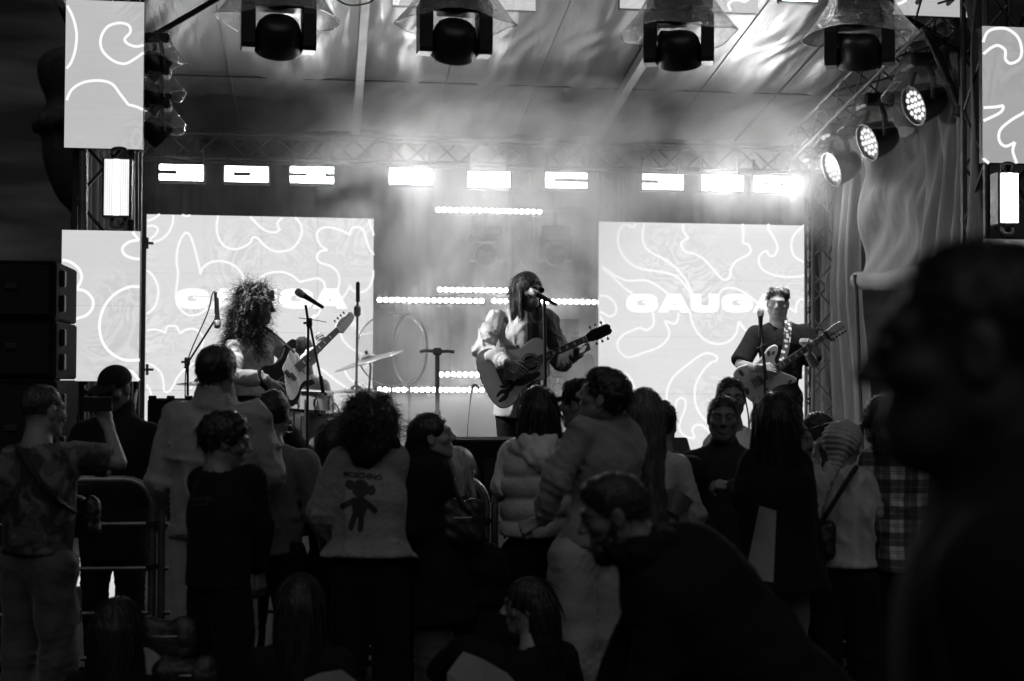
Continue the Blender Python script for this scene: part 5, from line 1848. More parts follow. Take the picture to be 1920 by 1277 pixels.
def bass_guitar(a, b, facing):
    u, v, n = frame_of(a, b, facing)
    O = np.asarray(a)
    t = thing('bass_guitar', O - u * .25, 'dark bass guitar with white pickguard held by the long haired bassist', 'guitar')
    out = cat_rom([(.10, .035), (.14, .075), (.22, .115), (.245, .145), (.215, .172), (.13, .168), (.04, .135), (-.04, .128), (-.13, .165), (-.20, .17), (-.245, .11), (-.245, .0), (-.215, -.12), (-.15, -.165), (-.07, -.155), (-.01, -.125), (.05, -.125), (.11, -.155), (.135, -.15), (.125, -.10), (.10, -.06), (.10, -.035)], 4, True)
    MB().prism(out, .044, O, u, v, n, .008).build('body', mat('bass_black', .012, .15), t, smooth=30)
    pg = cat_rom([(.105, .03), (.13, .07), (.18, .11), (.12, .12), (.05, .095), (-.03, .07), (-.05, .03), (-.10, -.02), (-.16, -.10), (-.13, -.13), (-.06, -.12), (.0, -.095), (.06, -.095), (.115, -.12), (.115, -.09), (.095, -.05), (.10, -.03)], 4, True)
    MB().prism(pg, .003, O + n * .0035, u, v, n).build('pickguard', mat('pickguard_white', .75, .3), t)
    Mx = np.stack([u, v, n], 1)
    for q, s_ in ((.02, -.02), (-.02, .02)):
        MB().box(O + u * (-.015 + s_ * .5) + v * q + n * .008, (.03, .055, .014), Mx, .004).build('pickup', M_BLACK, t)
    MB().box(O + u * -.20 + n * .007, (.05, .08, .012), Mx, .003).build('bridge', M_CHROME, t)
    head = [(0, -.022), (.03, -.045), (.10, -.04), (.19, -.03), (.225, -.015), (.23, .02), (.20, .04), (.16, .035), (.08, .045), (.03, .035), (0, .022)]
    pegs = [((.045 + .042 * i, .022), 1) for i in range(4)]
    guitar_common(t, O, u, v, n, .62, .23, .075, .062, .042, .024, mat('maple', .3, .3), mat('rosewood', .07, .4), mat('maple_pale', .38, .3), pegs, 0, head, 20, (3, 5, 7, 9, 12, 15), 4, -.20, .004)
    return t, O, u, v, n
def microphone(t, p, ax, M_head=None):
    M_ = basis(ax)
    m_ = MB().lathe([(.010, -.16), (.012, -.155), (.0135, -.10), (.018, -.02), (.021, -.005), (.021, .0)], p, M_, 16).build('microphone', mat('mic_body', .04, .4, .4), t, smooth=35)
    MB().lathe([(.0245, -.002), (.0255, .004), (.0255, .012), (.026, .03), (.0235, .045), (.016, .055), (0, .058)], p, M_, 16).build('mic_grille', M_head or mat('mic_grille', .45, .35, .9, .6, 300), m_, smooth=True)
def mic_stand(name, base_px, pole_pts, label, d, r=.010, mic=None, boom=None, knobs=(), mt=None, legs=True, zf=DECK, cat='microphone stand', tip=None):
    mt = mt or M_BLACK
    pts = [P(a, b, d) for a, b in pole_pts]
    foot = V(pts[-1][0], pts[-1][1], zf)
    t = thing(name, foot, label, cat)
    MB().tube([*pts, foot + V(0, 0, .02)], r, 10).build('pole', mt, t, smooth=40)
    if legs:
        for k in range(3):
            w = 2.1 * k + .4
            MB().tube([foot + V(0, 0, .18), foot + V(.26 * math.cos(w), .26 * math.sin(w), .012)], .010, 8).build('leg', mt, t)
    else:
        MB().lathe([(.14, 0), (.14, .012), (.03, .03), (0, .03)], foot, None, 24).build('round_base', mt, t, smooth=30)
    for (a, b) in knobs:
        MB().lathe([(.016, -.03), (.02, -.02), (.02, .02), (.016, .03)], P(a, b, d), None, 12).build('clutch', mt, t)
        MB().tube([P(a, b, d), P(a - 11, b + 1, d)], .008, 8).build('wing_screw', mt, t)
    if boom:
        MB().tube([P(a, b, d + dd) for a, b, dd in boom], r * .8, 8).build('boom', mt, t, smooth=40)
    if mic:
        (a, b), ax = mic
        microphone(t, P(a, b, d), ax)
    return t
def cymbal(px, py, d, r, tilt, label, stand=True, v=.5, group='cymbals'):
    c = P(px, py, d)
    t = thing('cymbal', V(c[0], c[1], DECK), label, 'cymbal', group)
    ax = nrm(V(*tilt))
    M_ = basis(ax)
    MB().lathe([(r, 0), (r * .98, .004), (r * .6, .018), (r * .22, .028), (r * .18, .045), (r * .06, .058), (0, .06), (0, .056), (r * .15, .04), (r * .2, .024), (r * .6, .014), (r, -.002)], c, M_, 40).build('plate', mat('bronze_cymbal', v, .28, .8, .15, 60), t, smooth=40)
    MB().tube([c + ax * .09, c - ax * .05, V(c[0], c[1], c[2] - .25), V(c[0], c[1], DECK + .02)], .010, 8).build('stand', M_STEEL, t)
    MB().lathe([(.012, 0), (.014, .02), (.006, .03)], c + ax * .06, M_, 10).build('wing_nut', M_BLACK, t)
    for k in range(3):
        w = 2.09 * k + .7
        MB().tube([V(c[0], c[1], DECK + .25), V(c[0] + .25 * math.cos(w), c[1] + .25 * math.sin(w), DECK + .012)], .009, 6).build('leg', M_STEEL, t)
    return t
def drum(c, r, h, ax, label, shell=.12, legs=True, group='drums of the kit', lugs=8, head_v=.6):
    c = np.asarray(c, float)
    ax = nrm(ax)
    M_ = basis(ax)
    t = thing('drum', V(c[0], c[1], DECK), label, 'drum', group)
    MB().lathe([(r, -h / 2), (r, h / 2)], c, M_, 36).build('shell', mat('drum_shell_%g' % shell, shell, .25, 0, .02), t, smooth=40)
    MB().lathe([(0, h / 2 + .004), (r * .99, h / 2 + .003), (r * .995, h / 2 - .01)], c, M_, 36).build('drum_head', mat('drum_skin', head_v, .45), t, smooth=40)
    for s_ in (-1, 1):
        MB().lathe([(r * 1.0, s_ * h / 2 - .012), (r * 1.045, s_ * h / 2 - .012), (r * 1.045, s_ * h / 2 + .012), (r * 1.0, s_ * h / 2 + .012)], c, M_, 36).build('hoop', M_CHROME, t, smooth=30)
    for k in range(lugs):
        w = 2 * math.pi * k / lugs
        e = M_ @ V(r * 1.03 * math.cos(w), r * 1.03 * math.sin(w), 0)
        MB().tube([c + e - ax * h * .45, c + e + ax * h * .45], .004, 6).build('tension_rod', M_CHROME, t)
        MB().box(c + e, (.02, .02, .05), M_).build('lug', M_CHROME, t)
    if legs:
        for k in range(3):
            w = 2.09 * k + .3
            e = V(r * 1.08 * math.cos(w), r * 1.08 * math.sin(w), 0)
            MB().tube([c + e + V(0, 0, h * .1), V(c[0] + e[0] * 1.05, c[1] + e[1] * 1.05, DECK + .012)], .008, 6).build('leg', M_STEEL, t)
    return t
def cable(pts, label, r=.006, name='cable', cat='cable', mt=None):
    o = MB().tube(cat_rom(pts, 7), r, 7).build(name, mt or M_RUBBER, smooth=True)
    return tag(o, label, cat)

# ---- microphones and stands
mic_stand('boom_stand', None, [(352, 684), (352, 760)], 'boom microphone stand with drooping microphone before the drum side screen', 10.0, .009, None,
          [(346, 690, 0), (403, 600, 0), (405, 592, 0)], knobs=((351, 678),))
tb = [o for o in COL.objects if o.name.startswith('boom_stand')][0]
MB().tube([P(404, 548, 10), P(405, 575, 10), P(405, 588, 10)], .011, 8).build('gooseneck', M_BLACK, tb)
microphone(tb, P(407.5, 601, 10), nrm(V(.02, 0, -1)))
MB().tube(cat_rom([P(404, 546, 10), P(398, 552, 9.99), P(388, 590, 9.98), P(352, 676, 9.98), P(347, 745, 9.98)], 6), .0045, 6).build('microphone_cable', M_RUBBER, tb)
mic_stand('microphone_stand', None, [(573, 572), (578, 603)], 'upright microphone stand in front of the bass neck', 9.25, .009, ((568, 553), nrm(V(-.75, -.25, .45))), None, knobs=((580, 605),))
tb = [o for o in COL.objects if o.name.startswith('microphone_stand')][-1]
MB().tube([P(581, 606, 9.25), P(605, 728, 9.25)], .008, 8).build('folded_boom', M_BLACK, tb)
MB().tube([P(601, 705, 9.25), P(606, 737, 9.25)], .013, 10).build('counterweight', M_BLACK, tb)
mic_stand('microphone_stand', None, [(1020.5, 563), (1022, 700)], 'straight microphone stand at the mouth of the singer', 9.75, .0125, ((1005, 551), nrm(V(-.80, .10, .42))), None, legs=False)
mic_stand('microphone_stand', None, [(1428, 612), (1434, 720)], 'thin microphone stand before the electric guitarist', 10.55, .008, ((1426, 592), nrm(V(-.03, -.1, 1.))), None, knobs=((1431, 652),), legs=False)
tb = [o for o in COL.objects if o.name.startswith('microphone_stand')][-1]
MB().tube([P(1429, 650, 10.53), P(1437, 712, 10.53)], .012, 10).build('folded_boom', M_BLACK, tb)
mic_stand('tripod_pole', None, [(820, 660), (820, 792)], 'dark tripod pole with a short cross bar in the smoke', 11.2, .018, cat='stand', knobs=())
tb = [o for o in COL.objects if o.name.startswith('tripod_pole')][0]
MB().tube([P(787, 659, 11.2), P(800, 657, 11.2), P(820, 659, 11.2), P(840, 658, 11.2), P(852, 660, 11.2)], .014, 8).build('cross_bar', M_BLACK, tb)
MB().box(P(820, 659, 11.2), (.07, .06, .06), bevel=.012).build('top_bracket', M_BLACK, tb)
MB().box(P(820, 778, 11.2), (.05, .05, .08), bevel=.01).build('collar', M_BLACK, tb)
mic_stand('overhead_stand', None, [(671, 528), (670, 600), (668, 740)], 'tall thin overhead stand with an upright microphone over the cymbals', 11.3, .010, cat='microphone stand', mt=M_STEEL)
tb = [o for o in COL.objects if o.name.startswith('overhead_stand')][0]
MB().tube([P(671, 530, 11.3), P(671, 566, 11.3)], .017, 10).build('condenser_microphone', mat('mic_body', .04), tb, smooth=40)
MB().lathe([(.01, -.05), (.028, -.03), (.028, .03), (.01, .05)], P(670, 583, 11.3), None, 14).build('shock_mount', M_STEEL, tb)
# ---- drum kit
cymbal(692, 677, 11.6, .29, (-.32, -.05, 1), 'tilted ride cymbal at the edge of the drum side screen', v=.45)
cymbal(668, 735, 11.5, .22, (-.02, -.03, 1), 'flat low cymbal behind the curly haired fan', v=.4)
cymbal(372, 722, 11.2, .17, (.02, .05, 1), 'small flat cymbal beside the boom stand', v=.4)
drum(P(583, 752, 11.0), .165, .14, (0.06, -.04, 1), 'snare drum with bright hoop behind the bass body', .45, True)
drum(P(612, 815, 11.1), .19, .32, (0, 0, 1), 'floor tom standing behind the thin microphone stand', .3)
drum(P(470, 800, 11.6), .25, .36, (0, -1, .02), 'bass drum lying behind the legs of the bassist', .06, False)
stt = thing('drum_hardware', V(*P(455, 800, 11)[:2], DECK), 'chrome drum hardware stands behind the arm of the bassist', 'drum stand')
for a, b in ((443, 720), (462, 718)):
    MB().tube([P(a, b, 11.), P(a, b + 90, 11.)], .012, 8).build('pole', M_STEEL, stt)
    MB().box(P(a, b + 8, 11.), (.05, .05, .05), bevel=.01).build('clamp', M_BLACK, stt)
    MB().box(P(a, b + 40, 11.), (.04, .04, .06), bevel=.01).build('collar', M_BLACK, stt)
MB().tube([P(436, 722, 11), P(470, 718, 11)], .012, 8).build('cross_arm', M_BLACK, stt)
# clear round shields before the drums
mt_g, nt = new_mat('clear_acrylic')
tr = N_(nt, 'ShaderNodeBsdfTransparent'); tr.inputs[0].default_value = grey(.96)
gl = N_(nt, 'ShaderNodeBsdfGlossy'); gl.inputs['Roughness'].default_value = .06; gl.inputs[0].default_value = grey(.9)
fr = N_(nt, 'ShaderNodeFresnel'); fr.inputs[0].default_value = 1.12
mx = N_(nt, 'ShaderNodeMixShader'); oo = N_(nt, 'ShaderNodeOutputMaterial')
mx.inputs[0].default_value = .05; nt.links.new(tr.outputs[0], mx.inputs[1]); nt.links.new(gl.outputs[0], mx.inputs[2]); nt.links.new(mx.outputs[0], oo.inputs[0])
M_CLR = mt_g
M_RIMG = mat('clear_rim', .75, .2, 0)
for (px, py, d, rr, ax, lb) in ((735, 655, 11.9, .30, (-.35, -1, 0), 'large clear round hoop drum facing the stage front'), (768, 655, 11.8, .29, (-1.6, -.75, 0), 'clear round hoop drum turned edge on beside its twin')):
    c = P(px, py, d)
    t = thing('clear_drum', V(c[0], c[1], DECK), lb, 'drum', 'clear drums')
    M_ = basis(nrm(ax))
    MB().lathe([(0, 0), (rr, 0), (rr, .006), (0, .006)], c, M_, 40).build('clear_head', M_CLR, t)
    MB().lathe([(rr, -.01), (rr + .008, -.01), (rr + .008, .012), (rr, .012)], c, M_, 48).build('hoop', M_RIMG, t, smooth=30)
    MB().tube([c - V(0, 0, rr + .005), V(c[0], c[1], DECK + .01)], .012, 8).build('stand', M_STEEL, t)
pc2 = thing('conga_drum', V(*P(1078, 800, 12.0)[:2], DECK), 'tall pale drum with metal rim played by the man in the hat', 'drum')
c = P(1080, 760, 12.0)
MB().lathe([(.12, -.45), (.17, -.2), (.18, .0), (.165, .19)], c, None, 32).build('shell', mat('drum_shell_pale', .35, .35, 0, .4, 40, var=.4, vscale=20), pc2, smooth=40)
MB().lathe([(.165, .185), (.18, .185), (.18, .215), (.165, .215)], c, None, 32).build('rim', M_CHROME, pc2)
MB().lathe([(0, .213), (.166, .21)], c, None, 32).build('skin', mat('drum_skin', .6), pc2)
for k in range(6):
    w = k * 1.047
    MB().tube([c + V(.172 * math.cos(w), .172 * math.sin(w), .19), c + V(.185 * math.cos(w), .185 * math.sin(w), -.05)], .006, 6).build('tuning_rod', M_CHROME, pc2)
ch = thing('bar_chimes', V(*P(1043, 800, 11.9)[:2], DECK), 'thin hanging bar chimes beside the tall pale drum', 'chimes')
MB().tube([P(1036, 707, 11.9), P(1054, 706, 11.9)], .01, 8).build('bar', mat('dark_wood', .05), ch)
MB().tube([P(1036, 707, 11.9), P(1036, 850, 11.9)], .009, 8).build('stand', M_STEEL, ch)
for k in range(9):
    MB().tube([P(1037 + 2.1 * k, 709, 11.9), P(1037 + 2.1 * k, 745 + 5 * k, 11.9)], .0035, 6).build('chime', M_CHROME, ch)
# ---- boxes at the stage edge
def box_front(px0, px1, py, d, z0, h, dep, name, label, cat, details=True, vent=True):
    a, b = P(px0, py, d), P(px1, py, d)
    c = (a + b) / 2
    w = np.linalg.norm((b - a)[:2])
    zt = c[2]
    t = thing(name, V(c[0], c[1] + dep / 2, z0), label, cat)
    MB().box(V(c[0], c[1] + dep / 2, (zt + z0) / 2), (w, dep, zt - z0), bevel=.012).build('cabinet', mat('speaker_paint', .008, .85, 0, .12, 160, spec=.15), t)
    if details:
        for k in range(2):
            MB().box(V(c[0] - w * .2, c[1] - .004, zt - .17 - .11 * k), (w * .28, .02, .07), bevel=.005).build('port', mat('hole_black', .004, .9), t)
        MB().box(V(c[0] + w * .15, c[1] - .006, zt - .22), (w * .25, .012, .22), bevel=.004).build('grille', mat('grille_black', .02, .5, .3, .8, 200), t)
        for sx in (-1, 1):
            MB().box(V(c[0] + sx * w * .42, c[1] - .006, zt - .1), (.1, .014, .05), bevel=.005).build('handle', M_DARK, t)
    return t
box_front(792, 1012, 825, 8.9, DECK, .6, .55, 'subwoofer', 'wide black subwoofer with port slots on the stage edge before the singer', 'loudspeaker')
def wedge(px0, px1, py, d, label, sy=.42, hz=.34):
    a, b = P(px0, py, d), P(px1, py, d)
    c = (a + b) / 2
    w = np.linalg.norm((b - a)[:2])
    zt = c[2]
    t = thing('wedge_monitor', V(c[0], c[1], DECK), label, 'loudspeaker', 'stage monitors')
    z0 = DECK
    h = zt - z0
    pl = [(0, 0), (sy, 0), (sy * .95, h * .55), (sy * .35, h), (0.02, h * .85)]
    MB().prism(pl, w, V(c[0] + w / 2, c[1], z0), V(0, 1, 0), V(0, 0, 1), V(1, 0, 0), .01).build('cabinet', mat('speaker_paint', .014), t)
    MB().box(V(c[0] + w / 2 + .004, c[1] + sy * .45, z0 + h * .5), (.01, .13, .07), bevel=.004).build('handle', M_DARK, t)
    return t
wedge(1262, 1300, 822, 8.95, 'slanted black wedge monitor before the guitarist screen')
kb = box_front(278, 404, 748, 9.3, 1.32, .3, .4, 'flight_case', 'black flight case on a rack beside the boom stand', 'case', False)
for k in range(3):
    MB().box(P(286 + 34 * k, 746, 9.29), (.05, .03, .03), bevel=.005).build('latch', M_BLACK, kb)
for sx in (290, 392):
    MB().tube([P(sx, 800, 9.45), V(*P(sx, 800, 9.45)[:2], DECK)], .02, 8).build('leg', M_BLACK, kb)
cable([P(889, 724, 11.5), P(885, 728, 11.5), P(883, 742, 11.5), P(880, 770, 11.5), P(877, 800, 11.5), P(876, 840, 11.5)], 'thin dark cable hanging beside the guitar body in the smoke', .006)
cable([P(884, 733, 11.5), P(886, 724, 11.5), P(893, 722, 11.5), P(897, 730, 11.5)], 'small cable hook next to the lowest pixel bar', .010)
cable([P(560, 596, 11.3), P(590, 600, 11.3), P(612, 604, 11.3)], 'thin cable stretched behind the bass headstock', .003)
cable([P(617, 763, 11.0), P(628, 757, 11.0), P(636, 772, 11.), P(640, 800, 11.)], 'small curled cable above the floor tom', .005)
for i, (a, b, c_) in enumerate((((300, 958), (310, 985), (294, 1010)), ((296, 1048), (305, 1062), (290, 1080)), ((293, 1106), (312, 1120), (322, 1170)), ((905, 948), (898, 985), (902, 1010)), ((942, 950), (950, 985), (946, 1010)))):
    cable([P(a[0] - 4, a[1] - 6, 8.45), P(*a, 8.45), P(*b, 8.45), P(*c_, 8.45)],
          ('looped black cable on the pale front board under the hem of the cream bomber jacket', 'short black cable loop halfway down the pale front board', 'long black cable loop low on the pale front board', 'black cable on the pale board left of the barrier joint', 'black cable on the pale board right of the barrier joint')[i], .008)

# ---- loudspeaker stack on the left
prev = None
for i, (y0, y1) in enumerate(((488, 600), (600, 712), (712, 905), (905, 1100))):
    d = 8.3
    zt, zb_ = P(60, y0, d)[2], P(60, y1, d)[2]
    xr_, yy = P(106, y0, d)[:2]
    w = .95
    if i == 3: zb_ = 0.
    t = thing('loudspeaker', V(xr_ - w / 2, yy + .35, zb_), 'matte black loudspeaker cabinet in the tall stack under the dusk sky, ' + ('topmost', 'second from the top', 'third from the top', 'standing on the ground')[i], 'loudspeaker', 'stacked loudspeakers')
    MB().box(V(xr_ - w / 2, yy + .35, (zt + zb_) / 2), (w, .7, zt - zb_ - .006), bevel=.012).build('cabinet', mat('speaker_paint', .014), t)
    MB().box(V(xr_ - w / 2, yy - .006, (zt + zb_) / 2), (w - .08, .014, zt - zb_ - .06), bevel=.004).build('grille', mat('grille_black', .02), t)
    MB().box(V(xr_ - .25, yy - .018, (zt + zb_) / 2 + .02), (.07, .012, .035), bevel=.003).build('badge', mat('badge_grey', .03, .4), t)
    for k in range(2):
        MB().box(V(xr_ + .012, yy + .15, zb_ + (zt - zb_) * (.3 + .42 * k)), (.03, .06, (zt - zb_) * .28), bevel=.006).build('rigging_plate', M_BLACK, t)

# ---- crowd barriers
YBAR = 7.45
def barrier(px0, px1, label, tops=1.19):
    a, b = PY(px0, 900, YBAR), PY(px1, 900, YBAR)
    x0, x1 = a[0], b[0]
    t = thing('crowd_barrier', V((x0 + x1) / 2, YBAR, 0), label, 'barrier', 'crowd barriers before the stage')
    r, R0 = .021, .14
    zb = .14
    pts = [V(x0, YBAR, zb), V(x0, YBAR, tops - R0)]
    pts += [V(x0 + R0 * (1 - math.cos(w)), YBAR, tops - R0 + R0 * math.sin(w)) for w in np.linspace(.2, 1.57, 6)]
    pts += [V(x1 - R0 * (1 - math.sin(w)), YBAR, tops - R0 + R0 * math.cos(w)) for w in np.linspace(0, 1.4, 6)]
    pts += [V(x1, YBAR, tops - R0), V(x1, YBAR, zb)]
    MB().tube(pts, r, 12).build('frame', M_STEEL, t, smooth=50)
    for k in range(1, 5):
        z = tops - .225 * k
        MB().tube([V(x0, YBAR, z), V(x1, YBAR, z)], .013, 10).build('rail', M_STEEL, t, smooth=50)
    for x in (x0 + .1, x1 - .1):
        MB().tube([V(x, YBAR - .3, .03), V(x, YBAR - .2, .12), V(x, YBAR, .16), V(x, YBAR + .2, .12), V(x, YBAR + .3, .03)], .018, 8).build('foot', M_STEEL, t)
    for z in (.75, .97):
        MB().lathe([(.026, -.012), (.034, -.012), (.034, .012), (.026, .012)], V(x1, YBAR, z), None, 12).build('coupling_ring', M_BLACK, t)
barrier(-330, 287, 'grey tubular crowd barrier in front of the man in the cap')
barrier(305, 912, 'grey tubular crowd barrier behind the curly haired fan and the bun')
barrier(928, 1560, 'grey tubular crowd barrier behind the quilted vest')
barrier(1575, 2200, 'grey tubular crowd barrier behind the plaid shirt')

# ---- great urn silhouette far behind
def urn():
    d = 26.
    prof = [(10, 430), (20, 405), (45, 378), (62, 342), (72, 310), (75, 290), (76, 266), (84, 254), (90, 242), (88, 229), (78, 216), (70, 202), (71, 188), (80, 166), (86, 140), (82, 116), (60, 100), (20, 96), (0, 95)]
    s = d / FPX
    c = P(152, 715, d)
    t = thing('stone_urn', V(c[0], c[1], 0), 'huge dark urn on a column silhouetted against the dusk sky', 'urn')
    M_U = mat('dark_stone', .05, .8, 0, .6, 4, var=.4)
    pr = [(a * s, CAM[2] + (715 - b) * s) for a, b in prof]
    MB().lathe(cat_rom(pr, 3), V(c[0], c[1], 0), None, 40).build('bowl', M_U, t, smooth=30)
    MB().lathe([(.55, 0), (.45, .3), (.30, .6), (.22, CAM[2] + (715 - 425) * s), (.22, CAM[2] + (715 - 410) * s)], V(c[0], c[1], 0), None, 24).build('column', M_U, t, smooth=30)
    for k in range(16):
        w = k * 2 * math.pi / 16
        MB().lathe([(.01, -.14), (.07, -.1), (.075, .1), (.01, .14)], V(c[0] + .86 * math.cos(w), c[1] + .86 * math.sin(w), CAM[2] + (715 - 240) * s), None, 8).build('carved_knob', M_U, t, smooth=True)
urn()
# ================================================================ THE BAND
BAND = 'band on stage'
def cap_hat(i, v=.015, brim=True, back=False, name='cap'):
    c, R, s = i['hc'], i['Rh'], i['hs']
    S = Sdf(.015)
    S.ell(c + R @ V(0, -.012, .045) * s, V(.086, .108, .088) * s, R)
    S.clip(c + R @ V(0, 0, .025) * s, R @ V(0, -.12, -1))
    parts = [S.mesh(.009)]
    if brim:
        B = Sdf(.01)
        sg = -1 if back else 1
        B.ell(c + R @ V(0, sg * .115, .03) * s, V(.075, .085, .012) * s, R @ np.array([[1, 0, 0], [0, math.cos(.2), -sg * -math.sin(.2)], [0, sg * -math.sin(.2), math.cos(.2)]]))
        parts.append(B.mesh(.006))
    return mesh_obj(name, parts, cloth_mat(v, 'hat', rough=.9), i['t'])
def glasses(i, v=.01, sun=True):
    c, R, s = i['hc'], i['Rh'], i['hs']
    T = lambda x, y, z: c + R @ V(x, y, z) * s
    ring = [(math.cos(w), math.sin(w)) for w in np.linspace(0, 6.283, 16, endpoint=False)]
    b = MB()
    for sx in (-1, 1):
        pl = [(sx * .033 + .026 * a, .012 + .020 * q) for a, q in ring]
        b.prism(np.array(pl) * s, .006, c + R @ V(0, .108, 0) * s, R[:, 0], R[:, 2], R[:, 1])
        b.tube([T(sx * .060, .100, .018), T(sx * .078, .06, .018), T(sx * .082, -.01, .014)], .003, 6)
    b.tube([T(-.012, .107, .016), T(.012, .107, .016)], .003, 6)
    return b.build('sunglasses' if sun else 'glasses', mat('glasses_black', v, .12), i['t'])

# --- bassist
iB = person('long curly haired bassist in a pale loose shirt', 482, 545, 9.8, 128, DECK, head=(86, -2, 0), skin=.20, group=BAND, build=1.0,
            hair=dict(kind='curly', v=.012, vol=.030, rad=.05, lumps=80, zlow=-.6, n=5600, slen=.13, curl=.010,
                      mass=[(0, -.07, .02, .085), (0, -.11, -.07, .09), (.05, -.10, -.15, .085), (-.05, -.10, -.15, .085), (.06, -.13, -.22, .075), (-.04, -.15, -.22, .07), (.085, -.02, -.08, .05), (.08, .0, -.16, .055), (-.085, -.02, -.08, .055), (-.07, .03, -.18, .05), (.05, -.06, -.25, .06), (-.06, .06, -.24, .035), (.03, -.14, -.30, .055), (-.03, -.13, -.31, .05), (.07, .02, -.27, .04)]),
            joints=dict(shR=(446, 640, -.06), elR=(432, 704, -.42), wrR=(500, 714, -.46), shL=(505, 638, .12), elL=(562, 690, .22), wrL=(597, 652, .30), neb=(480, 622, .0), che=(474, 662, 0),
                        wai=(474, 715, 0), pel=(478, 752, 0), hipR=(470, 768, -.06), hipL=(497, 766, .05), knR=(492, 880, -.1), anR=(478, 974, -.1), knL=(566, 860, .12), anL=(588, 968, .2)),
            top=dict(name='shirt', v=.55, bunch=.016, g=.026, hemy=742, sr=1.08, wr=.014, fold=.032, flat=.8, hemw=.02), pants=dict(v=.016, w=1.6), res=.010,
            hand_pose={'R': dict(D=_r * .62 - _u * .55 + _f * .1, N=-_f * .8 + _u * .5, curl=(30, 32, 35, 38, 15)), 'L': dict(D=_u * .6 + _r * .35 - _f * .3, N=_f * .6 + _r * .6, curl=(55, 58, 60, 62, 25))})
def thicken(o):
    return o
bass_t, bO, bu, bv, bn = bass_guitar(P(546, 702, 9.52), P(652, 600, 10.12), -_f * .62 + _r * .5 + _u * .25)
st = MB().tube(cat_rom([P(447, 628, 9.66), P(474, 606, 9.7), P(510, 622, 9.64), P(552, 661, 9.55)], 6), .007, 6).build('guitar_strap', mat('strap_black', .012, .6), bass_t)

# --- singer
mt_s, nt = new_mat('two_tone_shirt')
b_ = N_(nt, 'ShaderNodeBsdfPrincipled', i_Roughness=.75)
b_.inputs['Sheen Weight'].default_value = .15
g_ = N_(nt, 'ShaderNodeTexCoord')
dt = N_(nt, 'ShaderNodeVectorMath', operation='DOT_PRODUCT')
gt = N_(nt, 'ShaderNodeMath', operation='GREATER_THAN')
mrr = N_(nt, 'ShaderNodeMapRange')
mrr.inputs['To Min'].default_value = .014
mrr.inputs['To Max'].default_value = .60
nzz = N_(nt, 'ShaderNodeTexNoise', i_Scale=24., i_Detail=4.)
bpp = N_(nt, 'ShaderNodeBump', i_Strength=.25, i_Distance=.02)
oo = N_(nt, 'ShaderNodeOutputMaterial')
nt.links.new(g_.outputs['Object'], dt.inputs[0]); nt.links.new(g_.outputs['Object'], nzz.inputs['Vector'])
nt.links.new(dt.outputs['Value'], gt.inputs[0]); nt.links.new(gt.outputs[0], mrr.inputs['Value']); nt.links.new(mrr.outputs[0], b_.inputs['Base Color'])
nt.links.new(nzz.outputs['Fac'], bpp.inputs['Height']); nt.links.new(bpp.outputs[0], b_.inputs['Normal']); nt.links.new(b_.outputs[0], oo.inputs[0])
dt.inputs[1].default_value = tuple(-_r0)
gt.inputs[1].default_value = -.005
iS = person('singer with long straight hair and dark glasses in a half white half black shirt', 990, 514, 10.2, 158, DECK, head=(138, -6, 0), skin=.16, group=BAND, beard=1,
            hair=dict(kind='long', v=.014, len=.30, vol=.012, front=True, n=1800, sweep=.01, taper=.6),
            joints=dict(shR=(930, 598, .02), elR=(907, 656, -.20), wrR=(948, 679, -.44), shL=(1026, 598, .05), elL=(1052, 676, -.02), wrL=(1082, 663, -.22), neb=(985, 585, .02), che=(982, 628, .02),
                        wai=(975, 700, .03), pel=(972, 745, .03), hipR=(954, 765, .02), hipL=(992, 765, .05), knR=(960, 870, .0), anR=(962, 964, .0), knL=(1005, 870, .05), anL=(1010, 963, .05)),
            top=dict(name='shirt', mat=mt_s, bunch=.018, g=.030, hemy=782, sr=1.25, wr=.016, fold=.036, flat=.78, hemw=.02), pants=dict(v=.014, w=1.2), res=.010,
            hand_pose={'R': dict(D=_r * .85 - _u * .5 - _f * .1, N=-_f * 1. + _u * .35, curl=(22, 26, 30, 34, 15)), 'L': dict(D=_u * .55 + _r * .75 - _f * .25, N=_f * .5 - _u * .5 + _r * .2, curl=(62, 62, 62, 60, 30))})
glasses(iS)
ac_t, aO, au, av, an_ = acoustic_guitar(P(995, 681, 9.86), P(1122, 625, 9.86), -_f)

# --- electric guitarist
iG = person('electric guitarist in a loose black tee looking down', 1461, 541, 11.0, 184, DECK, head=(196, -8, -5), skin=.30, group=BAND,
            hair=dict(kind='swept', v=.03),
            joints=dict(shR=(1417, 627, .0), elR=(1388, 684, -.14), wrR=(1420, 690, -.43), shL=(1506, 625, .02), elL=(1526, 680, -.06), wrL=(1514, 662, -.30), neb=(1460, 612, .0), che=(1462, 645, 0),
                        wai=(1464, 690, .0), pel=(1464, 726, 0)),
            top=dict(name='tee_shirt', mat=cloth_mat(.012, 'tee', sheen=0., rough=.9), g=.030, hemy=712, sleeve='short', sl=.86, sr=1.2, wr=.006, fold=.007, flat=.8, hemw=.01), pants=dict(v=.035, w=1.25), res=.010,
            hand_pose={'R': dict(D=_r * .95 + _u * .05, N=-_f * .9 + _u * .5, curl=(30, 34, 40, 44, 20)), 'L': dict(D=_u * .75 - _r * .1 - _f * .2, N=_f * .6 + _r * .5, curl=(55, 58, 60, 60, 25))})
eg_t, eO, eu, ev, en = electric_guitar(P(1438, 703, 10.66), P(1566, 617, 10.60), -_f)
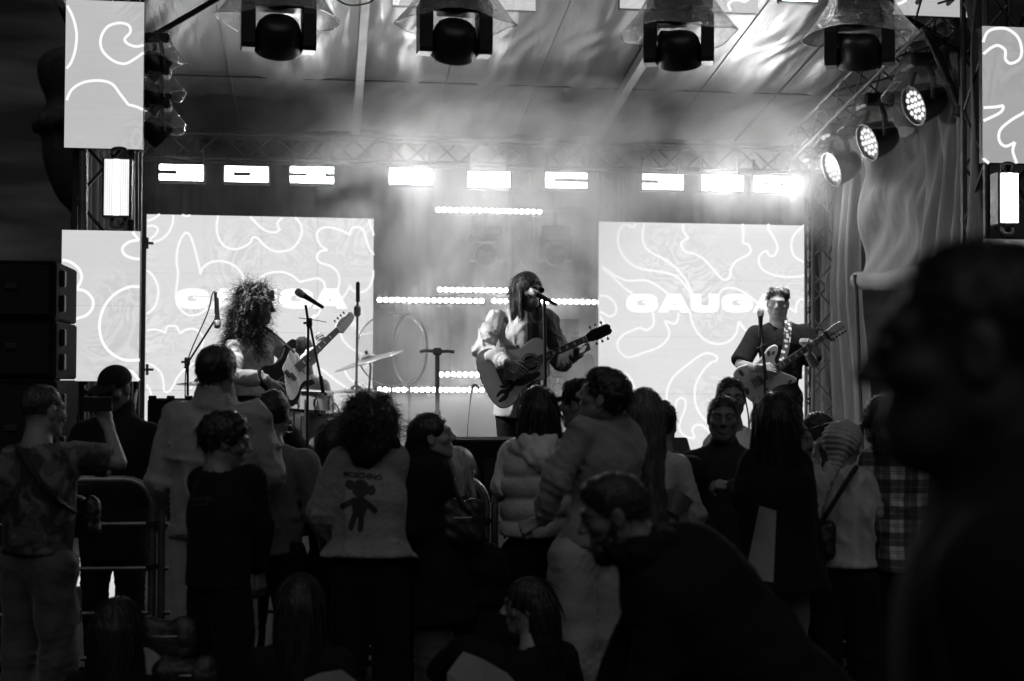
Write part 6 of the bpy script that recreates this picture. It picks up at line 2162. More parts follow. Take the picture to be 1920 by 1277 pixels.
# woven strap over the shoulder
mt_w, nt = new_mat('woven_strap')
b_ = N_(nt, 'ShaderNodeBsdfPrincipled', i_Roughness=.8)
ck = N_(nt, 'ShaderNodeTexVoronoi', i_Scale=34.)
rp = N_(nt, 'ShaderNodeValToRGB'); rp.color_ramp.interpolation = 'CONSTANT'
rp.color_ramp.elements[0].color = grey(.62); rp.color_ramp.elements[1].position = .42; rp.color_ramp.elements[1].color = grey(.04)
g_ = N_(nt, 'ShaderNodeTexCoord'); oo = N_(nt, 'ShaderNodeOutputMaterial')
nt.links.new(g_.outputs['Object'], ck.inputs['Vector']); nt.links.new(ck.outputs['Distance'], rp.inputs[0]); nt.links.new(rp.outputs[0], b_.inputs['Base Color']); nt.links.new(b_.outputs[0], oo.inputs[0])
pts = [P(1474, 600, 11.08), P(1478, 603, 10.90), P(1477, 622, 10.83), P(1474, 650, 10.80), P(1467, 676, 10.76)]
cc = cat_rom(pts, 5)
vv = [p - _r * .027 for p in cc] + [p + _r * .027 for p in cc] + [p - _r * .027 + _f * .004 for p in cc] + [p + _r * .027 + _f * .004 for p in cc]
k = len(cc)
ff = [(i, i + 1, k + i + 1, k + i) for i in range(k - 1)] + [(3 * k + i, 3 * k + i + 1, 2 * k + i + 1, 2 * k + i) for i in range(k - 1)]
MB().add(vv, ff).build('guitar_strap', mt_w, eg_t)
MB().lathe([(.018, 0), (.018, .004), (0, .006)], P(1453, 638, 10.835), basis(-_f), 16).build('pin_badge', mat('badge_metal', .12, .2, .6), iG['t'])
cable([P(1402, 735, 10.72), P(1396, 722, 10.75), P(1398, 750, 10.8), P(1404, 790, 10.9), P(1406, 880, 11.)], 'guitar lead curving from the white electric guitar', .006)

# --- drummer and percussionist in the smoke
person('hunched drummer with dark hair behind the bass neck', 560, 641, 11.95, 205, DECK, H=1.78, seated=1, floor=DECK, head=(205, -35, 0), skin=.2, group=BAND,
       hair=dict(kind='short', v=.03, vol=.02, n=200), arms=('front', 'front'), top=dict(name='tee_shirt', v=.55, g=.03, hem=.9, sleeve='short'), pants=dict(v=.05, w=1.4), res=.014,
       joints=dict(knL=(600, 790, -.3), knR=(560, 800, -.35)))
dt_ = thing('drum_stool', V(*P(565, 800, 12.05)[:2], DECK), 'round drum stool under the drummer', 'stool')
MB().lathe([(0, .0), (.17, 0), (.18, .04), (.17, .08), (0, .09)], V(*P(565, 800, 12.05)[:2], DECK + .40), None, 24).build('seat', M_DARK, dt_, smooth=40)
for k in range(3):
    w = 2.09 * k
    MB().tube([V(*P(565, 800, 12.05)[:2], DECK + .4), V(*P(565, 800, 12.05)[:2], DECK) + V(.25 * math.cos(w), .25 * math.sin(w), .012)], .012, 8).build('leg', M_STEEL, dt_)
iP = person('percussionist in a flat topped hat behind the tall pale drum', 1067, 607, 12.35, 200, DECK, head=(210, -8, 0), skin=.2, group=BAND, beard=1,
            hair=dict(kind='crop', v=.03), arms=('front', 'front'), top=dict(name='sweater', v=.03, g=.04, hem=.85), pants=dict(v=.03), res=.014)
MB().lathe([(.088, 0), (.092, .01), (.098, .10), (.094, .115), (0, .125)], iP['hc'] + V(0, 0, .035), None, 28).build('hat', cloth_mat(.05, 'hat', rough=.9), iP['t'], smooth=40)
# ================================================================ THE AUDIENCE
def pattern_mat(name, build):
    if name in MATS: return MATS[name]
    mt, t = new_mat(name)
    b_ = N_(t, 'ShaderNodeBsdfPrincipled', i_Roughness=.85)
    o_ = N_(t, 'ShaderNodeOutputMaterial')
    g = N_(t, 'ShaderNodeTexCoord')
    t.links.new(build(t, g), b_.inputs['Base Color'])
    nz = N_(t, 'ShaderNodeTexNoise', i_Scale=22., i_Detail=4.)
    bp = N_(t, 'ShaderNodeBump', i_Strength=.3, i_Distance=.02)
    t.links.new(g.outputs['Object'], nz.inputs['Vector']); t.links.new(nz.outputs['Fac'], bp.inputs['Height']); t.links.new(bp.outputs[0], b_.inputs['Normal'])
    t.links.new(b_.outputs[0], o_.inputs[0])
    MATS[name] = mt
    return mt
def camo(t, g):
    v = N_(t, 'ShaderNodeTexNoise', i_Scale=9., i_Detail=2., i_Distortion=.8)
    r = N_(t, 'ShaderNodeValToRGB'); r.color_ramp.interpolation = 'CONSTANT'
    r.color_ramp.elements[0].color = grey(.025); r.color_ramp.elements[1].position = .47; r.color_ramp.elements[1].color = grey(.07)
    e = r.color_ramp.elements.new(.58); e.color = grey(.14)
    t.links.new(g.outputs['Object'], v.inputs['Vector']); t.links.new(v.outputs['Fac'], r.inputs[0])
    return r.outputs[0]
def plaid(t, g):
    sp = N_(t, 'ShaderNodeSeparateXYZ'); t.links.new(g.outputs['Object'], sp.inputs[0])
    outs = []
    for ax, off in (('X', .0), ('Z', .03)):
        m1 = N_(t, 'ShaderNodeMath', operation='MULTIPLY_ADD'); m1.inputs[1].default_value = 1 / .125; m1.inputs[2].default_value = off
        fr = N_(t, 'ShaderNodeMath', operation='FRACT')
        t.links.new(sp.outputs[ax], m1.inputs[0]); t.links.new(m1.outputs[0], fr.inputs[0])
        r = N_(t, 'ShaderNodeValToRGB'); r.color_ramp.interpolation = 'CONSTANT'
        r.color_ramp.elements[0].color = grey(1.); r.color_ramp.elements[1].position = .48; r.color_ramp.elements[1].color = grey(.2)
        for p, v in ((.20, .35), (.23, 1.), (.28, .35), (.31, 1.), (.70, .55), (.73, .2)):
            e = r.color_ramp.elements.new(p); e.color = grey(v)
        t.links.new(fr.outputs[0], r.inputs[0]); outs.append(r.outputs[0])
    mu = N_(t, 'ShaderNodeMath', operation='MULTIPLY'); t.links.new(outs[0], mu.inputs[0]); t.links.new(outs[1], mu.inputs[1])
    m2 = N_(t, 'ShaderNodeMapRange'); m2.inputs['To Min'].default_value = .012; m2.inputs['To Max'].default_value = .55
    t.links.new(mu.outputs[0], m2.inputs['Value'])
    return m2.outputs[0]
BK = dict(v=.014)
def flat_ribbon(name, pts, w, mt, parent=None, label=None, cat=None, th=.004, wv=None):
    cc = cat_rom(pts, 6)
    dd = np.gradient(cc, axis=0)
    vv, k = [], len(cc)
    for off in (0, th):
        for sg in (-1, 1):
            for p, d in zip(cc, dd):
                side = nrm(np.cross(d, _f)) if wv is None else wv
                vv.append(p + side * sg * w / 2 + _f * off)
    ff = [(i, i + 1, k + i + 1, k + i) for i in range(k - 1)] + [(3 * k + i, 3 * k + i + 1, 2 * k + i + 1, 2 * k + i) for i in range(k - 1)]
    o = MB().add(vv, ff).build(name, mt, parent, smooth=True)
    if label: tag(o, label, cat)
    return o
def bag(px, py, d, w, h, dep, v, label, name='shoulder_bag', strap=None, cat='bag', yaw=0):
    c = P(px, py, d)
    t = thing(name, c - V(0, 0, h / 2), label, cat)
    R = rot(yaw)
    S = Sdf(.03)
    for sx in (-1, 1):
        for sz in (-1, 1):
            S.cap(c + R @ V(sx * w * .32, 0, sz * h * .3), c + R @ V(sx * w * .32, 0, -sz * h * .3), dep * .45, dep * .5)
    S.cap(c + R @ V(-w * .3, 0, h * .28), c + R @ V(w * .3, 0, h * .28), dep * .4)
    S.cap(c + R @ V(-w * .3, 0, -h * .28), c + R @ V(w * .3, 0, -h * .28), dep * .52)
    S.cap(c + R @ V(-w * .3, 0, 0), c + R @ V(w * .3, 0, 0), dep * .5)
    S.noise = sines(int(px), .004, .06, 4)
    mesh_obj('pouch', [S.mesh(.010)], mat('leather_%g' % v, v, .45, 0, .3, 40), t)
    MB().tube(cat_rom([c + R @ V(-w * .35, -dep * .52, h * .12), c + R @ V(0, -dep * .56, h * .10), c + R @ V(w * .35, -dep * .52, h * .12)], 4), .004, 6).build('zip', M_STEEL, t)
    if strap: MB().tube(cat_rom([P(*q) for q in strap], 6), .013, 6).build('strap', mat('leather_%g' % v, v), t, smooth=40)
    return t
def phone(p, ax_long, ax_out, label):
    t = thing('phone', p, label, 'phone')
    u, v, n = frame_of(p, np.asarray(p) + ax_long, ax_out)
    MB().box(p, (.135, .068, .009), np.stack([u, v, n], 1), .003).build('case', mat('phone_case', .02, .3), t)
    MB().box(p + n * .0052, (.127, .061, .001), np.stack([u, v, n], 1)).build('glass', mat('phone_glass', .06, .1), t)
    MB().box(p + n * .006 + u * .055 + v * .018, (.028, .026, .004), np.stack([u, v, n], 1), .001).build('camera_bump', mat('phone_glass', .06), t)

# 1 man filming
i1 = person('man in a camouflage tee and cargo trousers filming with raised phone', 80, 724, 6.4, 22, head=(38, -2, 0), skin=.24, build=1.12, sh=1.05,
            hair=dict(kind='crop', v=.04), joints=dict(shR=(142, 856, .02), elR=(222, 868, .05), wrR=(203, 800, .20), shL=(24, 862, 0), elL=(-8, 955, .05), wrL=(30, 1010, .3)),
            top=dict(name='tee_shirt', mat=pattern_mat('camouflage', camo), g=.03, hemy=1035, sleeve='short', sl=.7, sr=1.2, fold=.012), pants=dict(v=.075, w=1.25, wr=.012),
            hand_pose={'R': dict(D=_u * .9 - _r * .4, N=_r * .6 - _f * .6, curl=(50, 55, 60, 65, 30))}, hands=(True, False))
c = P(132, 1138, 6.33)
MB().box(c, (.03, .14, .17), rot(22), .012).build('cargo_pocket', cloth_mat(.06, 'p'), i1['t'])
phone(P(182, 758, 6.55), _r, _f, 'dark phone held sideways by the man in camouflage')
bag(158, 968, 6.5, .15, .20, .06, .02, 'black crossbody bag at the hip of the man in camouflage', 'crossbody_bag', [(30, 835, 6.30), (60, 880, 6.22), (100, 930, 6.22), (140, 960, 6.34)], yaw=30)
# 2 man in cap
i2 = person('man in a black cap and dark coat standing behind the barrier', 212, 690, 7.85, 192, head=(200, -14, 0), skin=.14, build=1.15, hair=dict(kind='crop', v=.02), sh=1.1,
            arms=('front', 'down'), top=dict(name='coat', v=.014, g=.05, hemy=1050, collar=.07, hemw=-.02), pants=dict(v=.012, w=1.0), hands=(False, False))
cap_hat(i2, .014)
# 3 bomber jacket
person('tall man in a pale bomber jacket seen from behind', 405, 653, 6.5, 6, head=(18, 0, 0), skin=.22, hair=dict(kind='short', v=.022, vol=.012, n=500, messy=.5), build=1.08,
       joints=dict(neb=(402, 756, 0), shL=(346, 792, 0), elL=(308, 900, .02), wrL=(345, 975, .25), shR=(466, 790, 0), elR=(498, 885, .05), wrR=(440, 950, .3)), hands=(False, False),
       top=dict(name='bomber_jacket', v=.30, g=.045, hemy=1000, collar=.03, sr=1.4, rib=True, wr=.008, fold=.030, hemw=.02), pants=dict(v=.38, w=1.15))
# 4 boy
i4 = person('boy in a black sweatshirt touching his mouth', 424, 780, 6.0, 40, head=(72, -8, 0), skin=.20, hscale=1.0, hair=dict(kind='short', v=.015, vol=.02, len=.05, messy=1., n=700),
            joints=dict(elR=(482, 985, .02), wrR=(484, 1062, .05), elL=(400, 985, .25), wrL=(458, 893, .24), shR=(466, 905, 0), shL=(386, 905, .12)),
            top=dict(name='sweatshirt', v=.012, g=.045, hemy=1095, sr=1.35, wr=.005), pants=dict(v=.012, w=1.4),
            hand_pose={'R': dict(D=-_u + _r * .1, N=_r * .8 - _f * .4, curl=(30, 34, 38, 40, 20)), 'L': dict(D=_u * .8 - _r * .4, N=_r * .8, curl=(40, 70, 80, 80, 20))})
# 5 woman in sweater
i5 = person('woman in a grey sweater with tied back hair and earrings', 512, 737, 6.85, 8, head=(10, 0, 0), female=True, skin=.2, hair=dict(kind='bun', v=.014, vol=.014, bun=(0, -.105, -.05, .04)), arms=('front', 'front'), hands=(False, False),
            top=dict(name='sweater', v=.11, g=.035, hemy=1035, sr=1.3, wr=.009, fold=.026), pants=dict(v=.012))
for sx in (-1, 1):
    c = i5['hc'] + i5['Rh'] @ V(sx * .082, -.005, -.062)
    MB().tube([c + V(.018 * math.cos(w), 0, .018 * math.sin(w)) for w in np.linspace(0, 6.283, 14, endpoint=False)], .0025, 6, closed=True).build('earring', M_CHROME, i5['t'])
# 6 denim jacket
i6 = person('curly haired fan in a pale denim jacket with a printed bear', 695, 760, 6.35, 8, head=(22, 0, 0), skin=.25, build=1.05, hands=(False, False),
            hair=dict(kind='curly', v=.045, vol=.024, rad=.05, lumps=80, zlow=-.5, n=2200, slen=.075, curl=.011, mass=[(0, -.06, .05, .06), (.05, -.06, -.03, .05), (-.05, -.06, -.03, .05)]),
            joints=dict(neb=(694, 829, 0), shL=(648, 868, 0), shR=(733, 866, 0), elL=(612, 960, .0), wrL=(622, 1025, .2), elR=(738, 960, .08), wrR=(700, 1010, .35)),
            top=dict(name='denim_jacket', mat=cloth_mat(.25, 'denim', bscale=60, bump=.4, vscale=3, var=.25), g=.045, hemy=1042, sr=1.45, wr=.009, fold=.030, hemw=.085, hood=True, hoodv=.010), pants=dict(v=.012, w=1.3))
# 7
person('dark haired girl half hidden beside the denim jacket', 632, 790, 7.1, 20, female=True, skin=.2, hair=dict(kind='long', v=.012, len=.25), arms=('front', 'front'), hands=(False, False), top=dict(name='jacket', v=.014, hem=.8), pants=BK)
# 8 woman with bun
i8 = person('woman in a long black coat in profile with slicked back hair', 797, 780, 6.55, 72, head=(86, 12, 0), female=True, skin=.26, hair=dict(kind='bun', v=.012, vol=.012, bun=(0, -.105, .0, .035)), arms=('front', 'front'), hands=(False, False), build=1.1,
            joints=dict(shR=(786, 892, -.14), shL=(812, 892, .2), elR=(775, 985, -.18), wrR=(850, 985, -.05), neb=(790, 862, 0), pel=(803, 1035, 0), wai=(800, 985, 0), che=(795, 905, 0)),
            top=dict(name='coat', v=.010, g=.05, hemy=1158, hemw=.09, sr=1.3, collar=.05, flat=.85), pants=dict(v=.07, w=1.5))
bag(866, 978, 6.45, .18, .20, .08, .02, 'soft dark shoulder bag beside the long black coat', strap=[(846, 890, 6.5), (858, 925, 6.42), (868, 952, 6.42)])
# 9 blonde
person('short blonde woman in a black jacket beyond the long coat', 857, 843, 7.1, 50, female=True, skin=.3, hair=dict(kind='long', v=.30, len=.22), arms=('front', 'front'), hands=(False, False), top=dict(name='jacket', v=.014, g=.03, hem=.85), pants=BK)
# 10 quilted vest
i10 = person('woman in a pale quilted vest and light hoodie', 1010, 729, 6.85, -2, female=True, skin=.2, hair=dict(kind='straight', v=.014, len=.11, vol=.012, n=900), hands=(False, False),
             joints=dict(shL=(966, 850, 0), elL=(944, 912, 0), wrL=(985, 965, .25), shR=(1050, 850, 0), elR=(1072, 912, 0), wrR=(1035, 965, .25)),
             top=dict(name='hoodie', v=.62, g=.022, hemy=985, sr=1.35, hood=True, hoodv=.6, fold=.024), pants=BK)
def vest(i):
    J, s, fwd = i['J'], i['s'], i['fwd']
    up = nrm(J['neb'] - J['pel'])
    S = Sdf(.04)
    fl = (fwd, .82)
    hz = P(1000, 1002, 6.85)[2]
    hp = J['pel'] + up * ((hz - J['pel'][2]) / up[2])
    S.cap(hp, J['wai'], .185 * s, .178 * s, None, fl)
    S.cap(J['wai'], J['che'], .178 * s, .185 * s, None, fl)
    S.cap(J['che'], J['neb'] - up * .05, .172 * s, .11 * s, None, fl)
    for n in 'RL': S.cap(J['che'] * .4 + J['neb'] * .6, J['sh' + n] - (J['sh' + n] - J['neb']) * .14, .078 * s, .074 * s, .05)
    S.clip(hp, -up)
    a = sines(5, .004, .09, 4)
    def nz(p):
        z = p[:, 2] + .012 * np.sin(p[:, 0] * 9)
        return .016 - .022 * np.abs(np.sin(z * math.pi / .105)) ** .55 + a(p)
    S.noise = nz
    mesh_obj('quilted_vest', [S.mesh(.011)], mat('vest_nylon', .46, .42, 0, .3, 26, var=.1), i['t'])
vest(i10)
# 13 person in cap
i13 = person('person in a black jacket and cap between the vest and the grey sweatshirt', 1092, 716, 6.95, -15, head=(-60, 0, 0), skin=.2, hair=dict(kind='short', v=.012, n=200), hands=(False, False), arms=('front', 'front'),
             joints=dict(shL=(1032, 860, 0), elL=(1016, 930, 0), shR=(1128, 860, 0), pel=(1062, 1010, 0), wai=(1066, 950, 0), che=(1078, 870, 0)), top=dict(name='jacket', v=.012, g=.035, hemy=1015), pants=BK)
cap_hat(i13, .012, True, False)
# 12 sweatshirt man
i12 = person('young man in a grey sweatshirt and light joggers looking up sideways', 1148, 701, 6.3, -38, head=(-74, 16, 0), skin=.26, hair=dict(kind='short', v=.014, vol=.018, len=.05, n=700, messy=.9), build=1.02,
             joints=dict(shL=(1092, 812, -.04), elL=(1042, 902, -.08), wrL=(1016, 974, .0), shR=(1174, 812, .14), elR=(1178, 905, .28), wrR=(1090, 985, .35), neb=(1150, 792, .05), che=(1144, 850, .05), wai=(1130, 950, .05),
                         pel=(1110, 1010, .05), hipL=(1072, 1040, .0), hipR=(1118, 1040, .1), knL=(1072, 1250, -.02), knR=(1140, 1250, .12), anL=(1080, 1396, 0), anR=(1165, 1390, .1)),
             top=dict(name='sweatshirt', bunch=.016, v=.25, g=.034, hemy=1026, sr=1.12, wr=.009, fold=.030, collar=.02, rib=True), pants=dict(name='joggers', v=.30, w=1.6, g=.024, wr=.010, bunch=.016), hands=(False, True),
             hand_pose={'L': dict(D=-_r * .75 - _u * .35, N=-_f * .5 + _u * .8, curl=(75, 78, 80, 82, 40))})
c = P(1020, 966, 6.32)
MB().tube([c + V(0, 0, 0) + (_u * math.cos(w) * .032 * .6 + _f * math.sin(w) * .034 + _r * math.cos(w) * .02) for w in np.linspace(0, 6.283, 16, endpoint=False)], .012, 6, closed=True).build('wrist_watch', mat('watch_black', .012, .3), i12['t'])
# 14 long hair
person('woman with very long straight light brown hair in a pale top', 1208, 733, 6.7, 8, female=True, skin=.25, hair=dict(kind='long', v=.075, len=.56, vol=.012, n=2200, taper=.95, sweep=-.05), arms=('front', 'front'), hands=(False, False),
       top=dict(name='top', v=.40, g=.02, hemy=1030), pants=BK)
# 15
person('dark haired person in an embroidered black jacket by the wedge monitor', 1238, 756, 7.2, 12, skin=.2, hair=dict(kind='short', v=.012, n=300), arms=('front', 'front'), hands=(False, False), top=dict(name='jacket', v=.014, g=.04, hemy=1010), pants=BK,
       joints=dict(elR=(1296, 875, .1), wrR=(1270, 905, .3)))
flat_ribbon('folded_jacket', [P(1245, 935, 6.6), P(1268, 942, 6.55), P(1290, 960, 6.6), P(1300, 1010, 6.6), P(1308, 1060, 6.62)], .10, cloth_mat(.16, 'f'), None, 'grey jacket folded over an arm beside the long hair', 'jacket', .03)
# 16 tank top man
person('man in a white sleeveless top behind the barrier facing the crowd', 1370, 709, 8.1, 182, head=(182, -4, 0), skin=.2, build=1.1, hair=dict(kind='crop', v=.015), top=dict(name='tank_top', v=.7, g=.018, hem=.9, sleeve='none'), pants=dict(v=.03),
       joints=dict(shR=(1318, 858, 0), elR=(1300, 885, -.05), wrR=(1250, 897, -.12)), hands=(True, False), hand_pose={'R': dict(D=-_r, N=_u, curl=(20, 20, 25, 30, 15))}, arms=('down', 'front'))
# 17 man facing camera
person('short haired man in a dark polo facing away from the stage', 1356, 743, 7.3, 196, head=(188, -3, 0), skin=.15, build=1.15, hair=dict(kind='crop', v=.014), arms=('front', 'down'), hands=(False, False), top=dict(name='polo', v=.022, g=.025, hemy=1065, collar=.03, hemw=.03), pants=BK)
# 18 black coat with pale panel
i18 = person('woman with long black hair in a black coat with a pale panel', 1452, 746, 6.3, -22, head=(-12, 0, 0), female=True, skin=.22, build=1.1, hair=dict(kind='long', v=.009, len=.26, vol=.022, n=1500),
             joints=dict(elL=(1404, 935, -.02), wrL=(1380, 915, .10), elR=(1500, 950, .05), shL=(1418, 874, 0), shR=(1488, 874, .05)), hands=(False, True), hand_pose={'L': dict(D=-_r * .8 + _u * .15 + _f * .3, N=_u * .8 - _f * .4, curl=(30, 35, 45, 50, 20))},
             top=dict(name='coat', v=.011, g=.045, hemy=1097, hemw=.10, sr=1.35, flat=.8), pants=dict(name='leggings', v=.20, g=.004))
def drape_patch(i, outline, v, name, off=.006, target='coat'):
    """flat piece of fabric laid onto a garment, following its surface"""
    from mathutils.bvhtree import BVHTree
    ob = [o for o in i['t'].children if o.name.split('.')[0] == target][0]
    me = ob.data
    bvh = BVHTree.FromPolygons([tuple(q.co) for q in me.vertices], [tuple(p.vertices) for p in me.polygons])
    base = wloc(ob)
    n = 14
    a, b, c_, d_ = [np.array(q, float) for q in outline]
    vv = []
    for jj in range(n + 1):
        for ii in range(n + 1):
            s_, t_ = ii / n, jj / n
            q = a * (1 - s_) * (1 - t_) + b * s_ * (1 - t_) + c_ * s_ * t_ + d_ * (1 - s_) * t_
            rr = nrm(ray(*q))
            h = bvh.ray_cast(Vector(tuple(CAM - base)), Vector(tuple(rr)))
            p = np.array(h[0]) + base - rr * off if h[0] is not None else P(*q, i['d'] - .15)
            vv.append(p)
    k = n + 1
    ff = [(jj * k + ii, jj * k + ii + 1, (jj + 1) * k + ii + 1, (jj + 1) * k + ii) for jj in range(n) for ii in range(n)]
    return MB().add(vv, ff).build(name, cloth_mat(v, 'patch'), i['t'] if name != 'x' else None, smooth=True)
drape_patch(i18, [(1424, 948), (1456, 958), (1450, 1092), (1396, 1084)], .24, 'pale_panel')
# 19 glasses
i19 = person('woman in glasses in profile with a dark jacket', 1533, 777, 8.2, -78, head=(-88, 0, 0), female=True, skin=.24, hair=dict(kind='bun', v=.014, vol=.012, bun=(0, -.1, .02, .03)), arms=('front', 'front'), hands=(False, False), top=dict(name='jacket', v=.02, g=.035, hem=.8, collar=.03), pants=BK)
glasses(i19, .01, False)
# 20 headscarf
i20 = person('woman in a pale headscarf and light shirt with a crossbody strap', 1582, 798, 6.75, 14, head=(34, -4, 0), female=True, skin=.2, hair=None,
             joints=dict(shL=(1548, 905, 0), elL=(1528, 975, .12), wrL=(1530, 862, .34), shR=(1618, 903, 0), elR=(1648, 960, .03), wrR=(1632, 1020, .2)), hands=(False, True), hand_pose={'L': dict(D=_u, N=-_r, curl=(45, 50, 55, 60, 25))},
             top=dict(name='shirt', mat=cloth_mat(.40, 'stripe', bscale=60, var=.2, stretch=(6, 6, .3)), g=.028, hemy=1060, collar=.04, hemw=.045, sr=1.3, wr=.009, fold=.030), pants=dict(v=.012, w=1.4))
def scarf(i):
    c, R, s = i['hc'], i['Rh'], i['hs']
    S = Sdf(.03)
    S.ell(c + R @ V(0, -.016, .05) * s, V(.096, .118, .098) * s, R)
    S.ell(c + R @ V(0, -.06, .03) * s, V(.09, .085, .085) * s, R)
    S.cap(c + R @ V(0, -.09, -.05) * s, c + R @ V(-.01, -.10, -.10) * s, .042 * s, .036 * s)
    S.ell(c + R @ V(0, .115, -.05) * s, V(.08, .08, .10) * s, R, .01, True)
    w = c + R @ V(0, -.03, .04)
    q = R @ V(.2, .35, .9)
    S.noise = lambda p: .0035 * np.sin(((p - w) @ q) * 2 * math.pi / .022 + 3 * np.sin(p[:, 0] * 20)) + sines(3, .003, .05, 4)(p)
    o = mesh_obj('headscarf', [S.mesh(.007)], cloth_mat(.34, 'scarf'), i['t'])
    T = Sdf(.02)
    a = c + R @ V(-.01, -.10, -.09)
    T.cap(a, a + R @ V(-.05, -.05, -.10), .035, .04, None, (i['fwd'], .5))
    T.cap(a + R @ V(-.05, -.05, -.10), a + R @ V(-.09, -.06, -.28), .04, .05, None, (i['fwd'], .4))
    T.noise = sines(8, .006, .035, 4, (1, 1, .15))
    mesh_obj('scarf_tail', [T.mesh(.009)], cloth_mat(.34, 'scarf'), o)
scarf(i20)
phone(P(1546, 808, 7.15), _u * .3 + _r, _f, 'dark phone held up before the woman in the headscarf')
bag(1530, 1012, 6.6, .17, .18, .06, .014, 'small black bag on the crossbody strap over the light shirt', 'crossbody_bag', [(1606, 876, 6.66), (1590, 900, 6.59), (1560, 948, 6.56), (1536, 985, 6.57)])
# 21 plaid
person('woman with long hair in an oversized plaid shirt', 1656, 747, 6.8, -8, head=(-30, 0, 0), female=True, skin=.25, hair=dict(kind='long', v=.03, len=.07, vol=.012, n=900), hands=(False, False),
       joints=dict(shL=(1644, 872, 0), elL=(1634, 945, .0), wrL=(1660, 985, .2), shR=(1722, 882, .02), elR=(1752, 965, .02), wrR=(1720, 1010, .25), neb=(1672, 838, 0), che=(1684, 890, 0), wai=(1692, 960, 0), pel=(1696, 1005, 0), hipL=(1672, 1040, 0), hipR=(1722, 1040, 0), knL=(1672, 1210, 0), knR=(1722, 1210, 0), anL=(1670, 1346, 0), anR=(1725, 1346, 0)),
       top=dict(name='plaid_shirt', mat=pattern_mat('plaid', plaid), g=.04, hemy=1062, sr=1.45, wr=.012, fold=.02, hemw=.04, collar=.03), pants=BK)
# 22
person('person in a pale top mostly hidden beyond the plaid shirt', 1790, 800, 7.1, 10, skin=.2, hair=dict(kind='short', v=.014, n=200), arms=('front', 'front'), hands=(False, False), top=dict(name='shirt', v=.4, g=.02, hemy=1012), pants=BK)
# 28 hooded, sitting
i28 = person('person in a dark hooded top sitting on the grass by the barrier joint', 912, 1032, 6.6, 5, H=1.7, seated=2, skin=.15, hair=None, arms=('front', 'front'), hands=(False, False), top=dict(name='hooded_top', v=.012, g=.05, hem=.88), pants=BK)
S = Sdf(.03)
S.ell(i28['hc'] + i28['Rh'] @ V(0, -.02, .03), V(.11, .13, .12), i28['Rh']); S.ell(i28['hc'] + i28['Rh'] @ V(0, -.03, -.09), V(.10, .11, .09), i28['Rh'])
S.ell(i28['hc'] + i28['Rh'] @ V(0, .14, -.02), V(.08, .09, .10), i28['Rh'], .01, True); S.noise = sines(12, .006, .07, 5)
mesh_obj('hood', [S.mesh(.010)], cloth_mat(.012), i28['t'])
# seated girls
person('long haired girl sitting with her back turned behind the scattered bags', 565, 1084, 5.9, 4, H=1.66, seated=2, female=True, skin=.2, hair=dict(kind='long', v=.022, len=.30, vol=.016, n=1300), arms=('front', 'front'), hands=(False, False), top=dict(name='jacket', v=.014, g=.035, hem=.88), pants=dict(v=.02))
person('girl with long dark hair sitting in profile', 992, 1088, 5.9, -45, H=1.66, seated=2, female=True, skin=.32, head=(-92, -2, 0), hair=dict(kind='long', v=.018, len=.42, vol=.010, n=1500, sweep=-.03, front=False), hands=(False, False),
       joints=dict(elL=(872, 1225, .1), wrL=(820, 1260, .2), shL=(950, 1257, -.02)), arms=('front', 'front'), top=dict(name='jacket', v=.012, g=.04, hem=.88, sr=1.4), pants=dict(v=.02))
i27 = person('long haired girl sitting low beside the scattered bags with one pale trouser leg raised', 222, 1129, 5.7, 14, H=1.64, seated=2, female=True, skin=.2, hair=dict(kind='long', v=.018, len=.34, vol=.018, n=1300), arms=('front', 'front'), hands=(False, False),
             joints=dict(knR=(305, 1222, .35), anR=(402, 1216, .45), hipR=(250, 1262, .1)), top=dict(name='jacket', v=.012, g=.035, hem=.88), pants=dict(v=.42, w=1.2), feet=False)
S = Sdf(.02)
a, b = P(412, 1222, 6.12), P(462, 1194, 6.16)
S.cap(P(405, 1216, 6.14), a, .048, .045); S.cap(a, b, .042, .034)
mesh_obj('shoe', [S.mesh(.008)], mat('shoe_dark', .02, .5), i27['t'])
so = Sdf(.01)
so.cap(P(402, 1240, 6.12), P(470, 1200, 6.16), .018, .016)
mesh_obj('shoe_sole', [so.mesh(.006)], mat('sole_white', .4, .6), i27['t'])
bag(312, 1196, 5.9, .24, .13, .09, .03, 'dark backpack lying beside the raised pale trouser leg', 'backpack')
bag(350, 1266, 5.5, .24, .08, .09, .02, 'dark soft bag at the lower edge beside the sitting girls', 'soft_bag')
def crumple(px, py, d, pts, v, label, name, cat):
    """stiff folded sheet with crease planes"""
    vv = [P(a, b, d + c_) for a, b, c_ in pts]
    ctr = np.mean(vv, 0) - _f * .04
    k = len(vv)
    allv = vv + [ctr] + [p + _f * .006 for p in vv] + [ctr + _f * .006]
    ff = [(i, (i + 1) % k, k) for i in range(k)] + [(k + 1 + (i + 1) % k, k + 1 + i, 2 * k + 1) for i in range(k)]
    ff += [(i, k + 1 + i, k + 1 + (i + 1) % k, (i + 1) % k) for i in range(k)]
    o = MB().add(allv, ff).build(name, mat('paper_%g' % v, v, .7, 0, .3, 12))
    tag(o, label, cat)
crumple(0, 0, 5.4, [(838, 1262, 0), (868, 1222, .05), (905, 1236, .02), (950, 1262, -.05), (985, 1300, -.1), (960, 1420, -.2), (840, 1420, -.1)], .22, 'crumpled pale paper bag on the lap of the girl in profile', 'paper_bag', 'bag')
crumple(0, 0, 5.5, [(570, 1275, 0), (600, 1262, .04), (640, 1256, .02), (672, 1280, -.05), (690, 1330, -.1), (650, 1420, -.2), (580, 1420, -.1)], .2, 'pale folded blanket beside the girl with her back turned', 'blanket', 'blanket')
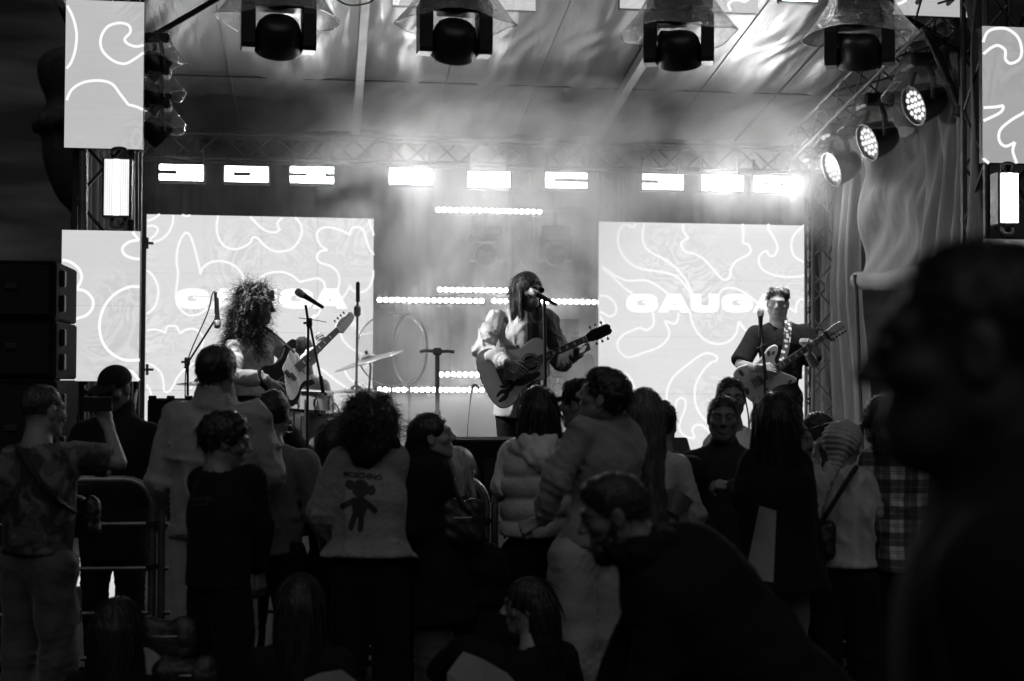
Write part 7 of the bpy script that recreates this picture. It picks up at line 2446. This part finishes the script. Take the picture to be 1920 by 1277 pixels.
# 24 bending bearded man
i24 = person('bearded man bending forward in a dark hooded jacket', 1140, 895, 4.25, -80, H=1.8, ground=0., head=(-88, -16, 0), skin=.16, beard=1, hair=dict(kind='short', v=.03, vol=.008, len=.035, n=1200, comb=(0, -.5, .4), messy=.5), hands=(False, False), build=1.1, hscale=.96,
             joints=dict(neb=(1205, 1030, 0), che=(1288, 1112, 0), wai=(1392, 1228, 0), pel=(1462, 1310, 0), shL=(1258, 1112, -.12), shR=(1240, 1084, .2), elL=(1225, 1275, -.1), wrL=(1160, 1400, -.1), elR=(1170, 1250, .25), wrR=(1120, 1350, .2),
                         hipL=(1470, 1345, -.1), hipR=(1470, 1345, .1), knL=(1440, 1530, -.1), knR=(1450, 1510, .1), anL=(1480, 1745, -.1), anR=(1490, 1700, .1)),
             top=dict(name='jacket', mat=cloth_mat(.014, 'matt', sheen=0.), g=.05, hem=.55, sr=1.0, hood=True, hoodv=.014, flat=.95, wr=.008), pants=dict(v=.02))
c, R, s = i24['hc'], i24['Rh'], i24['hs']
S = Sdf(.02)
S.ell(c + R @ V(0, .032, -.075) * s, V(.064, .062, .050) * s, R); S.ell(c + R @ V(0, .062, -.112) * s, V(.04, .035, .035) * s, R)
for sx in (-1, 1): S.cap(c + R @ V(sx * .062, .005, -.02) * s, c + R @ V(sx * .05, .035, -.08) * s, .016 * s, .022 * s)
S.ell(c + R @ V(0, .115, -.055) * s, V(.03, .03, .016) * s, R, .008, True)
S.noise = sines(77, .003, .02, 5)
mesh_obj('beard', [S.mesh(.006)], hair_mat(.014), i24['t'])
# 23 man close to the camera
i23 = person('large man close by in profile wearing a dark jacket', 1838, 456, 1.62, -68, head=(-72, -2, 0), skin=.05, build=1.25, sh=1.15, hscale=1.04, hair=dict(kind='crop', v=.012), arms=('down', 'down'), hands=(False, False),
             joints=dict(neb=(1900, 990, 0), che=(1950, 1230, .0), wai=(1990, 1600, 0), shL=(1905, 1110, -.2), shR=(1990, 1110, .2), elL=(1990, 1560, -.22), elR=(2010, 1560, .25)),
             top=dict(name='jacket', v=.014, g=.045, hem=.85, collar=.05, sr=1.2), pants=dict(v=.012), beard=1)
# bear print and lettering on the denim back
def print_on(i, target, polys2d, centre, scale, tilt, mt, name, off=.004, lab=None):
    from mathutils.bvhtree import BVHTree
    ob = [o for o in i['t'].children if o.name.split('.')[0] == target][0]
    me = ob.data
    bvh = BVHTree.FromPolygons([tuple(q.co) for q in me.vertices], [tuple(p.vertices) for p in me.polygons])
    base = wloc(ob)
    v, f = polys2d
    ca, sa = math.cos(tilt), math.sin(tilt)
    vv = []
    for x, y, *_ in v:
        px, py = centre[0] + scale * (x * ca + y * sa), centre[1] + scale * (x * sa - y * ca)
        rr = nrm(ray(px, py))
        h = bvh.ray_cast(Vector(tuple(CAM - base)), Vector(tuple(rr)))
        p = (np.array(h[0]) + base if h[0] is not None else P(px, py, i['d'] - .15)) - rr * off
        vv.append(p)
    o = MB().add(vv, f).build(name, mt, ob)
    if lab: o['label'] = lab
    return o
def text_polys(txt, bold=.02, res=2):
    cu = bpy.data.curves.new('tmp', 'FONT')
    cu.body = txt
    cu.offset = bold
    cu.resolution_u = res
    cu.align_x, cu.align_y = 'CENTER', 'CENTER'
    ob = bpy.data.objects.new('tmp', cu)
    COL.objects.link(ob)
    bpy.context.view_layer.update()
    dg = bpy.context.evaluated_depsgraph_get()
    me = ob.evaluated_get(dg).to_mesh()
    v = np.array([tuple(q.co) for q in me.vertices])
    f = [tuple(p.vertices) for p in me.polygons]
    bpy.data.objects.remove(ob)
    return v, f
def disc(cx, cy, rx, ry, n=18, k=4):
    v, f = [(cx, cy)], []
    for j in range(1, k + 1):
        for i in range(n):
            w = 2 * math.pi * i / n
            v.append((cx + rx * j / k * math.cos(w), cy + ry * j / k * math.sin(w)))
    for i in range(n): f.append((0, 1 + i, 1 + (i + 1) % n))
    for j in range(1, k):
        for i in range(n):
            f.append((1 + (j - 1) * n + i, 1 + (j - 1) * n + (i + 1) % n, 1 + j * n + (i + 1) % n, 1 + j * n + i))
    return np.array(v), f
def limb(a, b, r, n=10):
    a, b = np.array(a, float), np.array(b, float)
    d = (b - a) / np.linalg.norm(b - a)
    m_ = np.array([-d[1], d[0]])
    v, f = [], []
    for i in range(n + 1):
        p = a + (b - a) * i / n
        v += [p - m_ * r, p + m_ * r]
    for i in range(n): f.append((2 * i, 2 * i + 1, 2 * i + 3, 2 * i + 2))
    v2, f2 = disc(b[0], b[1], r, r, 12, 2)
    k = len(v)
    return np.array(list(v) + list(v2)), f + [tuple(q + k for q in ff) for ff in f2]
M_INK = mat('print_ink', .028, .8)
print_on(i6, 'denim_jacket', text_polys('MOSCHINO', .03), (680, 892), 13.6, .10, M_INK, 'printed_lettering', .005, 'dark printed lettering MOSCHINO')
for pl in (disc(0, 0, 16, 16), disc(-20, 6, 8.5, 8.5), disc(20, -2, 8.5, 8.5), disc(0, -34, 14, 19), limb((-9, -22), (-33, -36), 4.5), limb((9, -24), (30, -40), 4.5), limb((-7, -48), (-14, -74), 5), limb((5, -50), (4, -76), 5)):
    print_on(i6, 'denim_jacket', pl, (676, 915), 1., .06, M_INK, 'bear_print', .006)
print_on(i4, 'sweatshirt', text_polys('EPTUAL', .015), (379, 936), 11, -.10, mat('print_faint', .06, .8), 'printed_lettering', .005, 'small faint lettering')
print_on(i4, 'sweatshirt', limb((-14, 0), (12, 1), .7), (378, 946), 1., -.10, mat('print_faint', .06, .8), 'printed_rule', .005)
